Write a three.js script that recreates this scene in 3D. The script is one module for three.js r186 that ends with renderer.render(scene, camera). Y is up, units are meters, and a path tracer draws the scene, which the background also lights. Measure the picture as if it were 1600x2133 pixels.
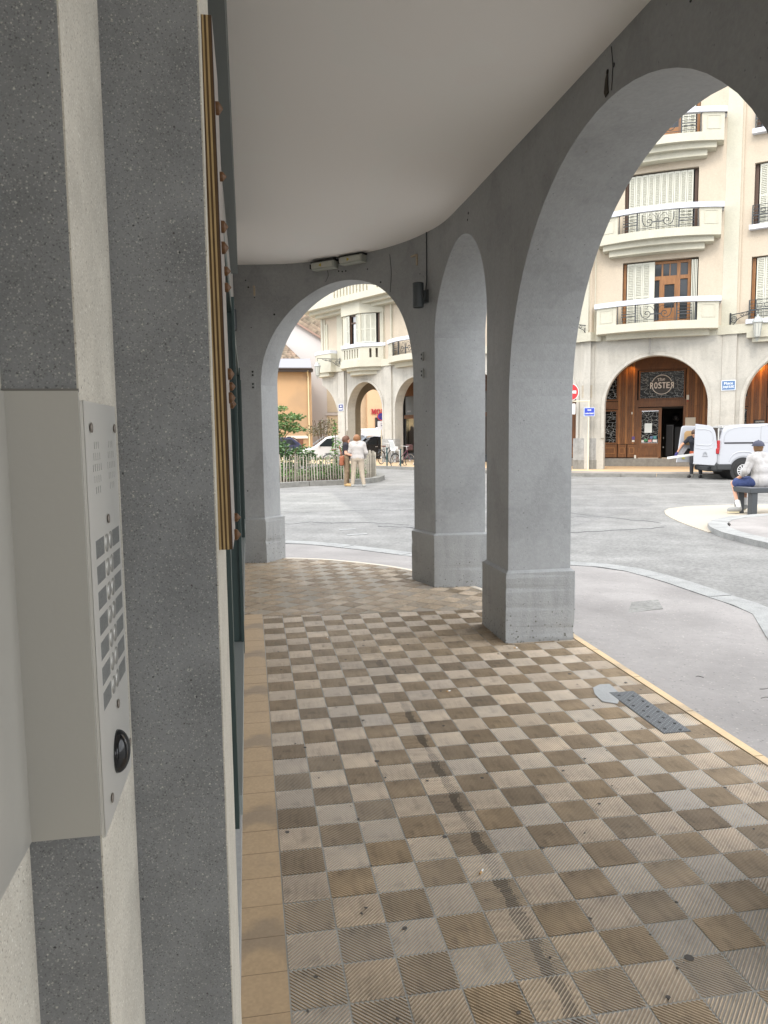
import * as THREE from 'three';
import { mergeGeometries, mergeVertices } from 'three/addons/utils/BufferGeometryUtils.js';
import { RoundedBoxGeometry } from 'three/addons/geometries/RoundedBoxGeometry.js';
import { MarchingCubes } from 'three/addons/objects/MarchingCubes.js';
import { FontLoader } from 'three/addons/loaders/FontLoader.js';
import { TextGeometry } from 'three/addons/geometries/TextGeometry.js';

// ---------------------------------------------------------------- camera, sky, sun, exposure
const scene = new THREE.Scene();
const camera = new THREE.PerspectiveCamera(67.376, 768 / 1024, 0.05, 400);
camera.rotation.order = 'YXZ';
camera.position.set(0, 1.68, 0);
camera.rotation.set(-0.10234, -0.171327, -0.012158);
const renderer = new THREE.WebGLRenderer({ antialias: true });
renderer.setSize(768, 1024);
renderer.toneMapping = THREE.LinearToneMapping;
renderer.toneMappingExposure = 3.2;
renderer.shadowMap.enabled = true;
renderer.shadowMap.type = THREE.PCFSoftShadowMap;
{ // overcast sky: brighter towards the zenith, a little bluish, soft cloud mottling
  const w = 512, h = 256, d = new Float32Array(w * h * 4);
  for (let j = 0; j < h; j++) for (let i = 0; i < w; i++) {
    const el = ((j + 0.5) / h - 0.5) * Math.PI, az = (i / w) * Math.PI * 2, s = Math.sin(el);
    const c = 1 + 0.07 * Math.sin(az * 3 + 4 * s) + 0.05 * Math.sin(az * 7 - 9 * s + 1) + 0.04 * Math.sin(az * 2 + 13 * s);
    const L = s > 0 ? (0.8 + 0.4 * s) * c : 0.22;
    const k = (j * w + i) * 4; d[k] = L * 0.97; d[k + 1] = L * 1.0; d[k + 2] = L * 1.045; d[k + 3] = 1;
  }
  const t = new THREE.DataTexture(d, w, h, THREE.RGBAFormat, THREE.FloatType);
  t.mapping = THREE.EquirectangularReflectionMapping; t.magFilter = THREE.LinearFilter; t.minFilter = THREE.LinearFilter; t.needsUpdate = true;
  scene.background = t; scene.environment = t;
}
const sun = new THREE.DirectionalLight(0xfff3e2, 0.55);
sun.position.set(-9, 30, 12); sun.target.position.set(6, 0, -18);
sun.castShadow = true; sun.shadow.radius = 34; sun.shadow.mapSize.set(2048, 2048);
Object.assign(sun.shadow.camera, { left: -45, right: 45, top: 45, bottom: -45, near: 1, far: 120 });
scene.add(sun, sun.target);

// ---------------------------------------------------------------- helpers
let seed = 7;
const rnd = () => { seed = (seed + 0x6d2b79f5) | 0; let t = Math.imul(seed ^ (seed >>> 15), 1 | seed); t = (t + Math.imul(t ^ (t >>> 7), 61 | t)) ^ t; return ((t ^ (t >>> 14)) >>> 0) / 4294967296; };
const rr = (a, b) => a + (b - a) * rnd();
const V = (x, y, z) => new THREE.Vector3(x, y, z);
const PI = Math.PI, clamp = (x, a, b) => Math.min(b, Math.max(a, x)), mix = (a, b, t) => a + (b - a) * t;
const sm = (a, b, x) => { const t = clamp((x - a) / (b - a), 0, 1); return t * t * (3 - 2 * t); };
const names = new Map();
function numbered(n) { const k = names.get(n) || 0; names.set(n, k + 1); return k ? n + '_' + String(k).padStart(3, '0') : n; }
function thing(name, label, category, pos = [0, 0, 0], ry = 0, group) {
  const o = new THREE.Group(); o.name = numbered(name); o.position.set(...pos); o.rotation.y = ry; scene.add(o);
  o.userData = { label, category }; if (group) o.userData.group = group; return o;
}
function struct(name, label) { const o = new THREE.Group(); o.name = numbered(name); scene.add(o); o.userData = { kind: 'structure', label }; return o; }
// box-projected uv in metres
function uvm(g) {
  const p = g.attributes.position, n = g.attributes.normal, uv = new Float32Array(p.count * 2);
  for (let i = 0; i < p.count; i++) {
    const ax = Math.abs(n.getX(i)), ay = Math.abs(n.getY(i)), az = Math.abs(n.getZ(i));
    if (ay >= ax && ay >= az) { uv[2 * i] = p.getX(i); uv[2 * i + 1] = p.getZ(i); }
    else if (ax >= az) { uv[2 * i] = p.getZ(i); uv[2 * i + 1] = p.getY(i); }
    else { uv[2 * i] = p.getX(i); uv[2 * i + 1] = p.getY(i); }
  }
  g.setAttribute('uv', new THREE.BufferAttribute(uv, 2)); return g;
}
function flat(g) {
  if (g.index) g = g.toNonIndexed();
  if (!g.attributes.normal) g.computeVertexNormals();
  return g;
}
function merge(list, keepUV) {
  list = (Array.isArray(list) ? list.flat(9) : [list]).filter(Boolean).map(flat);
  const col = list.some((g) => g.attributes.color);
  for (const g of list) {
    if (!keepUV && !g.userData.uv) uvm(g);
    for (const k of Object.keys(g.attributes)) if (!['position', 'normal', 'uv', 'color'].includes(k)) g.deleteAttribute(k);
    if (!g.attributes.uv) uvm(g);
    if (col && !g.attributes.color) g.setAttribute('color', new THREE.BufferAttribute(new Float32Array(g.attributes.position.count * 3).fill(1), 3));
    g.morphAttributes = {};
  }
  return list.length === 1 ? list[0] : mergeGeometries(list);
}
function M(geos, mat, name, parent, label) {
  const m = new THREE.Mesh(merge(geos), mat); m.name = name; m.castShadow = m.receiveShadow = true;
  (parent || scene).add(m); if (label) m.userData.label = label; return m;
}
const kuv = (g) => { g.userData.uv = 1; return g; };
const bx = (w, h, d, x = 0, y = 0, z = 0, ry = 0) => { const g = new THREE.BoxGeometry(w, h, d); if (ry) g.rotateY(ry); return g.translate(x, y, z); };
const rb = (w, h, d, r, x = 0, y = 0, z = 0, s = 2) => new RoundedBoxGeometry(w, h, d, s, r).translate(x, y, z);
const cy = (r1, r2, h, x = 0, y = 0, z = 0, s = 20, open = false) => new THREE.CylinderGeometry(r1, r2, h, s, 1, open).translate(x, y, z);
const sph = (r, x = 0, y = 0, z = 0, sx = 1, sy = 1, sz = 1, s = 16) => new THREE.SphereGeometry(r, s, Math.max(8, s * 0.7 | 0)).scale(sx, sy, sz).translate(x, y, z);
const tor = (R, r, x = 0, y = 0, z = 0, s = 28, a = PI * 2) => new THREE.TorusGeometry(R, r, 8, s, a).translate(x, y, z);
function tube(pts, r, n = 0, rs = 6, closed = false) { const c = new THREE.CatmullRomCurve3(pts.map((p) => V(...p)), closed, 'centripetal'); return new THREE.TubeGeometry(c, n || pts.length * 4, r, rs, closed); }
function bar(a, b, r, r2 = r, s = 8) {
  const A = V(...a), B = V(...b), L = A.distanceTo(B), g = new THREE.CylinderGeometry(r2, r, L, s);
  g.applyQuaternion(new THREE.Quaternion().setFromUnitVectors(V(0, 1, 0), B.clone().sub(A).normalize())); const m = A.add(B).multiplyScalar(0.5); return g.translate(m.x, m.y, m.z);
}
function beam(a, b, w, h) { // rectangular bar between two points
  const A = V(...a), B = V(...b), L = A.distanceTo(B), g = new THREE.BoxGeometry(w, h, L), m = new THREE.Matrix4().lookAt(A, B, Math.abs(A.x - B.x) + Math.abs(A.z - B.z) < 1e-4 ? V(1, 0, 0) : V(0, 1, 0));
  g.applyMatrix4(m); A.add(B).multiplyScalar(0.5); return g.translate(A.x, A.y, A.z);
}
function ext(pts, depth, bev = 0, holes = [], off = 0) { // extrude an outline in xy along z
  const s = pts instanceof THREE.Shape ? pts : new THREE.Shape(pts.map((p) => new THREE.Vector2(...p)));
  for (const h of holes) s.holes.push(h instanceof THREE.Path ? h : new THREE.Path(h.map((p) => new THREE.Vector2(...p))));
  return new THREE.ExtrudeGeometry(s, { depth, bevelEnabled: bev > 0, bevelSize: bev, bevelOffset: off, bevelThickness: bev, bevelSegments: 2, curveSegments: 20 });
}
function plan(pts, y0, y1) { // prism over a plan outline of [x, z]
  const s = new THREE.Shape(pts.map(([x, z]) => new THREE.Vector2(x, -z)));
  return new THREE.ExtrudeGeometry(s, { depth: y1 - y0, bevelEnabled: false }).rotateX(-PI / 2).translate(0, y0, 0);
}
function rrect(w, h, r, x = 0, y = 0) {
  const s = new THREE.Shape(), a = x - w / 2, b = y - h / 2;
  s.moveTo(a + r, b); s.lineTo(a + w - r, b); s.absarc(a + w - r, b + r, r, -PI / 2, 0); s.lineTo(a + w, b + h - r); s.absarc(a + w - r, b + h - r, r, 0, PI / 2);
  s.lineTo(a + r, b + h); s.absarc(a + r, b + h - r, r, PI / 2, PI); s.lineTo(a, b + r); s.absarc(a + r, b + r, r, PI, PI * 1.5); return s;
}
function quads(list) { // [[a,b,c,d] , ...] with optional uv quadruple
  const p = [], uv = [];
  for (const q of list) { const [a, b, c, d, t] = q; for (const k of [0, 1, 2, 0, 2, 3]) { p.push(...q[k]); const w = t ? t[k] : [0, 0]; uv.push(...w); } }
  const g = new THREE.BufferGeometry(); g.setAttribute('position', new THREE.Float32BufferAttribute(p, 3)); g.setAttribute('uv', new THREE.Float32BufferAttribute(uv, 2)); g.computeVertexNormals(); return kuv(g);
}
const font = await new FontLoader().loadAsync('fonts/droid/droid_sans_bold.typeface.json');
const fontSerif = await new FontLoader().loadAsync('fonts/droid/droid_serif_bold.typeface.json');
function text(s, size, depth = 0.01, f = font) { const g = new TextGeometry(s, { font: f, size, depth, curveSegments: 4 }); g.computeBoundingBox(); const b = g.boundingBox; return g.translate(-(b.max.x + b.min.x) / 2, -(b.max.y + b.min.y) / 2, 0); }

// ---------------------------------------------------------------- procedural textures
const hash = (x, y, k) => { let h = Math.imul(x | 0, 374761393) ^ Math.imul(y | 0, 668265263) ^ Math.imul(k | 0, 2147483647 - 97); h = Math.imul(h ^ (h >>> 13), 1274126177); return ((h ^ (h >>> 16)) >>> 0) / 4294967296; };
function vn(x, y, per, k) { const xi = Math.floor(x), yi = Math.floor(y), f = x - xi, g = y - yi, u = f * f * (3 - 2 * f), v = g * g * (3 - 2 * g), m = (a) => ((a % per) + per) % per; const a = hash(m(xi), m(yi), k), b = hash(m(xi + 1), m(yi), k), c = hash(m(xi), m(yi + 1), k), d = hash(m(xi + 1), m(yi + 1), k); return a + (b - a) * u + (c - a) * v + (a - b - c + d) * u * v; }
function fbm(u, v, per, oct, k = 1) { let s = 0, a = 0.5, n = 0; for (let i = 0; i < oct; i++) { s += a * vn(u * per, v * per, per, k + i); n += a; per *= 2; a *= 0.5; } return s / n; }
const s8 = (c) => { c = clamp(c, 0, 1); return 255 * (c <= 0.0031308 ? 12.92 * c : 1.055 * Math.pow(c, 1 / 2.4) - 0.055); };
function tex(size, fn, rep, srgb = true) { // fn(u, v) -> linear [r,g,b] or a grey; rep: metres covered
  const w = size, d = new Uint8Array(w * w * 4);
  for (let j = 0; j < w; j++) for (let i = 0; i < w; i++) { const c = fn(i / w, j / w, i, j), k = (j * w + i) * 4, a = typeof c === 'number' ? [c, c, c] : c; for (let q = 0; q < 3; q++) d[k + q] = srgb ? s8(a[q]) : clamp(a[q], 0, 1) * 255; d[k + 3] = 255; }
  const t = new THREE.DataTexture(d, w, w, THREE.RGBAFormat); t.wrapS = t.wrapT = THREE.RepeatWrapping; t.magFilter = THREE.LinearFilter; t.minFilter = THREE.LinearMipmapLinearFilter; t.generateMipmaps = true;
  if (srgb) t.colorSpace = THREE.SRGBColorSpace; t.repeat.set(1 / rep, 1 / rep); t.needsUpdate = true; return t;
}
function canvasTex(w, h, draw) { const c = document.createElement('canvas'); c.width = w; c.height = h; draw(c.getContext('2d'), w, h); const t = new THREE.CanvasTexture(c); t.colorSpace = THREE.SRGBColorSpace; t.magFilter = THREE.LinearFilter; return t; }
const S = (o) => new THREE.MeshStandardMaterial(o);
const lin = (r, g, b) => new THREE.Color().setRGB(r, g, b);
const flatM = (r, g, b, rough = 0.7, metal = 0) => S({ color: lin(r, g, b), roughness: rough, metalness: metal });
// chips scattered in a binder: terrazzo, washed concrete
function chips(size, base, var_, sets, k) {
  const a = new Float32Array(size * size * 3);
  for (let j = 0; j < size; j++) for (let i = 0; i < size; i++) { const n = 1 + var_ * (fbm(i / size, j / size, 8, 6, k) - 0.5) * 2, q = (j * size + i) * 3; a[q] = base[0] * n; a[q + 1] = base[1] * n; a[q + 2] = base[2] * n; }
  for (const [count, r0, r1, pal] of sets) for (let c = 0; c < count; c++) {
    const x = rnd() * size, y = rnd() * size, r = mix(r0, r1, rnd() ** 2), e = rr(0.55, 1), th = rnd() * PI, col = pal[rnd() * pal.length | 0], L = rr(0.75, 1.15), ct = Math.cos(th), st = Math.sin(th), R = Math.ceil(r) + 1, ph = rnd() * 6;
    for (let dy = -R; dy <= R; dy++) for (let dx = -R; dx <= R; dx++) {
      const px = dx + Math.floor(x) - x, py = dy + Math.floor(y) - y, u = px * ct + py * st, v = (py * ct - px * st) / e, ang = Math.atan2(v, u), rad = Math.hypot(u, v) / (1 + 0.18 * Math.sin(3 * ang + ph) + 0.1 * Math.sin(5 * ang - ph));
      const al = clamp(r - rad + 0.5, 0, 1); if (al <= 0) continue;
      const q = ((((Math.floor(y) + dy) % size + size) % size) * size + ((Math.floor(x) + dx) % size + size) % size) * 3;
      for (let z = 0; z < 3; z++) a[q + z] = mix(a[q + z], col[z] * L, al * 0.9);
    }
  }
  return (u, v, i, j) => { const q = (j * size + i) * 3; return [a[q], a[q + 1], a[q + 2]]; };
}
// ---------------------------------------------------------------- materials
const T = {};
T.dark = tex(1024, chips(1024, [0.225, 0.228, 0.229], 0.3, [[75000, 0.5, 1.6, [[0.34, 0.34, 0.325], [0.26, 0.263, 0.262], [0.44, 0.43, 0.4], [0.1, 0.101, 0.102], [0.14, 0.14, 0.14]]], [6000, 0.9, 2.3, [[0.46, 0.45, 0.41], [0.36, 0.36, 0.34], [0.54, 0.52, 0.46], [0.1, 0.1, 0.1]]], [160, 0.8, 2.6, [[0.02, 0.02, 0.02], [0.06, 0.045, 0.04]]]], 11), 0.5);
T.light = tex(1024, chips(1024, [0.57, 0.53, 0.45], 0.2, [[34000, 0.7, 2.6, [[0.72, 0.68, 0.59], [0.46, 0.41, 0.34], [0.78, 0.75, 0.67], [0.38, 0.33, 0.27]]], [900, 1, 4, [[0.3, 0.26, 0.21], [0.7, 0.68, 0.6]]], [420, 0.7, 2, [[0.12, 0.1, 0.08]]]], 23), 0.42);
T.grain = tex(512, (u, v) => 0.5 + 0.5 * (fbm(u, v, 64, 3, 5) - 0.5) + 0.3 * (fbm(u, v, 8, 3, 9) - 0.5), 0.5, false);
const conc = (b, amt, k, pits = 500, rust = 0) => {
  const f = chips(1024, [0, 0, 0], 0, [[pits, 0.6, 2.6, [[1, 1, 1]]]], k), f2 = rust ? chips(1024, [0, 0, 0], 0, [[rust, 1, 5, [[1, 1, 1]]]], k + 1) : null;
  return (u, v, i, j) => { const n = fbm(u, v, 4, 6, k) - 0.5, m = fbm(u, v, 3, 3, k + 40) - 0.5 + 0.9 * (vn(u * 36 + 2 * fbm(u, v, 6, 2, k + 9), v * 3, 36, k + 60) - 0.5) * sm(0.45, 0.7, fbm(u, v, 3, 3, k + 70)) - 0.5 * sm(0.6, 0.72, fbm(u, v, 7, 4, k + 80)), fine = fbm(u, v, 128, 2, k + 3) - 0.5; let s = 1 + amt * (n * 1.1 + m * 0.8) + fine * 0.16; const p = f(u, v, i, j)[0] * 0.5; s *= 1 - clamp(p, 0, 0.6); const r = f2 ? clamp(f2(u, v, i, j)[0], 0, 1) * 0.5 : 0; return [mix(b[0] * s, 0.17, r), mix(b[1] * s, 0.1, r), mix(b[2] * s, 0.05, r)]; };
};
T.conc = tex(1024, conc([0.335, 0.341, 0.34], 0.19, 31, 330, 16), 2.2);
T.plinth = tex(1024, conc([0.34, 0.345, 0.34], 0.19, 37, 700, 8), 1.3);
T.ceil = tex(256, (u, v) => { const s = 1 + 0.03 * (fbm(u, v, 3, 4, 41) - 0.5); return [0.88 * s, 0.85 * s, 0.81 * s]; }, 5);
T.stone = tex(1024, conc([0.43, 0.41, 0.365], 0.22, 51, 500, 22), 3.4);
T.tile = tex(512, conc([0.535, 0.44, 0.335], 0.36, 61, 500), 0.34);
T.border = tex(512, (u, v, i, j) => { const n = fbm(u, v, 3, 5, 65), d = sm(0.5, 0.75, fbm(u, v, 5, 5, 71)), f = 1 + (fbm(u, v, 90, 2, 4) - 0.5) * 0.2; return [mix(0.39 + 0.12 * n, 0.24, d * 0.6) * f, mix(0.275 + 0.09 * n, 0.19, d * 0.6) * f, mix(0.16 + 0.06 * n, 0.14, d * 0.6) * f]; }, 0.8);
const MT = {
  dark: S({ map: T.dark, roughness: 0.55, bumpMap: T.grain, bumpScale: 0.0012 }), light: S({ map: T.light, roughness: 0.8, bumpMap: T.grain, bumpScale: 0.0015 }),
  conc: S({ side: 2, map: T.conc, roughness: 0.62, bumpMap: T.grain, bumpScale: 0.002 }), plinth: S({ side: 2, map: T.plinth, roughness: 0.65, bumpMap: T.grain, bumpScale: 0.003 }),
  ceil: S({ map: T.ceil, roughness: 0.9 }), stone: S({ map: T.stone, roughness: 0.9, bumpMap: T.grain, bumpScale: 0.004 }),
  grout: flatM(0.4, 0.39, 0.36, 0.95), border: S({ map: T.border, roughness: 0.5 }), yellow: S({ map: T.border, color: lin(1.3, 1.32, 1.25), roughness: 0.6 }),
  black: flatM(0.012, 0.012, 0.013, 0.6), gloss: flatM(0.01, 0.01, 0.011, 0.12), steel: S({ color: lin(0.7, 0.68, 0.63), metalness: 0.55, roughness: 0.42, bumpMap: T.grain, bumpScale: 0.0002 }),
  housing: S({ color: lin(0.475, 0.455, 0.41), metalness: 0.35, roughness: 0.5, bumpMap: T.grain, bumpScale: 0.0003 }), dgreen: flatM(0.05, 0.078, 0.073, 0.45), sill: flatM(0.42, 0.45, 0.44, 0.4, 0.3),
  wallw: S({ map: T.ceil, color: lin(0.55, 0.55, 0.54), roughness: 0.9 }), glass: S({ color: lin(0.02, 0.025, 0.028), roughness: 0.04, metalness: 0 }), iron: flatM(0.035, 0.04, 0.045, 0.5), white: flatM(0.78, 0.78, 0.76, 0.6),
};
const tileM = [];
for (let k = 0; k < 10; k++) { const w = 0.8 + k * 0.03, c = rr(-0.06, 0.06); tileM.push(S({ map: T.tile, color: lin(w * (1 + c * 0.4), w, w * (1 - c)), vertexColors: true, roughness: 0.45 })); }
const tileD = tileM.map((m) => { const q = m.clone(); q.color.multiply(lin(0.98, 0.97, 0.945)); return q; });

// ---------------------------------------------------------------- the arcade: a curved wall of round arches
// path of the inner face seen from above, sampled by arc length
function pathOf(pts, n = 900) {
  const c = new THREE.CatmullRomCurve3(pts.map(([x, z]) => V(x, 0, z)), false, 'centripetal'), q = c.getSpacedPoints(n), L = c.getLength(), h = L / n;
  const at = (s) => { const f = clamp(s / h, 0, n - 1e-6), i = Math.floor(f), a = q[i], b = q[i + 1], t = f - i, d = b.clone().sub(a).normalize(); return { x: mix(a.x, b.x, t), z: mix(a.z, b.z, t), nx: -d.z, nz: d.x }; };
  const near = (x, z) => { let best = 0, bd = 1e9; q.forEach((p, i) => { const e = (p.x - x) ** 2 + (p.z - z) ** 2; if (e < bd) { bd = e; best = i; } }); return best * h; };
  return { at, near, L };
}
// wall with arched openings; opens: {a, b, spring, top, ax} in arc length; returns faces, and the pier footprints
function archWall(path, opens, s0, s1, yTop, thk, floorY) {
  const thick = (s) => (typeof thk === 'function' ? thk(s) : thk);
  const ss = new Set();
  const off = (s) => {
    const p = path.at(s); let a = [p.nx, p.nz];
    for (let i = 0; i < opens.length; i++) { const o = opens[i]; if (o.ax && s >= o.a - 1e-6 && s <= o.b + 1e-6) a = o.ax; else { const n = opens[i + 1]; if (n && s > o.b && s < n.a) { const t = (s - o.b) / (n.a - o.b), A = o.ax || a, B = n.ax || a; a = [mix(A[0], B[0], t), mix(A[1], B[1], t)]; } } }
    const k = thick(s) / (a[0] * p.nx + a[1] * p.nz); return [p.x + a[0] * k, p.z + a[1] * k];
  };
  for (let s = s0; s < s1; s += 0.16) ss.add(s); ss.add(s1);
  for (const o of opens) { for (const s of [...ss]) if (s >= o.a && s <= o.b) ss.delete(s); for (let k = 0; k <= 36; k++) ss.add((o.a + o.b) / 2 - (o.b - o.a) / 2 * Math.cos(k / 36 * PI)); }
  const S_ = [...ss].sort((a, b) => a - b).filter((s, i, l) => !i || s - l[i - 1] > 1e-5), Q = [];
  const inO = (s) => opens.find((o) => s > o.a && s < o.b), arc = (o, s) => { const hw = (o.b - o.a) / 2, c = (o.a + o.b) / 2, r = o.top - o.spring; return o.spring + r * Math.sqrt(Math.max(0, 1 - ((s - c) / hw) ** 2)); };
  let run = 0;
  for (let i = 0; i + 1 < S_.length; i++) {
    const a = S_[i], b = S_[i + 1], o = inO((a + b) / 2), A = path.at(a), B = path.at(b), a2 = off(a), b2 = off(b), ya = o ? arc(o, a) : floorY, yb = o ? arc(o, b) : floorY;
    Q.push([[A.x, ya, A.z], [A.x, yTop, A.z], [B.x, yTop, B.z], [B.x, yb, B.z], [[a, ya], [a, yTop], [b, yTop], [b, yb]]]);
    Q.push([[b2[0], yb, b2[1]], [b2[0], yTop, b2[1]], [a2[0], yTop, a2[1]], [a2[0], ya, a2[1]], [[b + 3, yb], [b + 3, yTop], [a + 3, yTop], [a + 3, ya]]]);
    if (o) { const l = Math.hypot(b - a, yb - ya); Q.push([[A.x, ya, A.z], [B.x, yb, B.z], [b2[0], yb, b2[1]], [a2[0], ya, a2[1]], [[run, 1], [run + l, 1], [run + l, 1.5], [run, 1.5]]]); run += l; }
  }
  for (const o of opens) for (const [s, f] of [[o.a, 1], [o.b, -1]]) { const p = path.at(s), q = off(s); Q.push([[p.x, floorY, p.z], [p.x, o.spring, p.z], [q[0], o.spring, q[1]], [q[0], floorY, q[1]], [[s, floorY], [s, o.spring], [s + 0.5, o.spring], [s + 0.5, floorY]]]); }
  const foot = (a, b, g) => { // pier outline between two openings, grown by g
    const n = 5, inner = [], outer = []; for (let k = 0; k <= n; k++) { const s = mix(a, b, k / n), p = path.at(s), q = off(s); inner.push([p.x, p.z]); outer.push([q[0], q[1]]); }
    const pts = [...inner, ...outer.reverse()], N = pts.length, out = [];
    let ar = 0; for (let i = 0; i < N; i++) { const p = pts[i], q = pts[(i + 1) % N]; ar += p[0] * q[1] - q[0] * p[1]; }
    for (let i = 0; i < N; i++) { const p = pts[(i + N - 1) % N], c = pts[i], q = pts[(i + 1) % N]; let d1 = [c[0] - p[0], c[1] - p[1]], d2 = [q[0] - c[0], q[1] - c[1]]; const l1 = Math.hypot(...d1), l2 = Math.hypot(...d2); const sg = ar > 0 ? 1 : -1; const n1 = [d1[1] / l1 * sg, -d1[0] / l1 * sg], n2 = [d2[1] / l2 * sg, -d2[0] / l2 * sg], k = g / (1 + n1[0] * n2[0] + n1[1] * n2[1]); out.push([c[0] + (n1[0] + n2[0]) * k, c[1] + (n1[1] + n2[1]) * k]); }
    return out;
  };
  return { quads: Q, off, foot };
}
// a plinth: vertical sides, then a short chamfer back to the shaft
function plinth(pf, g, y0, y1, ch) { // with slightly worn, chipped corners
  const A = pf(g), B = pf(0.001), Q = [], N = A.length, K = 18, cx = A.reduce((a, p) => a + p[0], 0) / N, cz = A.reduce((a, p) => a + p[1], 0) / N; let u = 0;
  const J = A.map((p, i) => { const q = A[(i + N - 1) % N], r = A[(i + 1) % N], d1 = [p[0] - q[0], p[1] - q[1]], d2 = [r[0] - p[0], r[1] - p[1]], sharp = Math.abs(d1[0] * d2[1] - d1[1] * d2[0]) / (Math.hypot(...d1) * Math.hypot(...d2)) > 0.4; let c = 0; return [...Array(K + 1).keys()].map(() => { c = rnd() < 0.08 ? rr(0.005, 0.013) : c * 0.3; return sharp ? 0.0015 * rnd() + c : 0; }); });
  const pt = (i, k, y) => { const p = A[i], dx = cx - p[0], dz = cz - p[1], l = Math.hypot(dx, dz), o = J[i][k]; return [p[0] + dx / l * o, y, p[1] + dz / l * o]; };
  for (let i = 0; i < N; i++) {
    const m = (i + 1) % N, a = A[i], b = A[m], l = Math.hypot(b[0] - a[0], b[1] - a[1]);
    for (let k = 0; k < K; k++) { const ya = mix(y0, y1, k / K), yb = mix(y0, y1, (k + 1) / K); Q.push([pt(i, k, ya), pt(m, k, ya), pt(m, k + 1, yb), pt(i, k + 1, yb), [[u, ya], [u + l, ya], [u + l, yb], [u, yb]]]); }
    const c = B[m], d = B[i]; Q.push([pt(i, K, y1), pt(m, K, y1), [c[0], y1 + ch, c[1]], [d[0], y1 + ch, d[1]], [[u, y1], [u + l, y1], [u + l, y1 + ch], [u, y1 + ch]]]); u += l;
  }
  return quads(Q);
}
const arcPath = pathOf([[1.91, 9.5], [1.91, 4], [1.91, 0], [1.91, -3], [1.91, -5.5], [1.905, -6.8], [1.885, -7.4], [1.805, -7.79], [1.63, -8.25], [1.365, -8.67], [1.07, -8.97], [0.74, -9.24], [0.44, -9.385], [0.17, -9.445], [-0.1, -9.49], [-0.6, -9.56], [-1.4, -9.6]]);
const sA = (x, z) => arcPath.near(x, z);
const arcade = thing('arcade_building', 'grey concrete arcade building with round arches, white ceiling and terrazzo doorway', 'building');
const arcOpens = [
  { a: sA(1.91, 4.65), b: sA(1.91, 1.65), spring: 1.94, top: 3.43, ax: [1, 0] }, { a: sA(1.91, 1.05), b: sA(1.91, -1.8), spring: 1.94, top: 3.43, ax: [1, 0] },
  { a: sA(1.91, -2.4), b: sA(1.91, -5.53), spring: 1.94, top: 3.41, ax: [1, 0] }, { a: sA(1.905, -6.07), b: sA(1.86, -7.6), spring: 2.62, top: 3.42, ax: [1, 0.05] }, { a: sA(1.735, -8.04), b: sA(0.15, -9.45), spring: 2.27, top: 3.42, ax: [0.62, -0.785] },
];
const AW = archWall(arcPath, arcOpens, 0.02, arcPath.L - 0.02, 3.95, (s) => mix(0.5, 0.29, sm(sA(1.86, -7.6), sA(1.74, -8.04), s)), -0.05);
M(quads(AW.quads), MT.conc, 'arch_wall', arcade);
const piers = []; for (let i = 0; i < arcOpens.length; i++) { const e = arcOpens[i + 1]; piers.push([arcOpens[i].b, e ? e.a : arcOpens[i].b + 1.1]); } piers.push([arcOpens[0].a - 1, arcOpens[0].a]);
for (const [a, b] of piers) { const p = arcPath.at((a + b) / 2), fy = -0.0123 * p.z; M(plinth((g) => AW.foot(a, b, g), 0.028, -0.06, fy + 0.535, 0.02), MT.plinth, 'plinth', arcade); }
{ // ceiling slab and the storeys above it
  const inn = [], out = []; for (let s = 0.02; s < arcPath.L; s += 0.2) { const p = arcPath.at(s), q = AW.off(s); inn.push([p.x + p.nx * 0.12, p.z + p.nz * 0.12]); out.push(q); }
  M(plan([...inn, [-1.4, -9.6], [-1.4, 9.5]], 3.68, 3.93), MT.ceil, 'ceiling', arcade);
  M(plan([...out, [-7, -10.1], [-7, 9.5]], 3.95, 12.5), MT.wallw, 'upper_storeys', arcade);
  M(bx(0.3, 3.95, 1.2, -1.4, 1.9, -9.2), MT.conc, 'end_wall', arcade);
}
{ // splashed dirt on the feet of the pillars
  const g = []; piers.slice(1, 5).forEach(([a, b]) => { const A = AW.foot(a, b, 0.0285), fy = -0.0123 * arcPath.at((a + b) / 2).z, N = A.length; for (let i = 0; i < N; i++) { const p = A[i], q = A[(i + 1) % N], l = Math.hypot(q[0] - p[0], q[1] - p[1]), n = Math.round(l * 110); for (let k = 0; k < n; k++) { const t = rnd(), y = fy + 0.34 * rnd() ** 2.4, r = rr(0.0015, 0.006); g.push(new THREE.CylinderGeometry(r, r, 0.0012, 6).scale(1, 1, rr(0.5, 1.4)).rotateX(PI / 2).rotateZ(rr(0, 3)).rotateY(Math.atan2(q[1] - p[1], -(q[0] - p[0]))).translate(mix(p[0], q[0], t), y, mix(p[1], q[1], t))); } } });
  M(g, flatM(0.13, 0.125, 0.1, 0.9), 'dirt_spot', arcade).userData.kind = 'stuff';
}
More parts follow.
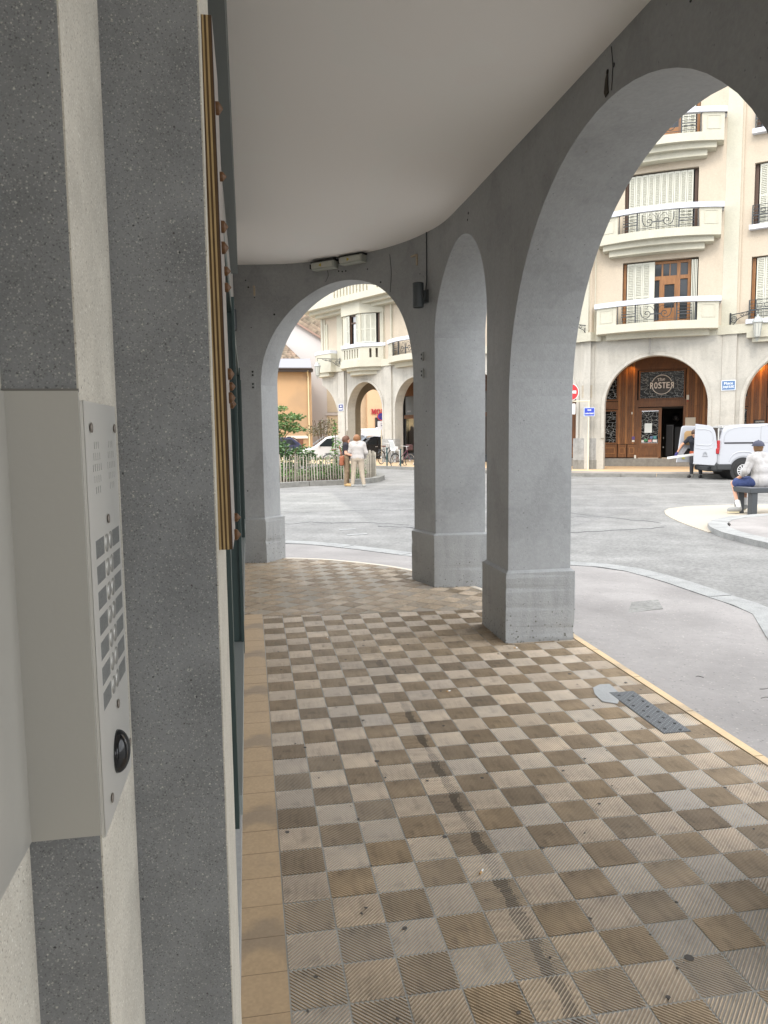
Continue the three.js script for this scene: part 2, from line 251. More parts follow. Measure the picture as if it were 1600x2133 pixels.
// holes, chips and anchor marks left in the concrete
{
  const g = []; const hole = (x, y, z, nx, nz, r) => { const c = new THREE.CylinderGeometry(r, r, 0.006, 10).rotateX(PI / 2); c.rotateY(Math.atan2(nx, nz)); g.push(c.translate(x, y, z)); };
  const onWall = (s, y, r) => { const p = arcPath.at(s); hole(p.x, y, p.z, p.nx, p.nz, r); };
  const c3 = (arcOpens[4].a + arcOpens[4].b) / 2;
  for (const [d, y, r] of [[-0.04, 3.52, 0.009], [0.01, 3.52, 0.009], [0.06, 3.53, 0.009], [-0.35, 3.5, 0.008], [-0.55, 3.33, 0.011], [0.92, 3.1, 0.012], [1.15, 3.3, 0.007], [1.2, 2.95, 0.006], [1.3, 1.0, 0.008], [1.36, 1.75, 0.007], [0.4, 3.62, 0.006], [1.25, 3.5, 0.008], [1.22, 3.42, 0.01], [-1.25, 3.3, 0.006], [-1.36, 1.9, 0.006], [-1.38, 1.55, 0.006]]) onWall(c3 + d, y, r);
  for (const [z, y, r] of [[-6.6, 3.55, 0.012], [-6.62, 3.5, 0.01], [-3.98, 3.555, 0.013], [-3.92, 3.557, 0.012], [-3.2, 3.5, 0.008]]) onWall(sA(1.91, z), y, r);
  M(g, MT.black, 'anchor_hole', arcade).userData.kind = 'stuff';
  const sp = ext([[-0.012, 0.05], [0.01, 0.09], [0.014, 0.01], [0.026, -0.03], [-0.008, -0.04], [-0.024, -0.012]], 0.004).rotateY(-PI / 2).translate(1.907, 3.47, -3.985); M(sp, flatM(0.05, 0.04, 0.03, 0.95), 'broken_corner', arcade);
  const cr = (pts) => tube(pts, 0.0022, pts.length * 3, 4);
  for (const g_ of [cr([[1.908, 3.66, -3.94], [1.908, 3.55, -3.92], [1.908, 3.44, -3.93]]), cr([[1.92, 3.426, -3.97], [2.03, 3.43, -3.84], [2.05, 3.43, -3.93], [2.2, 3.43, -3.86], [2.39, 3.43, -3.83]]), cr([[0.93, 3.6, -9.085], [0.95, 3.5, -9.07], [0.92, 3.43, -9.1]]), cr([[1.55, 3.6, -8.395], [1.56, 3.4, -8.375], [1.55, 3.2, -8.395]])]) M(g_, MT.black, 'crack', arcade);
  for (const g_ of [sph(1, 1.98, 3.434, -3.88, 0.035, 0.009, 0.03, 10), sph(1, 2.18, 3.434, -3.93, 0.018, 0.008, 0.022, 10), sph(1, 2.26, 3.434, -3.87, 0.05, 0.008, 0.022, 10)]) M(g_, flatM(0.12, 0.1, 0.075, 0.95), 'spalled_patch', arcade);
}
// ---------------------------------------------------------------- stepped terrazzo doorway and shop wall on the left
M(plan([[-1.4, 9.5], [-0.2065, 9.5], [-0.2065, -0.7], [-0.1445, -0.7], [-0.1445, -0.888], [-0.0415, -0.888], [-0.0415, -1.168], [-1.4, -1.168]].reverse(), -0.02, 3.68), MT.dark, 'terrazzo_pier', arcade, 'grey speckled terrazzo faces of the stepped doorway');
for (const [x, z0, z1] of [[-0.2065, 9.5, -0.7], [-0.1445, -0.7, -0.888], [-0.0415, -0.888, -1.168]]) M(bx(0.0015, 3.7, z0 - z1, x + 0.00075, 1.83, (z0 + z1) / 2), MT.light, 'terrazzo_strip', arcade, 'pale terrazzo strip on a side of the stepped doorway');
{
  const skew = (g) => g.translate(0, 0, 1.168).rotateY(0.0045).translate(-0.034, 0, -1.168), toX = (g) => g.rotateY(PI / 2); // outline drawn in (-z, y)
  const wins = [[1.2, 2.26], [2.56, 4.56], [4.78, 5.56]], y0 = 1.05, y1 = 2.06;
  const holes = wins.map(([a, b]) => [[a, y0], [b, y0], [b, y1], [a, y1]]);
  M(skew(toX(ext([[1.17, 0], [9.5, 0], [9.5, 3.68], [1.17, 3.68]], 0.3, 0, holes)).translate(-0.365, 0, 0)), MT.wallw, 'shop_wall', arcade);
  for (const [a, b] of wins) {
    const c = -(a + b) / 2, w = b - a;
    const win = M(skew(merge([bx(0.1, y1 - y0, 0.045, -0.05, (y0 + y1) / 2, -b + 0.0225), bx(0.06, y1 - y0 - 0.04, 0.03, -0.075, (y0 + y1) / 2, -b + 0.06), bx(0.008, y1 - y0, 0.06, 0.003, (y0 + y1) / 2, -b + 0.02), bx(0.1, y1 - y0, 0.045, -0.05, (y0 + y1) / 2, -a - 0.0225), bx(0.1, 0.04, w - 0.09, -0.05, y1 - 0.02, c), bx(0.04, 0.03, w - 0.09, -0.09, y1 - 0.055, c)])), MT.dgreen, 'shop_window', arcade, 'dark green framed shop window');
    M(skew(merge([bx(0.1, 0.035, w - 0.09, -0.045, y0 + 0.0175, c), bx(0.04, 0.02, w - 0.09, -0.08, y0 + 0.045, c)])), MT.sill, 'sill', win);  // pale tint paints skylight onto the upward face of the green frame
    M(skew(bx(0.012, y1 - y0 - 0.06, w - 0.1, -0.115, (y0 + y1) / 2, c)), MT.glass, 'pane', win);
  }
  M(skew(merge([bx(0.1, 0.48, 6.3, -0.05, 3.44, -4.45)])), flatM(0.12, 0.14, 0.138, 0.5), 'fascia_board', arcade);
  M(skew(bx(0.05, 0.1, 8, -0.06, 0.07, -5.2)), MT.conc, 'skirting', arcade);
}
// ---------------------------------------------------------------- intercom
{
  const t = thing('intercom_panel', 'brushed metal door intercom with rows of buttons in a grey metal housing', 'intercom', [-0.143, 1.317, -0.7]);
  const yB = 1.317, hole = [];
  const R = (a0, a1, b0, b1) => hole.push([[a0, b0 - yB], [a1, b0 - yB], [a1, b1 - yB], [a0, b1 - yB]]);
  const lab = [];
  for (let k = 0; k < 7; k++) { const y = 1.586 - 0.0236 * k; for (const a of [0.0215, 0.1065]) { R(a, a + 0.04, y - 0.017, y); lab.push([a + 0.02, y - 0.0085]); } }
  const slots = [[3, 1.672], [4, 1.6618], [5, 1.6515], [4, 1.641], [3, 1.6308]];
  for (const c of [0.0475, 0.1195]) for (const [n, y] of slots) for (let i = 0; i < n; i++) { const a = c + (i - (n - 1) / 2) * 0.0094; R(a - 0.0014, a + 0.0014, y - 0.0034, y + 0.0034); }
  const face = (g) => g.rotateY(PI / 2); // (a, y, out) -> out = +x, a = -z
  M(face(ext([[0, 0], [0.155, 0], [0.155, 0.394], [0, 0.394]], 0.0002, 0.0001, hole).translate(0, 0, 0.0031)), MT.steel, 'face_plate', t);
  M(face(bx(0.155, 0.394, 0.0026, 0.0775, 0.197, 0.0013)), MT.steel, 'backing_tray', t); M([0.0475, 0.1195].map((a) => face(bx(0.05, 0.06, 0.0002, a, 1.6515 - yB, 0.00285))), MT.black, 'speaker_gauze', t);
  const btn = S({ color: lin(0.5, 0.49, 0.46), metalness: 0.8, roughness: 0.4 }); const lm = S({ map: T.dark, roughness: 0.3, color: lin(0.75, 0.75, 0.72) });
  for (const [a, y] of lab) M(face(bx(0.0398, 0.0168, 0.0006, a, y - yB, 0.0031)), lm, 'name_plate', t);
  for (let k = 0; k < 7; k++) for (const a of [0.0735, 0.0945]) M([face(sph(1, a, 1.5775 - 0.0236 * k - yB, 0.0038, 0.0074, 0.0074, 0.0013, 18)), face(tor(0.0083, 0.0006, a, 1.5775 - 0.0236 * k - yB, 0.0036))], btn, 'call_button', t);
  for (const [a, y] of [[0.023, 1.688], [0.143, 1.688], [0.084, 1.6], [0.089, 1.411], [0.147, 1.347], [0.034, 1.338]]) M([face(sph(1, a, y - yB, 0.0044, 0.0036, 0.0036, 0.0014, 12)), face(tor(0.0042, 0.0005, a, y - yB, 0.0047, 16))], flatM(0.25, 0.22, 0.19, 0.5, 0.6), 'screw', t);
  M(face(sph(1, 0.075, 1.367 - yB, 0.004, 0.0195, 0.0215, 0.012, 28)), MT.gloss, 'camera_dome', t);
  const h = M([bx(0.064, 0.398, 0.003, -0.032, 0.203, 0.0022), bx(0.003, 0.398, 0.9, -0.0605, 0.203, 0.45)], MT.housing, 'housing', t, 'plain grey sheet metal housing beside the face plate');
  M([bx(0.0625, 0.003, 0.002, -0.031, 0.4025, 0.001)], flatM(0.2, 0.19, 0.17, 0.8), 'sealant', h);
}
// ---------------------------------------------------------------- plywood board with wooden pegs
{
  const t = thing('plywood_board', 'layered plywood board with pointed wooden pegs fixed on the pale terrazzo', 'board', [-0.0322, 1.543, -1.014]);
  t.rotation.z = 0.0074;
  const ply = (c, k) => tex(256, (u, v) => { const s = 0.75 + 0.5 * fbm(u * 1, v, 4, 5, k) * (0.7 + 0.6 * vn(u * 200, v * 6, 200, k)); return [c[0] * s, c[1] * s, c[2] * s]; }, 0.12);
  const ml = S({ map: ply([0.42, 0.29, 0.13], 3), roughness: 0.7 }), md = S({ map: ply([0.085, 0.044, 0.013], 5), roughness: 0.75 }), mo = flatM(0.055, 0.025, 0.015, 0.6);
  const th = [0.0009, 0.0026, 0.0023, 0.0022, 0.0024, 0.0023, 0.003, 0.0009]; let x = -0.0083;
  th.forEach((w, i) => { const o = i === 0 || i === 7; M(bx(w, 0.606, o ? 0.161 : 0.162, x + w / 2, 0.303, 0), o ? mo : i % 2 ? ml : md, 'ply', t); x += w; });
  M(bx(0.0003, 0.606, 0.16, 0.0085, 0.303, 0), flatM(0.34, 0.3, 0.27, 0.5), 'board_face', t);
  const mp = S({ map: ply([0.125, 0.054, 0.015], 9), roughness: 0.5 });
  for (const [y, z, r] of [[2.054, 0.945, 0.0078], [1.999, 1.01, 0.006], [1.931, 0.98, 0.0075], [1.903, 0.966, 0.0075], [1.894, 1.055, 0.0062], [1.872, 1.05, 0.0062], [1.758, 1.023, 0.0075], [1.746, 1.085, 0.0062], [1.728, 1.03, 0.0075], [1.722, 1.085, 0.0062], [1.566, 1.08, 0.0062], [1.547, 1.04, 0.0075]])
    M(new THREE.LatheGeometry([[0, 0], [r * 0.92, 0], [r, 0.0008], [r, 0.0044], [r * 0.9, 0.0055], [0.0004, 0.0095]].map((p) => new THREE.Vector2(...p)), 8).rotateZ(-PI / 2).translate(0.0075, y - 1.543, 1.014 - z), mp, 'peg', t);
}
// ---------------------------------------------------------------- tiled floor (rises gently along the arcade)
const edgeOff = (s) => { const p = arcPath.at(s), k = mix(0.5, 0.29, sm(sA(1.91, -6.5), sA(1.7, -8.1), s)); return [p.x + p.nx * k, p.z + p.nz * k, p.nx, p.nz]; };
const floor = struct('arcade_floor', 'checkered ribbed tan tile floor of the arcade'); floor.rotation.x = Math.atan(0.01234);
const clipP = (poly, a, b, c) => { const out = []; for (let i = 0; i < poly.length; i++) { const p = poly[i], q = poly[(i + 1) % poly.length], d = a * p[0] + b * p[1] - c, e = a * q[0] + b * q[1] - c; if (d <= 0) out.push(p); if (d * e < 0) { const t = d / (d - e); out.push([mix(p[0], q[0], t), mix(p[1], q[1], t)]); } } return out; };
function ribTile(poly, th, colour, period = 0.0105) { // ridges running along th, height falls into grooves tinted for dirt and shade
  const nx = -Math.sin(th), nz = Math.cos(th), pos = [], col = [], uv = [], ou = rnd(), ov = rnd(); let lo = 1e9, hi = -1e9;
  for (const p of poly) { const q = p[0] * nx + p[1] * nz; lo = Math.min(lo, q); hi = Math.max(hi, q); }
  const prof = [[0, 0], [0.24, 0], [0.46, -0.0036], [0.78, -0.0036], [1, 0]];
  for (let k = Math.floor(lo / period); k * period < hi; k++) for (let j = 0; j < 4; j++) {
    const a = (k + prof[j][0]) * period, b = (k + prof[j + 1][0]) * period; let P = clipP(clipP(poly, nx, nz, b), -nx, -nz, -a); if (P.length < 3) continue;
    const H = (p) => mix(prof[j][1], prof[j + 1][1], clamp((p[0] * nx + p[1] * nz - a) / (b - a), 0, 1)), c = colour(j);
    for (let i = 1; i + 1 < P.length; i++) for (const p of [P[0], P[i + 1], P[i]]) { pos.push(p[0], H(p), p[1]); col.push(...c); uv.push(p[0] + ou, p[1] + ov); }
  }
  const g = new THREE.BufferGeometry(); g.setAttribute('position', new THREE.Float32BufferAttribute(pos, 3)); g.setAttribute('color', new THREE.Float32BufferAttribute(col, 3)); g.setAttribute('uv', new THREE.Float32BufferAttribute(uv, 2)); g.computeVertexNormals();
  if (pos.length && g.attributes.normal.getY(0) < 0) { for (let i = 0; i < pos.length; i += 9) { for (let q = 0; q < 3; q++) { const t = pos[i + 3 + q]; pos[i + 3 + q] = pos[i + 6 + q]; pos[i + 6 + q] = t; } } g.setAttribute('position', new THREE.Float32BufferAttribute(pos, 3)); g.computeVertexNormals(); }
  return kuv(g);
}
const dirtShadeA = (j) => (j === 2 ? [0.72, 0.69, 0.64] : j ? [0.66, 0.62, 0.56] : [1, 1, 1]), dirtShadeB = (j) => (j === 2 ? [0.7, 0.66, 0.59] : j ? [0.6, 0.55, 0.48] : [1, 0.98, 0.95]);  // rib slopes: dirt plus shade put into the colour, more on tile B
const TS = 0.1698, TX = 0.069, TZ = -2.073, half = TS / 2 - 0.003, sq = [[-half, -half], [half, -half], [half, half], [-half, half]];
{
  const geoA = [], geoB = []; for (let k = 0; k < 5; k++) { geoA.push(ribTile(sq, -PI / 4, dirtShadeA)); geoB.push(ribTile(sq, PI / 4, dirtShadeB)); }
  const list = []; // [distance, geometry, x, z]
  const seamZ = (x) => -6.755 + (x - 0.08) * 0.093;
  for (let j = -8; j < 29; j++) for (let i = 0; i < 14; i++) {
    const x = TX + (i + 0.5) * TS, z = TZ - (j + 0.5) * TS; if (z < seamZ(x) - TS / 2) continue;
    const B = (((i + j) % 2) + 2) % 2 === 0, dirt = B ? dirtShadeB : dirtShadeA, fam = B ? geoB : geoA, th = B ? PI / 4 : -PI / 4; let g = fam[rnd() * 5 | 0];  // dirt here also holds the shade tint of the rib slopes
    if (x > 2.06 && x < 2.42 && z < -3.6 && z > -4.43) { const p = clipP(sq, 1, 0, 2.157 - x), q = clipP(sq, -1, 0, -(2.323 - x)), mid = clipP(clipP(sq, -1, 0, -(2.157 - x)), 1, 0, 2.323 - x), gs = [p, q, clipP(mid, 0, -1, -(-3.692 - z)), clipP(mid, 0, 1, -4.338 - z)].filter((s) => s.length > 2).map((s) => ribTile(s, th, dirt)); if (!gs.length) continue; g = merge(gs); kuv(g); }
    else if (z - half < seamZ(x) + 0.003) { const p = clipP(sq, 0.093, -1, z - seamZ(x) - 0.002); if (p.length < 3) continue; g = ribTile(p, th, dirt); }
    else if (i === 4 && j >= -2 && j < 21) { // rubbed black streak along this column
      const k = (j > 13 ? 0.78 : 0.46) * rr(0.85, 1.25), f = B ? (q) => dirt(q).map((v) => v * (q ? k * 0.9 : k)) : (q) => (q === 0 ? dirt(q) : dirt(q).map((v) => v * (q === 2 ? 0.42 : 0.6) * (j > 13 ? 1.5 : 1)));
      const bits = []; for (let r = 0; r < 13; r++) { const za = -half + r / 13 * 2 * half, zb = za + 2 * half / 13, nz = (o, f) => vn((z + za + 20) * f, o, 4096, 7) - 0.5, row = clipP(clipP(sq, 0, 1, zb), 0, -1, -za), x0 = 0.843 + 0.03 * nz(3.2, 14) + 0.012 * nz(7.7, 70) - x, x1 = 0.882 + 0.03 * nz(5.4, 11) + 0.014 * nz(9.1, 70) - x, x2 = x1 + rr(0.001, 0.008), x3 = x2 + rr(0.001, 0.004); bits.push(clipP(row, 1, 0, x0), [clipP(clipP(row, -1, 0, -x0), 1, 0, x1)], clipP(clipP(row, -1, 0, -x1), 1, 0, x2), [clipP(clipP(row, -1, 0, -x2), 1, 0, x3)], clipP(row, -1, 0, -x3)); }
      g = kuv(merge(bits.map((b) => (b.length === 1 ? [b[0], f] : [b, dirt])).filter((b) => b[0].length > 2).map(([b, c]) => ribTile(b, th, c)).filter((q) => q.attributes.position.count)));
    }
    list.push([Math.hypot(x, z) + (z > -1.6 ? 50 : 0), g, x, z, B]);
  }
  const e = []; for (let s = sA(1.91, -5); s < arcPath.L; s += 0.25) e.push(edgeOff(s));
  const c45 = Math.SQRT1_2, pit = TS;
  for (let a = -20; a < 24; a++) for (let b = -20; b < 24; b++) {
    const x = 1.02 + (a + b) * pit * c45, z = -8.1 + (a - b) * pit * c45; if (x < -0.35 || x > 2.7 || z > -6.4 || z < -10.1) continue;
    let P = sq.map(([u, v]) => [(u - v) * c45, (u + v) * c45]), full = P; P = clipP(P, -0.093, 1, (seamZ(x) - z) - 0.003); P = clipP(P, -1, 0, 0.1 + x);
    for (let i = 0; i + 1 < e.length && P.length > 2; i++) { const d = [e[i + 1][0] - e[i][0], e[i + 1][1] - e[i][1]], l = Math.hypot(...d), n = [-d[1] / l, d[0] / l]; P = clipP(P, n[0], n[1], n[0] * (e[i][0] - x) + n[1] * (e[i][1] - z) - 0.03); }
    if (P.length < 3) continue; list.push([Math.hypot(x, z), ribTile(P, (a + b) % 2 ? 0 : PI / 2, dirtShadeA), x, z, !((a + b) % 2)]);
  }
  list.sort((p, q) => p[0] - q[0]); const rest = [];
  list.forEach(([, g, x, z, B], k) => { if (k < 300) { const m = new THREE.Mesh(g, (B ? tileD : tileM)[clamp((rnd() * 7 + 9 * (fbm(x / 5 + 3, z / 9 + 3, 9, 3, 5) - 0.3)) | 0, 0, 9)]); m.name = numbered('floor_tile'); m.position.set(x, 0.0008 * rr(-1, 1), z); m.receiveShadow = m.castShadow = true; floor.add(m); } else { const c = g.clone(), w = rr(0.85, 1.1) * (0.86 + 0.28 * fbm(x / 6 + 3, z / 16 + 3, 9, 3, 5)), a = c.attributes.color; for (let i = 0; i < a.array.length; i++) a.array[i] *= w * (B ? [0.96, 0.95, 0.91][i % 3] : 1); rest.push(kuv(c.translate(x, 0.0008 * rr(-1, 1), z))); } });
  const far = M(rest, S({ map: T.tile, vertexColors: true, roughness: 0.42 }), 'floor_tiles', floor); far.userData.kind = 'stuff';
  M(plan([[-0.5, 9.5], [2.5, 9.5], ...[...Array(60).keys()].map((k) => edgeOff(mix(sA(1.91, -3), arcPath.L - 0.05, k / 59)).slice(0, 2)), [-0.5, -10]], -0.2, -0.0035), MT.grout, 'grout_bed', floor);
  for (let j = -3; j < 28; j++) M(bx(0.1665, 0.006, TS - 0.0025, -0.0165, -0.0026 + 0.0006 * rr(-1, 1), TZ - (j + 0.5) * TS), MT.border, numbered('border_tile'), floor);
  for (let z = 1; z > -5.4; z -= 0.62) M(bx(0.052, 0.03, 0.614, 2.474, -0.012, z - 0.31), MT.yellow, numbered('edge_strip'), floor);
  const edge = []; for (let s = sA(1.91, -6.1); s < arcPath.L; s += 0.1) edge.push(edgeOff(s));
  const Q = []; for (let i = 0; i + 1 < edge.length; i++) { const a = edge[i], b = edge[i + 1]; Q.push([[a[0] - a[2] * 0.03, 0.001, a[1] - a[3] * 0.03], [b[0] - b[2] * 0.03, 0.001, b[1] - b[3] * 0.03], [b[0] + b[2] * 0.03, 0.001, b[1] + b[3] * 0.03], [a[0] + a[2] * 0.03, 0.001, a[1] + a[3] * 0.03]], [[a[0] + a[2] * 0.03, 0.001, a[1] + a[3] * 0.03], [b[0] + b[2] * 0.03, 0.001, b[1] + b[3] * 0.03], [b[0] + b[2] * 0.03, -0.14, b[1] + b[3] * 0.03], [a[0] + a[2] * 0.03, -0.14, a[1] + a[3] * 0.03]]); }
  const eg = quads(Q); delete eg.userData.uv; M(eg, flatM(0.62, 0.55, 0.45, 0.7), 'threshold', floor);
}
{ // trodden gum and dirt spots
  const g = []; for (let k = 0; k < 110; k++) { const x = rr(0.1, 2.4), z = rr(-6.5, -1.9), r = rr(0.003, 0.009) * (k < 14 ? 1.8 : 1); g.push(cy(r, r, 0.0012, 0, 0.0009, 0, 7).scale(1, 1, rr(0.6, 1.3)).rotateY(rr(0, 3)).translate(x, 0, z)); } M(g, flatM(0.09, 0.08, 0.07, 0.8), 'gum_spot', floor).userData.kind = 'stuff';
}
{ // metal drain plate let into the floor and the cement patch beside it
  const t = thing('drain_cover', 'grey chequer plate drain cover set in the tan tiles', 'drain cover', [2.24, 0.052, -4.015]); t.rotation.x = Math.atan(0.01234);
  const g = [], w = 0.16, l = 0.64;
  M(bx(w, 0.008, l, 0, -0.004, 0), flatM(0.12, 0.125, 0.13, 0.6, 0.3), 'plate', t);
  for (let i = 0; i < 40; i++) for (let j = 0; j < 9; j++) { const o = (i + j) % 2; g.push(bx(0.015, 0.0022, 0.0035, -w / 2 + 0.011 + j * 0.0172, 0.0008, -l / 2 + 0.01 + i * 0.0159, o ? 0.75 : -0.75)); }
  M(g, flatM(0.22, 0.235, 0.245, 0.5, 0.3), 'tread', t).userData.kind = 'stuff';
  for (let i = 0; i < 7; i++) for (const x of [-0.045, 0.03]) M(cy(0.0095, 0.0095, 0.0045, x + (i % 2 ? 0.018 : 0), 0.0006, -l / 2 + 0.06 + i * 0.088 + (x > 0 ? 0.03 : 0), 12), MT.black, numbered('drain_hole'), t);
  const p = M(plan([[2.05, -4.2], [2.06, -4.33], [2.1, -4.44], [2.17, -4.49], [2.235, -4.485], [2.22, -4.34], [2.158, -4.338], [2.157, -4.2], [2.12, -4.15]], 0, 0.003), MT.plinth, 'cement_patch', floor); p.position.y = 0.0005;
}
// ---------------------------------------------------------------- road, pavements, island
{
  const asphalt = (b, k, warm = 0, rough = 0.55) => { const f = chips(1024, b, 0.28, [[12000, 0.5, 1.6, [[b[0] * 1.6, b[1] * 1.58, b[2] * 1.5], [b[0] * 0.55, b[1] * 0.55, b[2] * 0.56], [b[0] * 1.35, b[1] * 1.3, b[2] * 1.2]]]], k); return (u, v, i, j) => { const m = (1 + 0.3 * (fbm(u, v, 3, 4, k + 7) - 0.5)) * (1 + rough * (fbm(u, v, 110, 2, k + 17) - 0.5)), c = f(u, v, i, j); return [c[0] * m * (1 + warm), c[1] * m, c[2] * m]; }; };
  T.road = tex(1024, asphalt([0.21, 0.205, 0.194], 71), 3.1); T.pave = tex(1024, asphalt([0.272, 0.253, 0.24], 83, 0.0, 0.12), 4.3);
  const fine = tex(512, (u, v) => fbm(u, v, 128, 3, 77), 1.1, false);
  MT.road = S({ map: T.road, roughness: 0.85, bumpMap: fine, bumpScale: 0.006 }); MT.road2 = S({ map: T.road, color: lin(0.92, 0.92, 0.93), roughness: 0.85, bumpMap: fine, bumpScale: 0.008 }); MT.road3 = S({ map: T.road, color: lin(1.06, 1.06, 1.04), roughness: 0.85, bumpMap: fine, bumpScale: 0.004 });
  MT.pave = S({ map: T.pave, roughness: 0.85, bumpMap: T.grain, bumpScale: 0.003 });
  T.granite = tex(512, chips(512, [0.29, 0.29, 0.28], 0.25, [[4200, 0.8, 2.6, [[0.42, 0.42, 0.4], [0.15, 0.15, 0.15], [0.35, 0.34, 0.31]]]], 91), 0.9); MT.granite = S({ map: T.granite, roughness: 0.8, bumpMap: T.grain, bumpScale: 0.006 }); MT.granite2 = S({ map: T.granite, color: lin(0.72, 0.7, 0.66), roughness: 0.85, bumpMap: T.grain, bumpScale: 0.008 });
  MT.cream = S({ map: T.ceil, color: lin(0.47, 0.43, 0.36), roughness: 0.9, bumpMap: fine, bumpScale: 0.003 }); MT.soil = S({ map: T.road, color: lin(0.5, 0.36, 0.25), roughness: 1, bumpMap: fine, bumpScale: 0.04 });
  // road sheet with the arcade left out
  const I = [[2.5, 9.5], [2.5, 3], [2.5, -2], [2.5, -5.4]]; for (let s = sA(1.91, -5.6); s < arcPath.L - 0.1; s += 0.3) { const q = edgeOff(s); I.push([q[0] + q[2] * 0.03, q[1] + q[3] * 0.03]); } I.push([-3, -10.2], [-9, -10.2]);
  const O = [[3.5, 9.5], [3.42, 2], [3.42, -4.2], [4.0, -5.36], [4.47, -6.22], [4.43, -6.9], [4.42, -7.68], [4.34, -8.3], [4.22, -8.62], [3.9, -8.85], [3.0, -9.3], [2.1, -9.98], [1.75, -10.45], [1.28, -11.02], [0.84, -11.5], [0.4, -11.72], [-2, -12], [-9, -12]];
  const sh = new THREE.Shape([[-200, -200], [200, -200], [200, 200], [-200, 200]].map((p) => new THREE.Vector2(...p)));
  sh.holes.push(new THREE.Path([...O.map(([x, z]) => new THREE.Vector2(x, -z)), new THREE.Vector2(-9, -9.5)])); // shape y = -z
  const road = struct('road', 'worn grey asphalt road of the square');
  M(new THREE.ShapeGeometry(sh).rotateX(-PI / 2), MT.road, 'asphalt', road);
  const patch = (pts, m, y = 0.002) => M(new THREE.ShapeGeometry(new THREE.Shape(pts.map(([x, z]) => new THREE.Vector2(x, -z)))).rotateX(-PI / 2).translate(0, y, 0), m, numbered('asphalt_patch'), road);
  patch([[2.3, -22], [2.2, -14.2], [2.35, -13.2], [5.5, -12.6], [9, -16], [11, -22.5], [5, -24]], MT.road2);
  patch([[-3, -21.5], [2.25, -21.8], [2.15, -16.6], [-3, -16.2]], MT.road3, 0.003);
  const cr = (pts, r = 0.014) => { const o = []; for (let i = 0; i + 1 < pts.length; i++) for (let k = 0; k < 7; k++) o.push([mix(pts[i][0], pts[i + 1][0], k / 7) + rr(-0.06, 0.06), 0.004, mix(pts[i][1], pts[i + 1][1], k / 7) + rr(-0.07, 0.07)]); return tube(o, r * 0.62, o.length * 3, 5).scale(1, 0.5, 1); };
  M([cr([[0.3, -14.4], [1.1, -14.6], [1.5, -14.35], [2.2, -14.3], [2.9, -13.6]]), cr([[2.2, -13.6], [2.8, -13.3], [4, -13.35], [5.5, -13]], 0.02), cr([[2.75, -13.3], [2.95, -12.6], [2.9, -11.6], [2.75, -10.9]], 0.026), cr([[-2, -16.5], [1, -16.8], [4, -16.3], [7, -16.2]], 0.012), cr([[4.8, -11.9], [6, -12], [7.2, -12.2]], 0.016), cr([[5, -14.5], [6, -14.1], [6.6, -14]], 0.014), cr([[6.2, -15.2], [6.9, -13.6], [7.4, -12.6]], 0.012)], flatM(0.09, 0.09, 0.09, 0.95), 'crack', road);
  M([[1.65, -13.3, 0.3, 0.07], [1.72, -12.6, 0.35, 0.08], [3.3, -24.3, 0.6, 0.06], [0.2, -20, 0.7, 0.06], [12.6, -25.4, 3, 0.1], [4.4, -17.2, 0.4, 0.05], [10.4, -24.9, 1.2, 0.1]].map(([x, z, w, d]) => bx(w, 0.003, d, x, 0.006, z, 0.1)), flatM(0.36, 0.36, 0.35, 0.8), 'faded_marking', road);
  // near pavement, sloping from the arcade floor to the granite kerb
  const near = struct('pavement', 'pinkish grey pavement in front of the arcade');
  const len = (P) => { const l = [0]; for (let i = 1; i < P.length; i++) l.push(l[i - 1] + Math.hypot(P[i][0] - P[i - 1][0], P[i][1] - P[i - 1][1])); return l; };
  const samp = (P, t) => { const l = len(P), L = l[l.length - 1] * t; let i = 0; while (i < P.length - 2 && l[i + 1] < L) i++; const f = (L - l[i]) / (l[i + 1] - l[i]); return [mix(P[i][0], P[i + 1][0], f), mix(P[i][1], P[i + 1][1], f)]; };
  const OI = (k) => samp(O, k), Qp = [], n = 60, mt = 6;
  const nearT = (x, z) => { let b = 0, bd = 1e9; for (let k = 0; k <= 400; k++) { const p = samp(I, k / 400), d = Math.hypot(p[0] - x, p[1] - z); if (d < bd) { bd = d; b = k / 400; } } return b; };
  const ts = []; let last = 0; for (let k = 0; k <= n; k++) { const o = OI(k / n); last = Math.max(last, nearT(...o)); ts.push(last); } ts[0] = 0; ts[n] = 1;
  for (let k = 0; k < n; k++) for (let m = 0; m < mt; m++) { const P = (kk, mm) => { const a = samp(I, ts[kk]), b = OI(kk / n), f = mm / mt, ya = 0.0123 * -a[1] - 0.012; return [mix(a[0], b[0], f), mix(Math.max(ya, -0.06), 0.022, f), mix(a[1], b[1], f)]; }; Qp.push([P(k, m), P(k + 1, m), P(k + 1, m + 1), P(k, m + 1)]); }
  const pg = quads(Qp); delete pg.userData.uv; const pv = M(mergeVertices(uvm(pg).deleteAttribute('normal')), MT.pave, 'surface', near); pv.geometry.computeVertexNormals(); MT.pave.side = MT.granite.side = MT.granite2.side = 2;
  const kerbs = (P, w, yT, yB, m, parent, step = 1.0, side = 1) => { // kerb stones along a line
    const l = len(P), L = l[l.length - 1], N = Math.max(1, Math.round(L / step));
    for (let k = 0; k < N; k++) { const pts = [], out = []; for (let q = 0; q <= 3; q++) { const t = (k + 0.006 + q / 3 * 0.988) / N, a = samp(P, t), b = samp(P, Math.min(1, t + 1e-3)), c = samp(P, Math.max(0, t - 1e-3)), dx = b[0] - c[0], dz = b[1] - c[1], h = Math.hypot(dx, dz); pts.push(a); out.push([a[0] - dz / h * w * side, a[1] + dx / h * w * side]); } const g = plan([...pts, ...out.reverse()], yB, yT + rr(-0.003, 0.003)); M(g, m, numbered('kerb_stone'), parent); }
  };
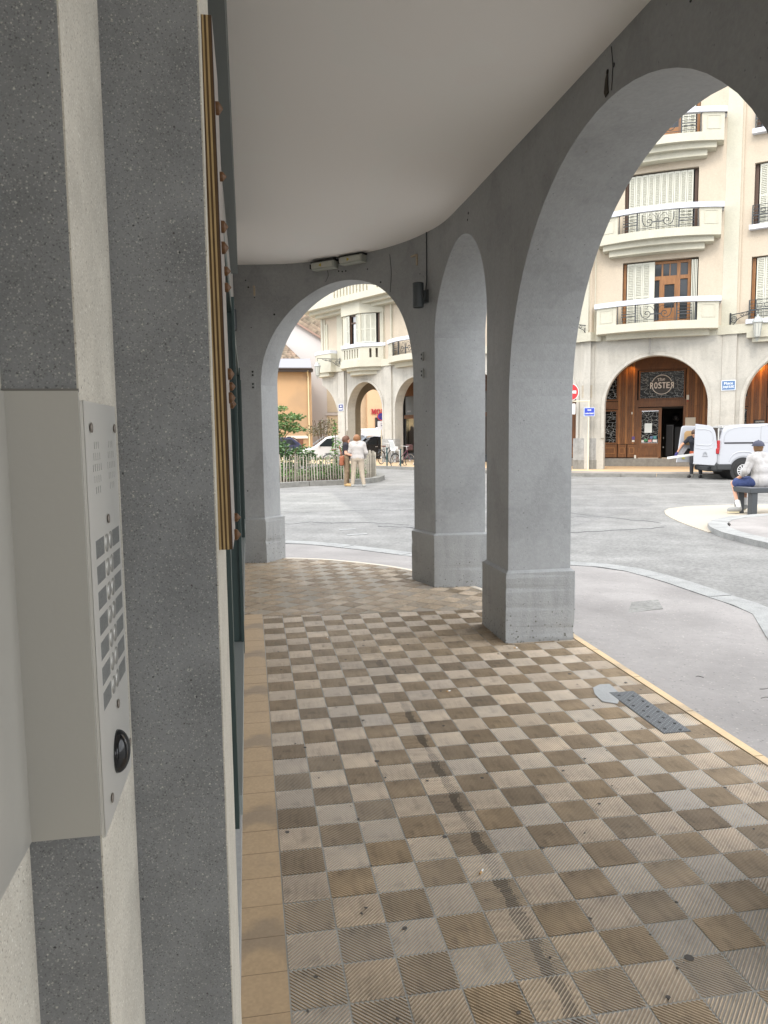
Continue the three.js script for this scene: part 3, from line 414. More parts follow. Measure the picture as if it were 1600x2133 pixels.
  kerbs(O.slice(1, 16), 0.27, 0.03, -0.1, MT.granite, near, 1.1, 1);
  M([plan([[3.3, -6.3], [3.55, -6.7], [3.85, -6.75], [3.7, -6.4]], 0.02, 0.046)], MT.road3, 'worn_patch', near);
  M([[3.0, -4.05, 0.1], [2.92, -3.85, 0.06], [3.1, -4.2, 0.07], [2.85, -4.5, 0.05], [3.3, -3.6, 0.06]].map(([x, z, l]) => tube([[x, 0.058, z], [x + l * 0.5, 0.056, z - 0.02 + rr(-0.02, 0.02)], [x + l, 0.054, z + rr(-0.04, 0.04)]], 0.0022, 8, 4)), flatM(0.06, 0.055, 0.05, 0.9), 'twig', near).userData.kind = 'stuff';
  // cream resin apron and traffic island
  const isl = struct('traffic_island', 'rounded kerbed traffic island with a cream apron');
  M(plan([[12.5, -15.1], [11.2, -15.2], [10.2, -15.38], [9.3, -15.28], [8.75, -15.0], [8.42, -14.6], [8.1, -14], [7.85, -13.36], [7.62, -12.6], [7.45, -11.9], [7.33, -11.35], [12.5, -11]], -0.05, 0.012), MT.cream, 'cream_apron', isl);
  const K = [[7.35, -7.5], [7.13, -8.6], [7.11, -9.6], [7.14, -10.2], [7.2, -10.8], [7.38, -11.35], [7.66, -11.9], [8.1, -12.4], [8.73, -12.8], [9.6, -13.0], [11, -13.05], [12.6, -13.05]];
  kerbs(K, 0.3, 0.085, -0.05, MT.granite, isl, 0.95, 1);
  M(plan([...K.map(([x, z]) => [x + (x < 8 ? 0.28 : 0.1), z + (z < -11.5 ? 0.26 : 0.05)]), [12.6, -7.5]], -0.05, 0.08), MT.pave, 'surface', isl);
  // pavement along the far buildings
  const far = struct('far_pavement', 'tan pavement along the cream apartment building');
  const F = [[-4, -52], [2, -42.6], [4.3, -39], [5.11, -37.75], [6.36, -36.1], [7.39, -34.3], [8.8, -31.7], [10.3, -29.0], [11.3, -27.5], [12.6, -26.35], [13.9, -25.6], [15.4, -24.75], [17.5, -23.6], [24, -20], [40, -12]];
  M(plan([...F.map(([x, z]) => [x + 0.2, z - 0.16]), [60, -40], [40, -90], [-4, -90]], -0.05, 0.118), S({ map: T.tile, color: lin(1.05, 0.92, 0.72), roughness: 0.8 }), 'surface', far);
  kerbs(F, 0.3, 0.13, -0.05, MT.granite2, far, 1.2, 1);
  M(plan([...F.slice(6, 13).map(([x, z]) => [x + 0.24, z - 0.2]), ...F.slice(6, 13).reverse().map(([x, z]) => [x + 0.75, z - 1.0])], 0.118, 0.126), MT.pave, 'asphalt_margin', far);
  // planted bed behind the pale fence
  const bed = struct('planting_bed', 'kerbed planting bed at the edge of the square');
  const B = [[-8, -21.5], [-3, -22.6], [0, -23.7], [0.9, -24.3], [1.8, -24.85], [3.0, -25.08], [3.8, -25.4], [4.4, -26.2], [4.8, -27.5], [4.95, -29], [4.85, -31]];
  kerbs(B, 0.28, 0.16, -0.05, MT.granite2, bed, 1.3, -1);
  M(plan([...B.map(([x, z]) => [x - 0.2, z - 0.15]), [3.5, -33], [-8, -36]], -0.05, 0.14), MT.soil, 'soil', bed);
  for (let k = 0; k < 26; k++) { const a = rr(0.5, 3.6); const m = new THREE.Mesh(new THREE.IcosahedronGeometry(rr(0.03, 0.09), 1), MT.soil); m.scale.y = 0.6; m.position.set(a, 0.16, -24.95 - a * 0.16 + rr(-0.25, 0.12)); m.name = numbered('clod'); m.castShadow = m.receiveShadow = true; bed.add(m); }
}
// ---------------------------------------------------------------- fittings inside the arcade
function wallLamp(label, pos, ry) {
  const t = thing('wall_lamp', label, 'wall lamp', pos, ry, 'cylinder lamps on the arcade walls'), m = flatM(0.085, 0.095, 0.1, 0.5, 0.2);
  M([new THREE.LatheGeometry([[0, 0.12], [0.05, 0.12], [0.056, 0.115], [0.056, -0.115], [0.053, -0.125], [0.048, -0.125], [0.048, -0.09], [0, -0.09]].map((p) => new THREE.Vector2(...p)), 26).translate(0, 0, 0.1)], m, 'lamp_body', t);
  M([bx(0.055, 0.11, 0.055, 0, -0.01, 0.03), rb(0.085, 0.13, 0.02, 0.004, 0, -0.01, 0.008)], m, 'bracket', t);
  M([tube([[0.0, 0.05, 0.012], [0.012, 0.12, 0.01], [0.012, 0.3, 0.008], [0.012, 0.64 - 0.02, 0.008]], 0.006, 30, 6)], MT.iron, 'cable', t);
  return t;
}
const wall = (x, z) => { const s = sA(x, z), p = arcPath.at(s); return { p, ry: Math.atan2(-p.nx, -p.nz) }; };
{
  let w = wall(1.86, -7.6); w = wall(1.82, -7.76); wallLamp('dark grey cylinder wall lamp between the two smaller arches', [w.p.x, 3.06, w.p.z], w.ry);
  w = wall(-0.14, -9.5); wallLamp('grey cylinder wall lamp half hidden by the shop front at the left', [w.p.x, 3.03, w.p.z], w.ry);
  const c3 = (arcOpens[4].a + arcOpens[4].b) / 2;
  const boxLamp = (s, y, label) => {
    const p = arcPath.at(s), t = thing('emergency_light', label, 'light box', [p.x - p.nx * 0.05, y, p.z - p.nz * 0.05], Math.atan2(-p.nx, -p.nz), 'box lights under the ceiling'), m = flatM(0.42, 0.43, 0.38, 0.7);
    M([rb(0.31, 0.085, 0.1, 0.008)], m, 'housing', t); M([bx(0.29, 0.05, 0.02, 0, 0.0, 0.058)], flatM(0.5, 0.5, 0.44, 0.6), 'cover', t);
    M(ext([[-0.02, -0.016], [0.02, -0.016], [0, 0.02]], 0.002).rotateZ(label.includes('left') ? PI / 2 : -PI / 2).translate(-0.02, 0, 0.0685), flatM(0.5, 0.38, 0.05, 0.6), 'warning_mark', t);
    M([bx(0.05, 0.05, 0.07, -0.18, 0.01, -0.02), bx(0.34, 0.015, 0.09, 0, 0.047, 0)], MT.black, 'cable_gland', t); return t;
  };
  boxLamp(c3 - 0.18, 3.615, 'grey box light under the ceiling, right one of two'); boxLamp(c3 + 0.22, 3.6, 'grey box light under the ceiling, left one of two');
  const rust = S({ map: T.plinth, color: lin(1.5, 1.2, 0.9), roughness: 0.9 });
  const brk = (x, z, y, label, g) => { const q = wall(x, z), t = thing('metal_bracket', label, 'bracket', [q.p.x, y, q.p.z], q.ry); M(g, rust, 'flange', t); M([bx(0.012, 0.012, 0.014, 0, -0.03, 0.004), bx(0.01, 0.01, 0.014, 0, -0.07, 0.004)], MT.black, 'bolt', t); };
  brk(1.75, -7.95, 3.5, 'rusty angled bracket on the wall beside the cylinder lamp', [bx(0.022, 0.11, 0.012, 0, -0.05, 0.006), bx(0.1, 0.014, 0.02, -0.05, 0, 0.01)]);
  brk(0.1, -9.46, 3.42, 'small rusty bracket on the wall left of the far arch', [bx(0.022, 0.1, 0.012, 0, -0.05, 0.006), bx(0.02, 0.02, 0.05, 0, 0, 0.02)]);
  const plate = (x, z, y, label) => { const q = wall(x, z), t = thing('fixing_plate', label, 'wall plate', [q.p.x, y, q.p.z], q.ry); M(ext(rrect(0.05, 0.085, 0.012), 0.012, 0.002), flatM(0.34, 0.35, 0.34, 0.6), 'plate', t); M([cy(0.012, 0.012, 0.004, 0, 0, 0, 12).rotateX(PI / 2).translate(0, 0.02, 0.0145), cy(0.012, 0.012, 0.004, 0, 0, 0, 12).rotateX(PI / 2).translate(0, -0.02, 0.0145)], MT.black, 'hole', t); };
  plate(0.06, -9.46, 2.41, 'upper two-hole wall plate on the pillar left of the far arch'); plate(0.06, -9.46, 2.265, 'lower two-hole wall plate on the pillar left of the far arch');
  plate(1.79, -7.85, 2.46, 'upper two-hole wall plate on the pillar under the cylinder lamp'); plate(1.79, -7.85, 2.29, 'lower two-hole wall plate on the pillar under the cylinder lamp');
  for (const [x, z, r, lab] of [[1.17, -4.55, 0.4, 'cigarette end lying on a tile in mid floor'], [0.55, -5.9, 1.2, 'cigarette end lying on the far tiles near the shop front'], [1.9, -5.36, 0.2, 'cigarette end lying at the foot of the near pillar'], [0.8, -2.62, 0.9, 'cigarette end lying on a dark tile in the foreground']]) { const t = thing('cigarette_end', lab, 'cigarette end', [x, -0.0123 * z + 0.005, z], r); M([bar([0, 0, 0], [0.016, 0, 0], 0.0038)], flatM(0.5, 0.3, 0.12), 'filter', t); M([bar([0.016, 0, 0], [0.032, 0, 0], 0.0037)], MT.white, 'paper', t); }
}
// ---------------------------------------------------------------- cream apartment building over stone arches
{
  const base = V(13.69, 0.12, -29.46), bld = thing('apartment_building', 'cream and peach apartment building with curved white balconies over grey stone arches', 'building', base.toArray());
  const frame = (x, z, tx, tz) => { const l = Math.hypot(tx, tz); tx /= l; tz /= l; return new THREE.Matrix4().makeBasis(V(tx, 0, tz), V(0, 1, 0), V(-tz, 0, tx)).premultiply(new THREE.Matrix4().makeTranslation(x - base.x, -base.y, z - base.z)); };
  const FL = frame(5.33, -44.28, 0.4788, 0.8779), FR = frame(13.69, -29.46, 0.8474, 0.53095), FE = frame(17.94, -26.79, 0.74, 0.67);
  const P = (F, geos, mat, name, parent = bld, label) => { const g = merge(geos).clone(); g.applyMatrix4(F); g.userData.uv = 1; return M(g, mat, name, parent, label); };
  T.plas = tex(512, conc([0.49, 0.47, 0.385], 0.1, 101, 12), 3); T.peach = tex(512, conc([0.49, 0.42, 0.33], 0.1, 103, 10), 3);
  const cream = S({ map: T.plas, roughness: 0.9, side: 2 }), peach = S({ map: T.peach, roughness: 0.9, side: 2 }), wht = flatM(0.6, 0.62, 0.68, 0.7), shut = flatM(0.54, 0.535, 0.46, 0.6), brownM = flatM(0.07, 0.035, 0.02, 0.5);
  const woodT = (c, k) => tex(512, (u, v) => { const g = fbm(u * 1, v * 0.12, 24, 4, k) * 0.6 + 0.4 * vn(u * 90 + 3 * fbm(u, v, 4, 3, k + 2), v * 5, 90, k + 3), s = 0.55 + 0.9 * g; return [c[0] * s, c[1] * s, c[2] * s]; }, 0.9);
  T.wood = woodT([0.135, 0.055, 0.017], 7); T.woodL = woodT([0.25, 0.11, 0.035], 13);
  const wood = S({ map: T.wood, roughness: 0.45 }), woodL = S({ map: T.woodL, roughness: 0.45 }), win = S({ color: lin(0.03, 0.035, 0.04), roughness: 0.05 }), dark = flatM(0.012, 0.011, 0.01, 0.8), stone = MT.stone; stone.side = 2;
  const bulge = (u) => 0.28 * Math.max(0, 1 - ((u - 2.42) / 2.45) ** 2);
  const PS = (F, list, ...r) => list.flat(3).map((g) => P(F, g, ...r))[0];
  const bend = (g, f) => { g = flat(g); if (!g.userData.uv) { uvm(g); kuv(g); } const p = g.attributes.position; for (let i = 0; i < p.count; i++) p.setZ(i, p.getZ(i) + f(p.getX(i))); g.computeVertexNormals(); return g; };
  const B = (u0, u1, y0, y1, w0, w1) => bx(u1 - u0, y1 - y0, w1 - w0, (u0 + u1) / 2, (y0 + y1) / 2, (w0 + w1) / 2);
  const wallHoles = (u0, u1, y0, y1, holes, d, w) => { // subdivided outline so that it can bend
    const ring = (a, b, c, e) => { const r = [], n = Math.max(1, Math.round((b - a) / 0.4)); for (let k = 0; k <= n; k++) r.push([mix(a, b, k / n), c]); for (let k = n; k >= 0; k--) r.push([mix(a, b, k / n), e]); return r; };
    return ext(ring(u0, u1, y0, y1), d, 0, holes.map(([a, b, c, e]) => ring(a, b, c, e))).translate(0, 0, w);
  };
  const archivolt = (c, hw, spring, top, wd) => { const s = new THREE.Shape(), R = hw + wd, r2 = top - spring + wd; s.moveTo(c - R, 1.37); s.lineTo(c - R, spring); s.absellipse(c, spring, R, r2, PI, 0, true); s.lineTo(c + R, 1.37); s.lineTo(c + hw, 1.37); s.lineTo(c + hw, spring); s.absellipse(c, spring, hw, top - spring, 0, PI, false); s.lineTo(c - hw, 1.37); return new THREE.ExtrudeGeometry(s, { depth: 0.05, bevelEnabled: true, bevelSize: 0.012, bevelThickness: 0.012, bevelSegments: 1, curveSegments: 30 }); };
  const pil = (F, u, w = 0.56) => { P(F, B(u - w / 2, u + w / 2, 1.37, 5.22, -0.3, 0.09), stone, 'pilaster'); P(F, [B(u - w / 2 - 0.03, u + w / 2 + 0.03, 0.49, 1.37, -0.3, 0.13), B(u + w / 2 + 0.03, u + w / 2 + 0.26, 0.49, 1.37, -0.3, 0.06), B(u - w / 2 - 0.26, u - w / 2 - 0.03, 0.49, 1.37, -0.3, 0.06)], MT.granite, 'pilaster_base'); P(F, [B(u - w / 2 - 0.035, u + w / 2 + 0.035, 0.05, 0.488, -0.3, 0.135), B(u + w / 2 + 0.035, u + w / 2 + 0.27, 0.05, 0.488, -0.3, 0.065), B(u - w / 2 - 0.27, u - w / 2 - 0.035, 0.05, 0.488, -0.3, 0.065)], MT.granite2, 'plinth'); };
  const leafG = (w, h) => { const g = [bx(0.045, h, 0.03, -w / 2 + 0.0225, 0, 0), bx(0.045, h, 0.03, w / 2 - 0.0225, 0, 0), bx(w - 0.09, 0.07, 0.03, 0, h / 2 - 0.035, 0), bx(w - 0.09, 0.09, 0.03, 0, -h / 2 + 0.045, 0), bx(w - 0.09, 0.06, 0.03, 0, -0.05, 0), bx(w - 0.09, h, 0.004, 0, 0, -0.012)]; const n = Math.floor(h / 0.062); for (let k = 1; k < n; k++) { const b = new THREE.BoxGeometry(w - 0.088, 0.036, 0.008); b.rotateX(-0.75); g.push(b.translate(0, -h / 2 + k * h / n, 0.004)); } return merge(g); };
  const leaves = (F, par, u0, u1, y0, y1, w, n, zig = 0.05, f) => { const d = (u1 - u0) / n, lg = leafG(d - 0.008, y1 - y0); for (let k = 0; k < n; k++) { const u = u0 + (k + 0.5) * d, g = lg.clone().rotateY(k % 2 ? zig : -zig).translate(u, (y0 + y1) / 2, w + (f ? f(u) : 0)); P(F, kuv(g), shut, 'shutter', par); } };

  // ---- ground storey: stone arches
  const stoneArch = (F, u0, u1, opens, deform) => { const pts = []; for (let u = u0; u <= u1 + 1e-6; u += (u1 - u0) / 24) pts.push([u, -0.5 + (deform ? deform(u) : 0)]); const pa = pathOf(pts, 400); const o = opens.map(([c, hw, spring, top]) => ({ a: pa.near(c - hw, -0.5 + (deform ? deform(c - hw) : 0)), b: pa.near(c + hw, -0.5 + (deform ? deform(c + hw) : 0)), spring, top, ax: [0, 1] })); P(F, quads(archWall(pa, o, 0, pa.L, 5.22, 0.5, 0.05).quads), stone, 'arch_wall'); for (const [c, hw, sp, tp] of opens) P(F, deform ? bend(archivolt(c, hw, sp, tp, 0.11), deform) : archivolt(c, hw, sp, tp, 0.11), stone, 'arch_ring'); };
  stoneArch(FL, -0.5, 17.1, [0, 1, 2, 3].map((k) => [2.12 + 4.25 * k, 1.6, 2.88, 4.5])); stoneArch(FR, -0.05, 5.0, [[2.42, 1.92, 2.62, 4.55]], bulge); stoneArch(FE, 0, 12, [[2.5, 1.95, 2.62, 4.55], [7.4, 1.95, 2.62, 4.55]]);
  for (let k = 0; k < 4; k++) pil(FL, 4.25 * k - 0.02, 0.62); pil(FR, -0.19, 0.54); pil(FE, 0.02, 0.5); pil(FE, 4.95, 0.5);
  { const s = new THREE.Shape(); s.moveTo(-0.5, 5.22); s.lineTo(-2.05, 5.22); s.lineTo(-2.05, 4.55); s.bezierCurveTo(-1.3, 4.25, -0.7, 3.7, -0.42, 2.7); s.lineTo(-0.4, 2.6); s.lineTo(-0.3, 2.6); s.lineTo(-0.3, 5.22); P(FL, new THREE.ExtrudeGeometry(s, { depth: 0.5, bevelEnabled: false, curveSegments: 24 }).translate(0, 0, -0.5), stone, 'corner_bracket'); }
  { // end wall of the left arcade, with an arch to the side street; ceilings
    const pa = pathOf([[-0.45, -0.5], [-0.45, -4.2]], 200); P(FL, quads(archWall(pa, [{ a: 0.85, b: 3.15, spring: 3.05, top: 4.28, ax: [-1, 0] }], 0, pa.L, 5.2, 0.35, 0.05).quads), S({ map: T.stone, color: lin(0.62, 0.55, 0.46), roughness: 0.9, side: 2 }), 'side_arch');
    P(FL, [B(-0.4, 17, 4.85, 5.2, -4.5, -0.5), B(-0.4, 17, 4.6, 4.85, -1.5, -1.2), B(-0.4, 17, 4.6, 4.85, -2.7, -2.4)], flatM(0.2, 0.17, 0.14, 0.8), 'arcade_ceiling'); P(FR, B(-3, 9, 4.86, 5.2, -4.5, -0.5), flatM(0.3, 0.17, 0.09, 0.8), 'arcade_ceiling');
  }
  // string course
  P(FL, B(-0.5, 17.2, 5.22, 5.56, -0.4, 0.16), cream, 'string_course'); P(FR, B(-0.5, 0.35, 5.22, 5.56, -0.3, 0.16), cream, 'string_course'); P(FR, [0, 1, 2, 3, 4, 5, 6, 7].map((k) => bend(B(k * 0.6, (k + 1) * 0.6, 5.21, 5.58, -0.35, 0.02), bulge)), cream, 'string_course'); P(FE, B(-0.5, 12, 5.22, 5.56, -0.3, 0.16), cream, 'string_course');
  // ---- upper walls
  P(FL, [B(-2.04, 17.1, 5.4, 8.72, -0.6, -0.02)], peach, 'wall'); P(FL, B(-2.04, -1.9, 5.4, 8.72, -9, -0.6), cream, 'wall'); P(FL, B(-2.0, 17.1, 8.72, 16, -1.2, -0.9), peach, 'wall');
  PS(FL, [B(-0.36, 0.16, 5.5, 8.7, -0.02, 0.07), B(3.84, 3.9, 5.5, 8.7, -0.02, 0.08), B(4.52, 4.6, 5.5, 8.7, -0.02, 0.08), B(16.4, 17.0, 5.5, 16, -0.02, 0.07), B(-2.04, -1.86, 5.5, 8.7, -0.02, 0.04)], cream, 'pilaster_strip');
  const RW = [[1.12, 3.86, 5.62, 8.15], [1.15, 3.78, 9.1, 11.42], [1.12, 3.78, 12.36, 14.75]];
  P(FR, bend(wallHoles(0.08, 4.76, 5.5, 16.5, RW, 0.35, -0.35), bulge), peach, 'wall');
  P(FR, [B(-0.5, 0.1, 5.5, 16.5, -0.5, 0.07)], cream, 'pilaster_strip'); P(FE, [B(-0.3, 0.22, 5.5, 16.5, -0.3, 0.09)], cream, 'pilaster_strip'); P(FE, B(0.22, 0.3, 5.5, 16.5, -0.3, 0.05), peach, 'pilaster_strip');
  const EW = [[0.66, 2.7, 5.72, 7.98], [0.66, 2.7, 9.1, 11.3], [0.66, 2.7, 12.45, 14.6], [5.4, 7.4, 5.72, 7.98]];
  P(FE, wallHoles(0.3, 12, 5.5, 16.5, EW, 0.35, -0.36), peach, 'wall');
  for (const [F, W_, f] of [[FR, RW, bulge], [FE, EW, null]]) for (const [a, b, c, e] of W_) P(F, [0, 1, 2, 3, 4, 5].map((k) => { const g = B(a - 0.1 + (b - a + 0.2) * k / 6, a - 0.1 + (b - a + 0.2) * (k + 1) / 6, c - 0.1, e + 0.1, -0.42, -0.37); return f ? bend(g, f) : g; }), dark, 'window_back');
  // window 1 of the curved bay: shutters, wooden french window, folded shutters
  const posts = (F, a, b, c, e, f, m) => PS(F, [bend(B(a, a + 0.11, c, e, -0.3, -0.18), f), bend(B(b - 0.11, b, c, e, -0.3, -0.18), f)], m, 'window_frame');
  {
    const w1 = posts(FR, 1.14, 3.6, 5.65, 8.12, bulge, woodL); leaves(FR, w1, 1.28, 2.14, 5.66, 8.1, -0.14, 3, 0.03, bulge); P(FR, [bend(B(2.12, 2.3, 5.66, 8.1, -0.2, -0.12), bulge)], shut, 'shutter', w1);
    for (let k = 0; k < 4; k++) P(FR, bend(B(3.62 + k * 0.055, 3.655 + k * 0.055, 5.66, 8.06, -0.3, 0.02 - 0.02 * (k % 2)), bulge), shut, 'shutter', w1);
    const D = (a, b, c, e, w0 = -0.3, w1_ = -0.22) => bend(B(a, b, c, e, w0, w1_), bulge);
    P(FR, [D(2.22, 3.58, 8.02, 8.12), D(2.22, 3.58, 7.42, 7.56, -0.3, -0.2), D(2.22, 2.3, 5.66, 8.05), D(2.48, 2.6, 5.66, 7.42, -0.3, -0.2), D(2.54, 2.6, 7.56, 8.05), D(3.1, 3.22, 5.66, 8.05, -0.3, -0.2), D(2.83, 2.86, 7.56, 8.05), D(2.6, 3.1, 7.24, 7.42), D(2.6, 3.1, 5.66, 6.35), D(2.3, 2.48, 5.66, 5.9), D(3.22, 3.5, 5.66, 5.9), D(2.56, 2.66, 6.35, 7.3), D(3.02, 3.12, 6.35, 7.3)], woodL, 'french_window', w1);
    for (const [a, b, c, e] of [[2.3, 2.54, 7.56, 8.02], [2.6, 2.83, 7.56, 8.02], [2.86, 3.1, 7.56, 8.02], [3.22, 3.5, 7.56, 8.02], [2.3, 2.48, 5.9, 7.42], [2.66, 3.02, 6.35, 7.24], [3.22, 3.5, 5.9, 7.42]]) P(FR, D(a, b, c, e, -0.29, -0.28), win, 'pane', w1);
    const w2 = posts(FR, 1.16, 3.76, 9.12, 11.4, bulge, brownM); leaves(FR, w2, 1.3, 3.6, 9.12, 11.36, -0.12, 10, 0.1, bulge);
    const w3 = posts(FR, 1.14, 3.76, 12.38, 14.72, bulge, woodL); leaves(FR, w3, 1.3, 2.2, 12.4, 14.7, -0.14, 3, 0.05, bulge); leaves(FR, w3, 3.15, 3.62, 12.4, 14.7, -0.14, 2, 0.05, bulge); P(FR, [D(2.24, 2.34, 12.4, 14.7), D(3.02, 3.12, 12.4, 14.7), D(2.24, 3.12, 12.4, 13.0)], woodL, 'french_window', w3); P(FR, D(2.34, 3.02, 13.0, 14.7, -0.29, -0.28), win, 'pane', w3);
    for (const [i, m] of [[0, woodL], [1, brownM], [2, brownM], [3, woodL]]) { const [a, b, c, e] = EW[i], w = posts(FE, a + 0.02, b - 0.02, c + 0.02, e - 0.03, () => 0, m); leaves(FE, w, a + 0.17, b - 0.17, c + 0.02, e - 0.04, -0.13, 6, 0.07); }
  }
  // ---- curved balconies
  const FR0 = FR, line = (u) => 0.62 + 0.52 * (1 - ((u - 2.4) / 2.2) ** 2);
  const scroll = (x, y, r, dir, r0 = 0) => { const p = []; for (let k = 0; k <= 26; k++) { const a = k / 26 * PI * 3.1, q = r * (1 - k / 30) + r0; p.push([x + dir * q * Math.cos(a + PI), y - q * Math.sin(a + PI) * 1, 0]); } return p; };
  const balcony = (y, rail, tiers, FR_) => { const FR = FR_ || FR0;
    const out = (a, b, k, o = 0) => { const r = []; for (let i = 0; i <= 16; i++) { const u = mix(a, b, i / 16); r.push([u, -(line(u) * k + o)]); } return r; };
    const sl = P(FR, plan([[0.2, 0.1], ...out(0.2, 4.6, 1, 0.02), [4.6, 0.1]].map(([u, z]) => [u, -z]).reverse(), y - 0.3, y), cream, 'balcony');
    tiers.forEach(([a, b, k, y0, y1]) => P(FR, plan([[a, 0.2], ...out(a, b, k), [b, 0.2]].map(([u, z]) => [u, -z]).reverse(), y0, y1), cream, 'moulding', sl));
    const seg = (a, b, c, e, w0, w1, n = 8) => { const r = []; for (let k = 0; k < n; k++) r.push(bend(B(mix(a, b, k / n), mix(a, b, (k + 1) / n), c, e, w0, w1), line)); return r; };
    P(FR, [seg(0.2, 0.97, y, y + 0.68, -0.12, -0.02, 4), B(0.2, 0.3, y, y + 0.68, 0, 0.58)], cream, 'parapet', sl); P(FR, [seg(3.86, 4.6, y, y + 0.68, -0.12, -0.02, 4), B(4.5, 4.6, y, y + 0.68, 0, 0.58)], cream, 'parapet', sl);
    for (const [a, b] of [[0.32, 0.82], [4.02, 4.48]]) P(FR, [seg(a, b, y + 0.1, y + 0.13, -0.03, -0.005, 3), seg(a, b, y + 0.56, y + 0.59, -0.03, -0.005, 3), seg(a, a + 0.03, y + 0.13, y + 0.56, -0.03, -0.005, 1), seg(b - 0.03, b, y + 0.13, y + 0.56, -0.03, -0.005, 1)], cream, 'panel_moulding', sl);
    P(FR, [seg(0.12, 4.68, y + 0.68, y + 0.86, -0.16, 0.06, 18), B(0.12, 0.34, y + 0.68, y + 0.86, 0, 0.56), B(4.46, 4.68, y + 0.68, y + 0.86, 0, 0.56)], wht, 'handrail', sl);
    const g = [], v = (u, w = 0.02, y0 = 0.02, y1 = 0.68) => g.push(B(u - w / 2, u + w / 2, y + y0, y + y1, -0.09, -0.06)), h = (a, b, yy, t = 0.016) => { for (let k = 0; k < 4; k++) g.push(B(mix(a, b, k / 4), mix(a, b, (k + 1) / 4), y + yy - t / 2, y + yy + t / 2, -0.085, -0.065)); };
    for (const d of [0, 1]) { const U = (u) => d ? 4.83 - u : u; v(U(1.02), 0.035); v(U(1.16), 0.014); v(U(1.68), 0.045); v(U(1.76), 0.014); for (const yy of [0.12, 0.26, 0.36, 0.46, 0.58]) h(Math.min(U(1.16), U(1.68)), Math.max(U(1.16), U(1.68)), yy, yy === 0.36 || yy === 0.26 ? 0.03 : 0.014); h(Math.min(U(1.68), U(2.42)), Math.max(U(1.68), U(2.42)), 0.1, 0.014);
      g.push(tube([[U(1.86), y + 0.6, -0.075], [U(1.87), y + 0.36, -0.075], [U(1.95), y + 0.2, -0.075], [U(2.08), y + 0.16, -0.075], [U(2.2), y + 0.24, -0.075], [U(2.2), y + 0.36, -0.075], [U(2.1), y + 0.41, -0.075], [U(2.03), y + 0.34, -0.075], [U(2.07), y + 0.28, -0.075], [U(2.12), y + 0.3, -0.075]], 0.015, 36, 5), tube([[U(2.4), y + 0.3, -0.075], [U(2.3), y + 0.52, -0.075], [U(2.16), y + 0.6, -0.075], [U(2.08), y + 0.5, -0.075]], 0.009, 14, 5), tube([[U(2.41), y + 0.34, -0.075], [U(2.39), y + 0.52, -0.075], [U(2.33), y + 0.62, -0.075]], 0.008, 10, 5)); }
    h(2.2, 2.63, 0.3, 0.04); v(2.38, 0.02, 0.02, 0.34); v(2.45, 0.02, 0.02, 0.34);
    P(FR, g.map((q) => bend(q, line)), MT.iron, 'grille', sl);
  };
  balcony(5.72, 0, [[0.55, 4.3, 0.55, 5.2, 5.42]]); balcony(5.6, 0, [[0.55, 4.3, 0.55, 5.06, 5.3]], FL.clone().multiply(new THREE.Matrix4().makeTranslation(4.42, 0, -0.3)).multiply(new THREE.Matrix4().makeScale(0.88, 1, 1))); balcony(9.08, 0, [[0.4, 4.36, 0.82, 8.58, 8.78], [0.62, 4.05, 0.62, 8.36, 8.58]]); balcony(12.4, 0, [[0.4, 4.36, 0.82, 11.9, 12.1], [0.62, 4.05, 0.62, 11.68, 11.9]]);
  for (const [i, y] of [[0, 5.62], [1, 9.0], [2, 12.36], [3, 5.62]]) { // small iron window rails
    const [a, b] = EW[i], s = P(FE, B(a - 0.1, b + 0.1, y - 0.08, y + 0.08, -0.2, 0.24), wht, 'window_sill'), g = []; for (const u of [a + 0.0, a + 0.22, b - 0.22, b]) g.push(B(u - 0.02, u + 0.02, y + 0.08, y + 0.78, 0.14, 0.18)); for (const q of [0.16, 0.3, 0.4, 0.5, 0.62, 0.76]) g.push(B(a, b, y + q, y + q + (q === 0.4 ? 0.04 : 0.018), 0.15, 0.17)); for (let u = a + 0.35; u < b - 0.3; u += 0.22) g.push(tor(0.08, 0.01, u, y + 0.56, 0.16, 14)); P(FE, g, MT.iron, 'window_rail', s);
  }
  // slab under the next bay
  P(FE, B(0.62, 6, 5.02, 5.24, 0, 0.34), cream, 'moulding'); P(FE, B(0.8, 6, 4.86, 5.02, 0, 0.24), cream, 'moulding');
  // ---- left wing: prow-shaped bay, cornice, rounded corner balcony
  {
    const prow = (u0, um, u1, d, y0, y1) => plan([[u0, -0.1], [u1, -0.1], [u1, 0], [u1 - 1.08 * d / 0.86, d], [u0 + 1.08 * d / 0.86, d], [u0, 0]], y0, y1);
    const bay = P(FL, prow(0.0, 2.1, 4.0, 1.0, 5.24, 5.62), cream, 'bay', bld, 'angular bay with shutters and slotted parapet');
    P(FL, prow(0.55, 2.1, 3.6, 0.78, 5.06, 5.24), cream, 'moulding', bay); P(FL, prow(0.85, 2.1, 3.25, 0.58, 4.86, 5.06), cream, 'moulding', bay);
    const side = (u0, w0, u1, w1) => { const l = Math.hypot(u1 - u0, w1 - w0); return [new THREE.Matrix4().makeBasis(V((u1 - u0) / l, 0, (w1 - w0) / l), V(0, 1, 0), V(-(w1 - w0) / l, 0, (u1 - u0) / l)).premultiply(new THREE.Matrix4().makeTranslation(u0, 0, w0)), l]; };
    const [mA, lA] = side(1.2, 0.82, 2.84, 0.82), [mB, lB] = side(2.84, 0.82, 3.9, 0), [mC, lC] = side(0.14, 0, 1.2, 0.82); const pc = (m, g) => merge(g).applyMatrix4(m);
    const sl = (a, w) => [[a, 5.72], [a + w, 5.72], [a + w, 6.2], [a, 6.2]];
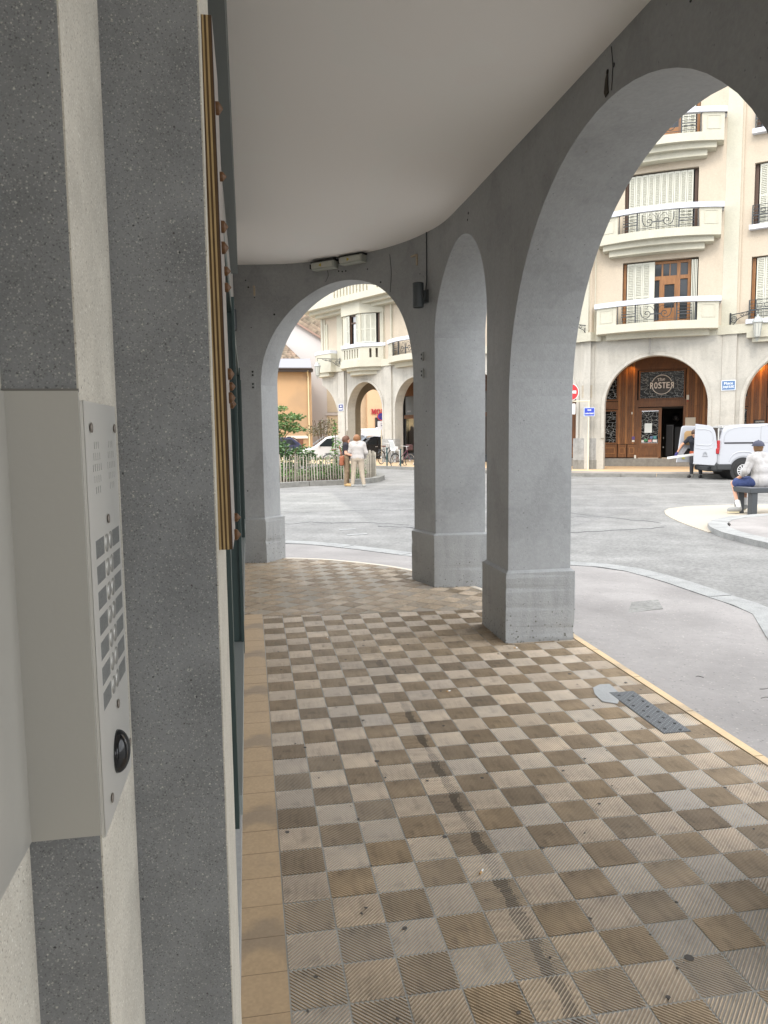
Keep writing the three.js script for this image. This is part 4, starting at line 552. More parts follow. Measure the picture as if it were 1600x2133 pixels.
    P(FL, [pc(mA, ext([[0, 5.6], [lA, 5.6], [lA, 6.3], [0, 6.3]], 0.1, 0, [0, 1, 2, 3, 4, 5].map((k) => sl(0.16 + k * 0.235, 0.115))).translate(0, 0, -0.1)), pc(mB, ext([[0, 5.6], [lB, 5.6], [lB, 6.3], [0, 6.3]], 0.1, 0, [sl(0.5, 0.13), sl(0.85, 0.13)]).translate(0, 0, -0.1)), pc(mC, bx(lC, 0.7, 0.1, lC / 2, 5.95, -0.05)), plan([[0.25, -0.1], [3.8, -0.1], [2.8, 0.75], [1.25, 0.75]], 5.6, 5.7)], cream, 'parapet', bay);
    P(FL, prow(0.06, 2.1, 3.98, 0.9, 6.3, 6.48), wht, 'handrail', bay); P(FL, prow(0.1, 2.1, 3.94, 0.86, 8.06, 8.74), cream, 'bay_head', bay);
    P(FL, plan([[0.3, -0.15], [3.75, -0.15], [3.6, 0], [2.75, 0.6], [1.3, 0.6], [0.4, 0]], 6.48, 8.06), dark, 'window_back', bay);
    P(FL, [pc(mA, bx(0.3, 1.58, 0.14, 0.17, 7.27, -0.12)), pc(mB, bx(0.22, 1.58, 0.14, lB - 0.14, 7.27, -0.12)), pc(mA, bx(0.16, 1.58, 0.16, lA - 0.07, 7.27, -0.12)), pc(mC, bx(lC, 1.58, 0.14, lC / 2, 7.27, -0.12))], cream, 'pier', bay);
    const lf = leafG(0.3, 1.52); const put = (m, a, r = 0) => P(FL, pc(m, kuv(lf.clone().rotateY(r).translate(a, 7.27, -0.06))), shut, 'shutter', bay);
    put(mA, 0.48); put(mA, lA - 0.3, -0.2); for (let k = 0; k < 3; k++) put(mB, 0.14 + k * 0.3, k % 2 ? 0.12 : -0.12);
    const fr = P(FL, [pc(mA, bx(0.07, 1.5, 0.06, 0.68, 7.27, -0.14)), pc(mA, bx(0.07, 1.5, 0.06, 1.18, 7.27, -0.14)), pc(mA, bx(0.5, 0.08, 0.06, 0.93, 7.62, -0.14)), pc(mA, bx(0.5, 0.08, 0.06, 0.93, 8.0, -0.14)), pc(mB, bx(0.1, 1.5, 0.06, lB - 0.3, 7.27, -0.12))], brownM, 'window_frame', bay);
    P(FL, pc(mA, bx(0.26, 1.05, 0.01, 1.02, 7.05, -0.16)), flatM(0.55, 0.57, 0.6, 0.6), 'curtain', fr); P(FL, pc(mA, bx(0.26, 0.3, 0.01, 1.0, 7.82, -0.16)), flatM(0.3, 0.31, 0.33, 0.2), 'pane', fr);
    // cornice with stepped underside and slotted attic parapet
    const cor = (w, y0, y1, uL) => { const s = [[17, -0.8], [17, w]]; for (let k = 0; k <= 12; k++) { const a = k / 12 * PI / 2; s.push([uL + w * 1.2 - Math.sin(a) * w * 1.2, w - (1 - Math.cos(a)) * (w + 1.4)]); } s.push([uL, -4]); s.push([uL + 2, -4]); return plan(s.reverse(), y0, y1); };
    const co = P(FL, cor(1.15, 8.72, 9.06, -3.45), cream, 'cornice'); P(FL, cor(0.78, 8.54, 8.72, -2.95), cream, 'moulding', co); P(FL, cor(0.45, 8.38, 8.54, -2.5), cream, 'moulding', co);
    const slots = []; for (let k = 0; k < 46; k++) if (k % 13 < 11) slots.push([[0.1 + k * 0.3, 9.2], [0.24 + k * 0.3, 9.2], [0.24 + k * 0.3, 9.95], [0.1 + k * 0.3, 9.95]]);
    P(FL, [ext([[-2.6, 9.06], [17, 9.06], [17, 10.1], [-2.6, 10.1]], 0.12, 0, slots).translate(0, 0, 0.45), B(-2.7, 17, 10.1, 10.28, 0.35, 0.7)], cream, 'attic_parapet');
    // rounded corner balcony
    const rc = (k, y0, y1, uR = -0.42) => { const s = [[uR, -0.2], [uR, 0.5 * k]]; for (let i = 0; i <= 14; i++) { const a = i / 14 * PI * 0.62; s.push([-1.5 - 1.62 * k * Math.sin(a), 0.5 * k - 1.62 * k * (1 - Math.cos(a))]); } s.push([-2, -2.6], [-1.6, -2.6]); return plan(s.reverse(), y0, y1); };
    const cb = P(FL, rc(1, 5.22, 5.56), cream, 'corner_balcony', bld, 'rounded balcony at the corner of the building'); P(FL, rc(0.75, 5.0, 5.22, -0.8), cream, 'moulding', cb); P(FL, rc(0.97, 5.56, 6.26), cream, 'parapet', cb); P(FL, rc(1.04, 6.26, 6.44), wht, 'handrail', cb);
    const gi = []; for (let k = 0; k < 5; k++) gi.push(B(-3.1 + k * 0.03, -3.085 + k * 0.03, 5.58, 6.2, -1.2 + k * 0.1, -1.17 + k * 0.1)); for (const y of [5.62, 5.85, 6.0, 6.18]) gi.push(beam([-3.1, y, -1.2], [-2.96, y, -0.76], 0.02, 0.02)); P(FL, gi, MT.iron, 'grille', cb);
    P(FL, [B(-1.75, -1.62, 5.6, 8.3, -0.02, 0.03), B(-1.45, -1.38, 5.9, 8.05, -0.02, 0.03)], cream, 'window_surround'); P(FL, B(-1.62, -1.45, 6.3, 8.0, -0.03, 0.01), flatM(0.5, 0.48, 0.36, 0.7), 'shutter');
    P(FL, [B(0.36, 0.42, 1.4, 5.2, 0.0, 0.06), cy(0.05, 0.05, 0.5, 0.5, 1.6, 0.12)], flatM(0.3, 0.28, 0.24, 0.6), 'downpipe');
  }
  P(FR, [cy(0.03, 0.03, 0.62, 2.2, 4.95, 0.42), tube([[2.2, 5.24, 0.42], [2.0, 5.2, 0.4], [1.0, 5.18, 0.3]], 0.015), bx(0.16, 0.03, 0.03, 2.28, 4.64, 0.44), bx(0.03, 3.8, 0.03, 0.13, 3.3, 0.02), bx(0.03, 3.8, 0.03, 4.73, 3.3, 0.02)], flatM(0.25, 0.24, 0.22, 0.6), 'cable_duct');

  // ---------------------------------------------------------------- wooden bar front behind the arch
  const bar_ = thing('bar_front', 'varnished wooden bar front with leaded windows and The ROSTER sign', 'shop front', base.toArray());
  const Bp = (g, m, n, par, lab) => P(FR, g, m, n, par || bar_, lab), w0 = -2.8;
  Bp(B(-4, 9, 0.1, 0.46, w0 - 0.3, w0 + 0.12), MT.granite2, 'stone_step'); Bp([B(-4, 1.55, 4.6, 5.2, w0 - 0.2, w0 - 0.02), B(3.5, 9, 4.6, 5.2, w0 - 0.2, w0 - 0.02), B(1.5, 3.55, 4.22, 5.2, w0 - 0.2, w0), B(1.75, 3.3, 4.3, 4.62, w0, w0 + 0.02)], wood, 'head_board'); Bp([B(-4, 1.6, 0.46, 4.7, w0 - 0.3, w0 - 0.25), B(1.5, 3.5, 2.58, 4.7, w0 - 0.3, w0 - 0.12), B(3.45, 9, 0.46, 4.7, w0 - 0.3, w0 - 0.25)], dark, 'inner_wall');
  const boards = (a, b) => { const n = Math.round((b - a) / 0.104), d = (b - a) / n; for (let k = 0; k < n; k++) { const g = B(a + k * d + 0.004, a + (k + 1) * d - 0.004, 1.08, 4.62, w0 - 0.06, w0 + 0.012 * ((k * 7) % 3) / 2); const uvA = uvm(flat(g)); Bp(kuv(uvA), k % 3 ? wood : woodL, 'board'); } };
  boards(0.76, 1.54); boards(3.5, 4.26); boards(5.98, 6.56); boards(-1.6, -0.45);
  const leaded = (k) => canvasTex(192, 384, (c, w, h) => { c.fillStyle = '#0b0c0d'; c.fillRect(0, 0, w, h); const g = []; for (let j = 0; j < 13; j++) for (let i = 0; i < 7; i++) g.push([(i - 0.5 + rnd() * 1.1) * w / 5.6, (j - 0.5 + rnd() * 1.1) * h / 11.5]); c.strokeStyle = '#bcc0be'; c.lineWidth = 2.0; for (let j = 0; j < 13; j++) for (let i = 0; i < 7; i++) { const p = g[j * 7 + i]; c.beginPath(); if (i < 6 && rnd() < 0.86) { c.moveTo(...p); c.lineTo(...g[j * 7 + i + 1]); } if (j < 12 && rnd() < 0.86) { c.moveTo(...p); c.lineTo(...g[j * 7 + i + 7]); } if (i < 6 && j < 12 && rnd() < 0.3) { c.moveTo(...p); c.lineTo(...g[j * 7 + i + 8]); } c.stroke(); } });
  const lt = [1, 2, 3].map((k) => S({ map: leaded(k), roughness: 0.12 }));
  const pane = (a, b, c, e, par, m = 0, w = w0 - 0.05) => { const g = new THREE.PlaneGeometry(b - a, e - c).translate((a + b) / 2, (c + e) / 2, w); const q = g.attributes.uv; for (let i = 0; i < 4; i++) q.setXY(i, q.getX(i) * (b - a) / 0.62, q.getY(i) * (e - c) / 1.25); for (const t of lt) t.map.wrapS = t.map.wrapT = THREE.RepeatWrapping; Bp(kuv(g), lt[m], 'leaded_pane', par); };
  const frameW = (a, b, c, e, t = 0.07) => Bp([B(a - t, a, c - t, e + t, w0 - 0.1, w0 + 0.02), B(b, b + t, c - t, e + t, w0 - 0.1, w0 + 0.02), B(a, b, e, e + t, w0 - 0.1, w0 + 0.02), B(a, b, c - t, c, w0 - 0.1, w0 + 0.02)], wood, 'window_frame');
  [[0.18, 0.69, 1.15, 2.5, 0], [0.18, 0.69, 3.02, 4.12, 1], [4.36, 4.95, 1.15, 2.5, 2], [4.36, 4.95, 3.02, 4.12, 0], [5.36, 5.84, 1.15, 2.5, 1], [5.36, 5.84, 3.0, 4.12, 2], [6.66, 7.3, 1.15, 2.5, 0], [6.66, 7.3, 3.0, 4.12, 1], [-0.4, 0.05, 1.15, 2.5, 2]].forEach(([a, b, c, e, m]) => pane(a, b, c, e, frameW(a, b, c, e), m));
  for (const q of [B(0.1, 0.77, 2.6, 2.92, w0 - 0.12, w0), B(4.3, 5.9, 2.6, 2.92, w0 - 0.12, w0), B(6.58, 8, 2.6, 2.92, w0 - 0.12, w0), B(4.26, 4.32, 0.46, 4.62, w0 - 0.1, w0), B(5.9, 5.97, 0.46, 4.62, w0 - 0.1, w0 + 0.03)]) Bp(q, wood, 'rail');
  for (const [a, b] of [[0.1, 0.74], [0.78, 1.14], [1.18, 1.54], [3.54, 4.2], [5.3, 5.9], [6, 6.5], [-1.5, -0.5]]) { const p = Bp(B(a, b, 0.5, 1.06, w0 - 0.12, w0 + 0.02), wood, 'base_panel'); Bp([B(a + 0.07, b - 0.07, 0.9, 0.93, w0 + 0.02, w0 + 0.04), B(a + 0.07, b - 0.07, 0.66, 0.69, w0 + 0.02, w0 + 0.04), B(a + 0.07, a + 0.1, 0.69, 0.9, w0 + 0.02, w0 + 0.04), B(b - 0.1, b - 0.07, 0.69, 0.9, w0 + 0.02, w0 + 0.04)], woodL, 'moulding', p); }
  { // door, transom and the dark doorway
    const d = Bp([B(1.6, 1.74, 0.48, 2.62, w0 - 0.08, w0 - 0.01), B(2.43, 2.55, 0.48, 2.62, w0 - 0.08, w0 - 0.01), B(1.74, 2.43, 2.49, 2.62, w0 - 0.08, w0 - 0.01), B(1.74, 2.43, 0.48, 1.12, w0 - 0.08, w0 - 0.02), B(1.8, 2.37, 0.96, 1.0, w0 - 0.02, w0 + 0.01), B(1.8, 2.37, 0.58, 0.62, w0 - 0.02, w0 + 0.01), B(1.8, 1.84, 0.62, 0.96, w0 - 0.02, w0 + 0.01), B(2.33, 2.37, 0.62, 0.96, w0 - 0.02, w0 + 0.01)], wood, 'door'); pane(1.74, 2.43, 1.13, 2.48, d, 1);
    Bp([cy(0.016, 0.016, 0.22, 2.49, 1.45, w0 + 0.04)], flatM(0.05, 0.045, 0.04, 0.4, 0.6), 'handle', d);
    const pos = canvasTex(96, 128, (c) => { c.fillStyle = '#cfd6d6'; c.fillRect(0, 0, 96, 128); c.fillStyle = '#333'; c.font = 'bold 11px sans-serif'; c.textAlign = 'center'; c.fillRect(14, 10, 68, 8); c.strokeStyle = '#444'; c.lineWidth = 2; c.beginPath(); c.moveTo(40, 45); c.bezierCurveTo(62, 40, 60, 70, 44, 74); c.bezierCurveTo(40, 90, 56, 96, 54, 108); c.stroke(); });
    Bp(kuv(new THREE.PlaneGeometry(0.3, 0.4).translate(2.02, 1.76, w0 - 0.03)), S({ map: pos, roughness: 0.7 }), 'poster', d); for (const [u, y, w, h, c] of [[1.8, 1.2, 0.1, 0.1, [0.6, 0.6, 0.58]], [1.93, 1.24, 0.14, 0.1, [0.05, 0.2, 0.09]], [2.1, 1.21, 0.14, 0.1, [0.55, 0.25, 0.25]], [2.3, 1.21, 0.18, 0.1, [0.6, 0.6, 0.6]], [2.3, 1.36, 0.13, 0.12, [0.06, 0.22, 0.24]], [2.16, 1.36, 0.1, 0.1, [0.1, 0.15, 0.3]]]) Bp(B(u - w / 2, u + w / 2, y - h / 2, y + h / 2, w0 - 0.045, w0 - 0.04), flatM(...c, 0.6), 'sticker', d);
    const tr = frameW(1.66, 3.4, 3.02, 4.14, 0.06); pane(1.66, 3.4, 3.02, 4.14, tr, 2); Bp(B(1.52, 3.5, 2.66, 2.95, w0 - 0.1, w0 + 0.05), wood, 'beam'); Bp([B(1.54, 1.6, 0.46, 2.66, w0 - 0.1, w0 + 0.03), B(3.44, 3.5, 0.46, 2.66, w0 - 0.1, w0 + 0.03)], wood, 'door_post');
    const lg = flatM(0.78, 0.73, 0.68, 0.6), L2 = (g, x, y) => g.translate(x, y, w0 + 0.0), sg = Bp([L2(tor(0.4, 0.014, 0, 0, 0, 48, PI * 0.8).rotateZ(PI * 0.1), 2.53, 3.59), L2(tor(0.4, 0.014, 0, 0, 0, 48, PI * 0.8).rotateZ(PI * 1.1), 2.53, 3.59)], lg, 'sign', bar_, 'round white sign reading The ROSTER'); Bp(cy(0.385, 0.385, 0.01, 0, 0, 0, 40).rotateX(PI / 2).translate(2.53, 3.59, w0 - 0.03), flatM(0.05, 0.045, 0.04, 0.3), 'backing', sg);
    let x = 2.06; for (const ch of ['R', 'O', 'S', 'T', 'E', 'R']) { const g = text(ch, 0.26, 0.015); g.computeBoundingBox(); const w = 0.138; g.scale(w / (g.boundingBox.max.x - g.boundingBox.min.x), 1.0, 1); if (x > 2.8) g.rotateY(PI).translate(0, 0, 0.015); Bp(L2(g, x + w / 2, 3.56), lg, 'letter', sg); x += 0.162; }
    Bp(L2(text('The', 0.12, 0.012, fontSerif).rotateZ(0.1), 2.5, 3.81), lg, 'letter', sg);
    const inn = Bp([B(2.5, 3.5, 0.4, 2.7, -5.3, -5.2), B(2.45, 2.5, 0.4, 2.7, -5.3, w0 - 0.1), B(3.5, 3.55, 0.4, 2.7, -5.3, w0 - 0.1), B(2.45, 3.55, 2.68, 2.75, -5.3, w0 - 0.1)], dark, 'doorway'); Bp([B(2.7, 3.0, 0.5, 1.9, -4.6, -4.2), B(3.05, 3.4, 0.5, 1.8, -4.9, -4.5), sph(0.16, 3.1, 2.2, -4.4)], flatM(0.035, 0.035, 0.04, 0.3), 'cabinet', inn); Bp([beam([2.72, 1.86, -4.19], [2.98, 1.86, -4.19], 0.015, 0.015), beam([2.98, 1.86, -4.19], [2.98, 0.6, -4.19], 0.015, 0.015), B(2.62, 2.66, 0.9, 0.96, w0 - 0.2, w0 - 0.19), B(2.62, 2.66, 1.3, 1.36, w0 - 0.2, w0 - 0.19)], flatM(0.2, 0.2, 0.2, 0.4), 'trim', inn);
    Bp(B(3.4, 3.44, 0.46, 2.66, w0 - 0.4, w0 - 0.1), wood, 'door_leaf');
  }
  { const mt = canvasTex(96, 80, (c) => { c.fillStyle = '#b9b3a4'; c.fillRect(0, 0, 96, 80); c.fillStyle = '#5a4a40'; for (let j = 0; j < 4; j++) c.fillRect(8, 8 + j * 6, 80 - j * 8, 2.4); c.fillStyle = '#8a3a2c'; c.fillRect(56, 34, 32, 4); c.fillStyle = '#6a6258'; for (let j = 0; j < 6; j++) { c.fillRect(10, 40 + j * 6, 30, 1.6); c.fillRect(52, 42 + j * 6, 34, 1.6); } }); const m = Bp(B(3.49, 3.9, 1.72, 2.18, w0 + 0.01, w0 + 0.03), flatM(0.5, 0.47, 0.4), 'menu_board'); Bp(kuv(new THREE.PlaneGeometry(0.39, 0.44).translate(3.695, 1.95, w0 + 0.034)), S({ map: mt, roughness: 0.6 }), 'menu', m); }
  Bp([B(3.52, 3.62, 2.92, 3.12, w0 + 0.01, w0 + 0.07)], flatM(0.6, 0.58, 0.5), 'alarm_box'); Bp(B(3.54, 3.6, 2.84, 2.92, w0 + 0.01, w0 + 0.06), flatM(0.3, 0.05, 0.03), 'alarm_lamp'); Bp([B(1.32, 1.37, 2.36, 2.46, w0 + 0.01, w0 + 0.04), B(1.37, 1.47, 1.17, 1.25, w0 + 0.012, w0 + 0.03), B(1.47, 1.55, 0.46, 0.6, w0 + 0.01, w0 + 0.06)], flatM(0.6, 0.58, 0.52), 'door_fitting'); Bp(B(1.36, 1.48, 1.27, 1.4, w0 + 0.012, w0 + 0.025), flatM(0.1, 0.06, 0.2, 0.5), 'sticker');
  const en = Bp(B(6.12, 6.5, 1.88, 2.04, w0 + 0.01, w0 + 0.03), MT.black, 'entrance_sign'); Bp(text('ENTREE', 0.065, 0.006).translate(6.34, 1.96, w0 + 0.03), flatM(0.55, 0.55, 0.52), 'letter', en);
  for (const [u, pw] of [[1.3, 0.5], [6.25, 3.2], [-1.1, 1.2]]) { // warm down-lights above the boards
    const l = thing('down_light', u > 5 ? 'glowing warm down-light over boards right of the blue street plaque' : u < 0 ? 'warm down-light over the boards behind the no entry sign' : 'faint warm down-light over boards left of the sign window', 'lamp'); const q = V(u, 4.6, w0 + 0.22).applyMatrix4(FR).add(base); l.position.copy(q);
    M(cy(0.06, 0.07, 0.14, 0, 0.05, 0), brownM, 'housing', l); const b = M(cy(0.045, 0.045, 0.012, 0, -0.03, 0), S({ color: 0x000000, emissive: lin(1, 0.5, 0.13), emissiveIntensity: pw * 1.5 }), 'bulb', l); b.castShadow = false;
    const sp = new THREE.SpotLight(new THREE.Color().setRGB(1, 0.45, 0.1), pw * 1.6, 5, 1.0, 0.7, 2); sp.position.set(0, -0.05, 0); sp.target.position.set(0, -2, -0.15); sp.castShadow = true; l.add(sp, sp.target);
  }
  // ---------------------------------------------------------------- clothes shop behind the second left arch
  {
    const shop = thing('clothes_shop_front', 'dark clothes shop front with wooden fascia behind the second left arch', 'shop front', base.toArray()), Q = (g, m, n, par) => P(FL, g, m, n, par || shop), w = -3.3;
    Q(B(1.5, 12, 3.8, 4.9, w - 0.3, w), wood, 'fascia'); Q(B(1.6, 12, 2.72, 3.78, w - 0.25, w - 0.05), flatM(0.13, 0.14, 0.14, 0.3), 'sign_panel'); Q(B(1.62, 12, 2.5, 2.7, w - 0.2, w + 0.06), wood, 'beam'); Q([B(1.42, 1.56, 0.1, 4.9, w - 0.3, w + 0.02), B(1.62, 1.74, 0.1, 2.5, w - 0.2, w)], MT.black, 'post'); Q(B(1.3, 1.42, 0.1, 4.9, w - 0.3, w + 0.1), stone, 'stone_post'); Q([B(1.6, 12, 0.1, 4.8, w - 2.2, w - 2.1), B(1.6, 1.65, 0.1, 4.8, w - 2.1, w - 0.25)], flatM(0.1, 0.09, 0.08), 'shop_interior'); Q(B(1.7, 12, 0.1, 0.5, w - 0.4, w - 0.02), flatM(0.04, 0.05, 0.06), 'base_panel');
    Q([B(1.8, 2.1, 2.88, 2.97, w - 0.05, w - 0.04), B(2.35, 2.95, 2.88, 2.97, w - 0.05, w - 0.04)], flatM(0.3, 0.3, 0.3), 'sign_strip');
    const torso = () => new THREE.LatheGeometry([[0.02, 0.62], [0.05, 0.6], [0.06, 0.52], [0.19, 0.46], [0.17, 0.3], [0.13, 0.1], [0.17, -0.05], [0.24, -0.5], [0.26, -0.52], [0, -0.52]].map((p) => new THREE.Vector2(...p)), 16).scale(1, 1, 0.65);
    for (const [u, c, d, lab] of [[2.1, [0.05, 0.012, 0.02], 0.5, 'dark red dress on a stand in the shop window'], [2.45, [0.6, 0.56, 0.42], 0.45, 'cream jacket on a stand in the shop window'], [2.9, [0.03, 0.03, 0.035], 0.6, 'black coat on a stand in the shop window, right of the cream jacket']]) { const m = thing('dress_form', lab, 'clothes display', V(u, 0.12, w - d).applyMatrix4(FL).add(base).toArray()); M(torso().translate(0, 1.4, 0), flatM(...c, 0.9), 'garment', m); M([cy(0.02, 0.02, 0.9, 0, 0.45, 0), cy(0.15, 0.16, 0.03, 0, 0.015, 0)], MT.iron, 'stand', m); }
    const lmp = thing('shop_lamp', 'lit lamp above the clothes in the shop window', 'lamp', V(2.35, 2.2, w - 0.5).applyMatrix4(FL).add(base).toArray()); M(sph(0.07), S({ color: 0x000000, emissive: lin(1, 0.8, 0.4), emissiveIntensity: 3 }), 'bulb', lmp).castShadow = false; const pl = new THREE.PointLight(new THREE.Color().setRGB(1, 0.8, 0.45), 1.2, 6, 2); pl.position.y = -0.02; lmp.add(pl); M(cy(0.012, 0.012, 0.3, 0, 0.2, 0), MT.iron, 'rod', lmp);
  }
  // ---------------------------------------------------------------- lanterns, street signs and plaques
  const lantern = (F, u, y, w, out, label, ang = 0) => {
    const t = thing('street_lantern', label, 'lantern', V(u, y - 1.2, w).applyMatrix4(F).add(base).toArray(), 0, 'wrought iron wall lanterns on the cream building'), q = new THREE.Quaternion().setFromRotationMatrix(F); t.quaternion.copy(q).multiply(new THREE.Quaternion().setFromAxisAngle(V(0, 1, 0), ang));
    const z = 0.1; M([bx(0.05, 0.5, 0.04, 0, 1.02, 0.02), beam([0, 1.2, 0.03], [0, 1.26, out], 0.03, 0.03), tube([[0, 0.8, 0.04], [0, 0.86, out * 0.16], [0, 1.02, out * 0.3], [0, 1.1, out * 0.5], [0, 1.2, out * 0.8]], 0.014, 24, 5), tor(0.11, 0.012, 0, 0, 0, 20).rotateY(PI / 2).translate(0, 1.02, 0.16), tor(0.06, 0.01, 0, 0, 0, 16).rotateY(PI / 2).translate(0, 1.02, 0.16), tor(0.05, 0.009, 0, 0, 0, 14).rotateY(PI / 2).translate(0, 1.15, out * 0.45), tor(0.035, 0.008, 0, 0, 0, 14).rotateY(PI / 2).translate(0, 1.19, out * 0.62), tube([[0, 1.22, out * 0.35], [0, 1.12, out * 0.4], [0, 1.17, out * 0.55], [0, 1.1, out * 0.6], [0, 1.2, out * 0.75]], 0.008, 24, 4), bar([0, 1.26, out], [0, 0.98, out], 0.014)], MT.iron, 'bracket_arm', t);
    const s = new THREE.LatheGeometry([[0, 0.3], [0.03, 0.28], [0.03, 0.22], [0.1, 0.2], [0.12, 0.14], [0.18, 0.06], [0.2, 0.0], [0.17, -0.02]].map((p) => new THREE.Vector2(...p)), 8).translate(0, 0.8, out); M(s, flatM(0.42, 0.44, 0.43, 0.5, 0.2), 'lamp_cap', t);
    M(new THREE.CylinderGeometry(0.155, 0.095, 0.5, 8, 1, true).translate(0, 0.54, out), S({ color: lin(0.48, 0.48, 0.43), roughness: 0.5, side: 2 }), 'glass', t); const g = []; for (let k = 0; k < 8; k++) { const a = k / 8 * PI * 2 + PI / 8 * 0; g.push(bar([0.157 * Math.sin(a), 0.79, out + 0.157 * Math.cos(a)], [0.097 * Math.sin(a), 0.29, out + 0.097 * Math.cos(a)], 0.008, 0.008, 4)); } g.push(cy(0.1, 0.03, 0.06, 0, 0.26, out, 8), cy(0.012, 0.012, 0.14, 0, 0.18, out, 6)); for (const a of [0, 1, 2, 3]) g.push(tube([[0.09 * Math.sin(a * PI / 2), 0.29, out + 0.09 * Math.cos(a * PI / 2)], [0.06 * Math.sin(a * PI / 2), 0.2, out + 0.06 * Math.cos(a * PI / 2)], [0, 0.14, out]], 0.007, 8, 4)); M(g, flatM(0.3, 0.32, 0.31, 0.5, 0.2), 'lamp_frame', t); return t;
  };
  lantern(FE, 0.0, 5.92, 0.1, 1.1, 'lantern on a scrolled bracket above the white delivery van', 1.15); lantern(FR, -0.1, 5.85, 0.08, 0.95, 'lantern on a scrolled bracket mostly hidden behind the nearest arch pillar', -0.95); lantern(FL, 0.0, 5.9, 0.12, 1.3, 'lantern hanging beside the rounded corner balcony at the far left', -0.6);
  const plaque = (F, u, y, w, W, H, l1, l2, col, label, ry = 0) => { const t = thing('street_sign', label, 'street sign', V(u, y, w).applyMatrix4(F).add(base).toArray()); t.quaternion.setFromRotationMatrix(F).multiply(new THREE.Quaternion().setFromAxisAngle(V(0, 1, 0), ry)); M(ext(rrect(W, H, 0.025), 0.02, 0.004), flatM(0.6, 0.63, 0.68, 0.5), 'edge', t); M(ext(rrect(W - 0.05, H - 0.05, 0.015), 0.004).translate(0, 0, 0.022), flatM(...col, 0.4), 'plate', t); if (!l1) { M([bx(W * 0.36, H * 0.2, 0.004, 0, H * 0.18, 0.027), bx(W * 0.7, H * 0.2, 0.004, 0, -H * 0.18, 0.027)], flatM(0.6, 0.62, 0.68, 0.5), 'lettering', t); return t; } const g1 = text(l1, H * 0.24, 0.003), g2 = text(l2, H * 0.24, 0.003); for (const g of [g1, g2]) { g.computeBoundingBox(); const b = g.boundingBox, k = Math.min(1, (W - 0.1) / (b.max.x - b.min.x)); g.scale(k, 1, 1); } M([g1.translate(0, H * 0.2, 0.027), g2.translate(0, -H * 0.17, 0.027)], flatM(0.72, 0.74, 0.78, 0.5), 'lettering', t); return t; };
  plaque(FE, 0.03, 3.32, 0.1, 0.5, 0.38, 'Place', 'Joseph BLANC', [0.09, 0.17, 0.32], 'blue street plaque on the stone pier above the white delivery van'); plaque(FL, -0.02, 3.17, 0.1, 0.46, 0.4, '', '', [0.02, 0.03, 0.14], 'small dark blue street plaque on the far left pier'); P(FR, [B(-0.4, 0.02, 3.0, 3.5, 0.09, 0.1)], S({ map: T.stone, color: lin(0.9, 0.84, 0.76), roughness: 0.95 }), 'blank_plaque');
  { // no entry sign on its cranked pole, with the blue street name sign
    const t = thing('no_entry_sign', 'round red no entry sign on a cream cranked pole', 'traffic sign', [13.3, 0.12, -28.9]); t.rotation.y = -0.05; const c = flatM(0.6, 0.56, 0.44, 0.5);
    M([bar([0, 0, 0], [0, 2.72, 0], 0.032, 0.032, 12), bar([0.02, 2.72, 0], [-0.75, 2.72, 0], 0.03, 0.03, 12), bar([-0.72, 2.1, 0], [-0.72, 3.4, 0], 0.03, 0.03, 12), sph(0.034, 0, 2.72, 0)], c, 'pole', t);
    M(cy(0.34, 0.34, 0.012, 0, 0, 0, 36).rotateX(PI / 2).translate(-0.78, 3.08, 0.05), MT.white, 'border', t); M(cy(0.315, 0.315, 0.008, 0, 0, 0, 36).rotateX(PI / 2).translate(-0.78, 3.08, 0.058), flatM(0.55, 0.02, 0.025, 0.4), 'disc', t); M(rb(0.46, 0.11, 0.006, 0.002, -0.78, 3.08, 0.064), MT.white, 'bar', t); M(ext(rrect(0.5, 0.42, 0.04), 0.012).translate(-0.82, 2.42, 0.04), MT.white, 'supplement_plate', t);
    const s = thing('street_name_sign', 'bright blue street name sign fixed to the cream pole', 'street sign', [13.3, 2.42, -28.86], -0.05); M(ext(rrect(0.44, 0.33, 0.03), 0.02, 0.004), flatM(0.45, 0.52, 0.7, 0.4), 'edge', s); M(ext(rrect(0.4, 0.29, 0.02), 0.004).translate(0, 0, 0.022), flatM(0.02, 0.05, 0.4, 0.35), 'plate', s); const g2 = text('Camille DUNANT', 0.06, 0.003); g2.scale(0.36 / 0.66, 1, 1); M([text('RUE', 0.06, 0.003).translate(0, 0.07, 0.027), g2.translate(0, -0.06, 0.027)], MT.white, 'lettering', s);
  }
  { const t = thing('no_parking_sign', 'round blue no parking sign with a white plate below on a pole', 'traffic sign', [7.38, 0.12, -43.2], -0.15); M([bar([0, 0, 0], [0, 2.7, 0], 0.03, 0.03, 10)], flatM(0.6, 0.52, 0.38, 0.5), 'pole', t); M(cy(0.23, 0.23, 0.012, 0, 0, 0, 32).rotateX(PI / 2).translate(0, 2.5, 0.04), flatM(0.5, 0.03, 0.05, 0.4), 'border', t); M(cy(0.18, 0.18, 0.008, 0, 0, 0, 32).rotateX(PI / 2).translate(0, 2.5, 0.048), flatM(0.04, 0.05, 0.32, 0.4), 'disc', t); M([beam([-0.13, 2.37, 0.055], [0.13, 2.63, 0.055], 0.045, 0.005), beam([0.13, 2.37, 0.056], [-0.13, 2.63, 0.056], 0.045, 0.005)], flatM(0.5, 0.03, 0.05, 0.4), 'cross', t); M(ext(rrect(0.42, 0.48, 0.04), 0.012).translate(0, 2.0, 0.035), flatM(0.66, 0.66, 0.7, 0.5), 'plate', t); M([bx(0.16, 0.03, 0.004, 0.03, 2.08, 0.05), bx(0.1, 0.05, 0.004, 0.02, 1.98, 0.05)], flatM(0.15, 0.15, 0.2), 'pictogram', t); }
}
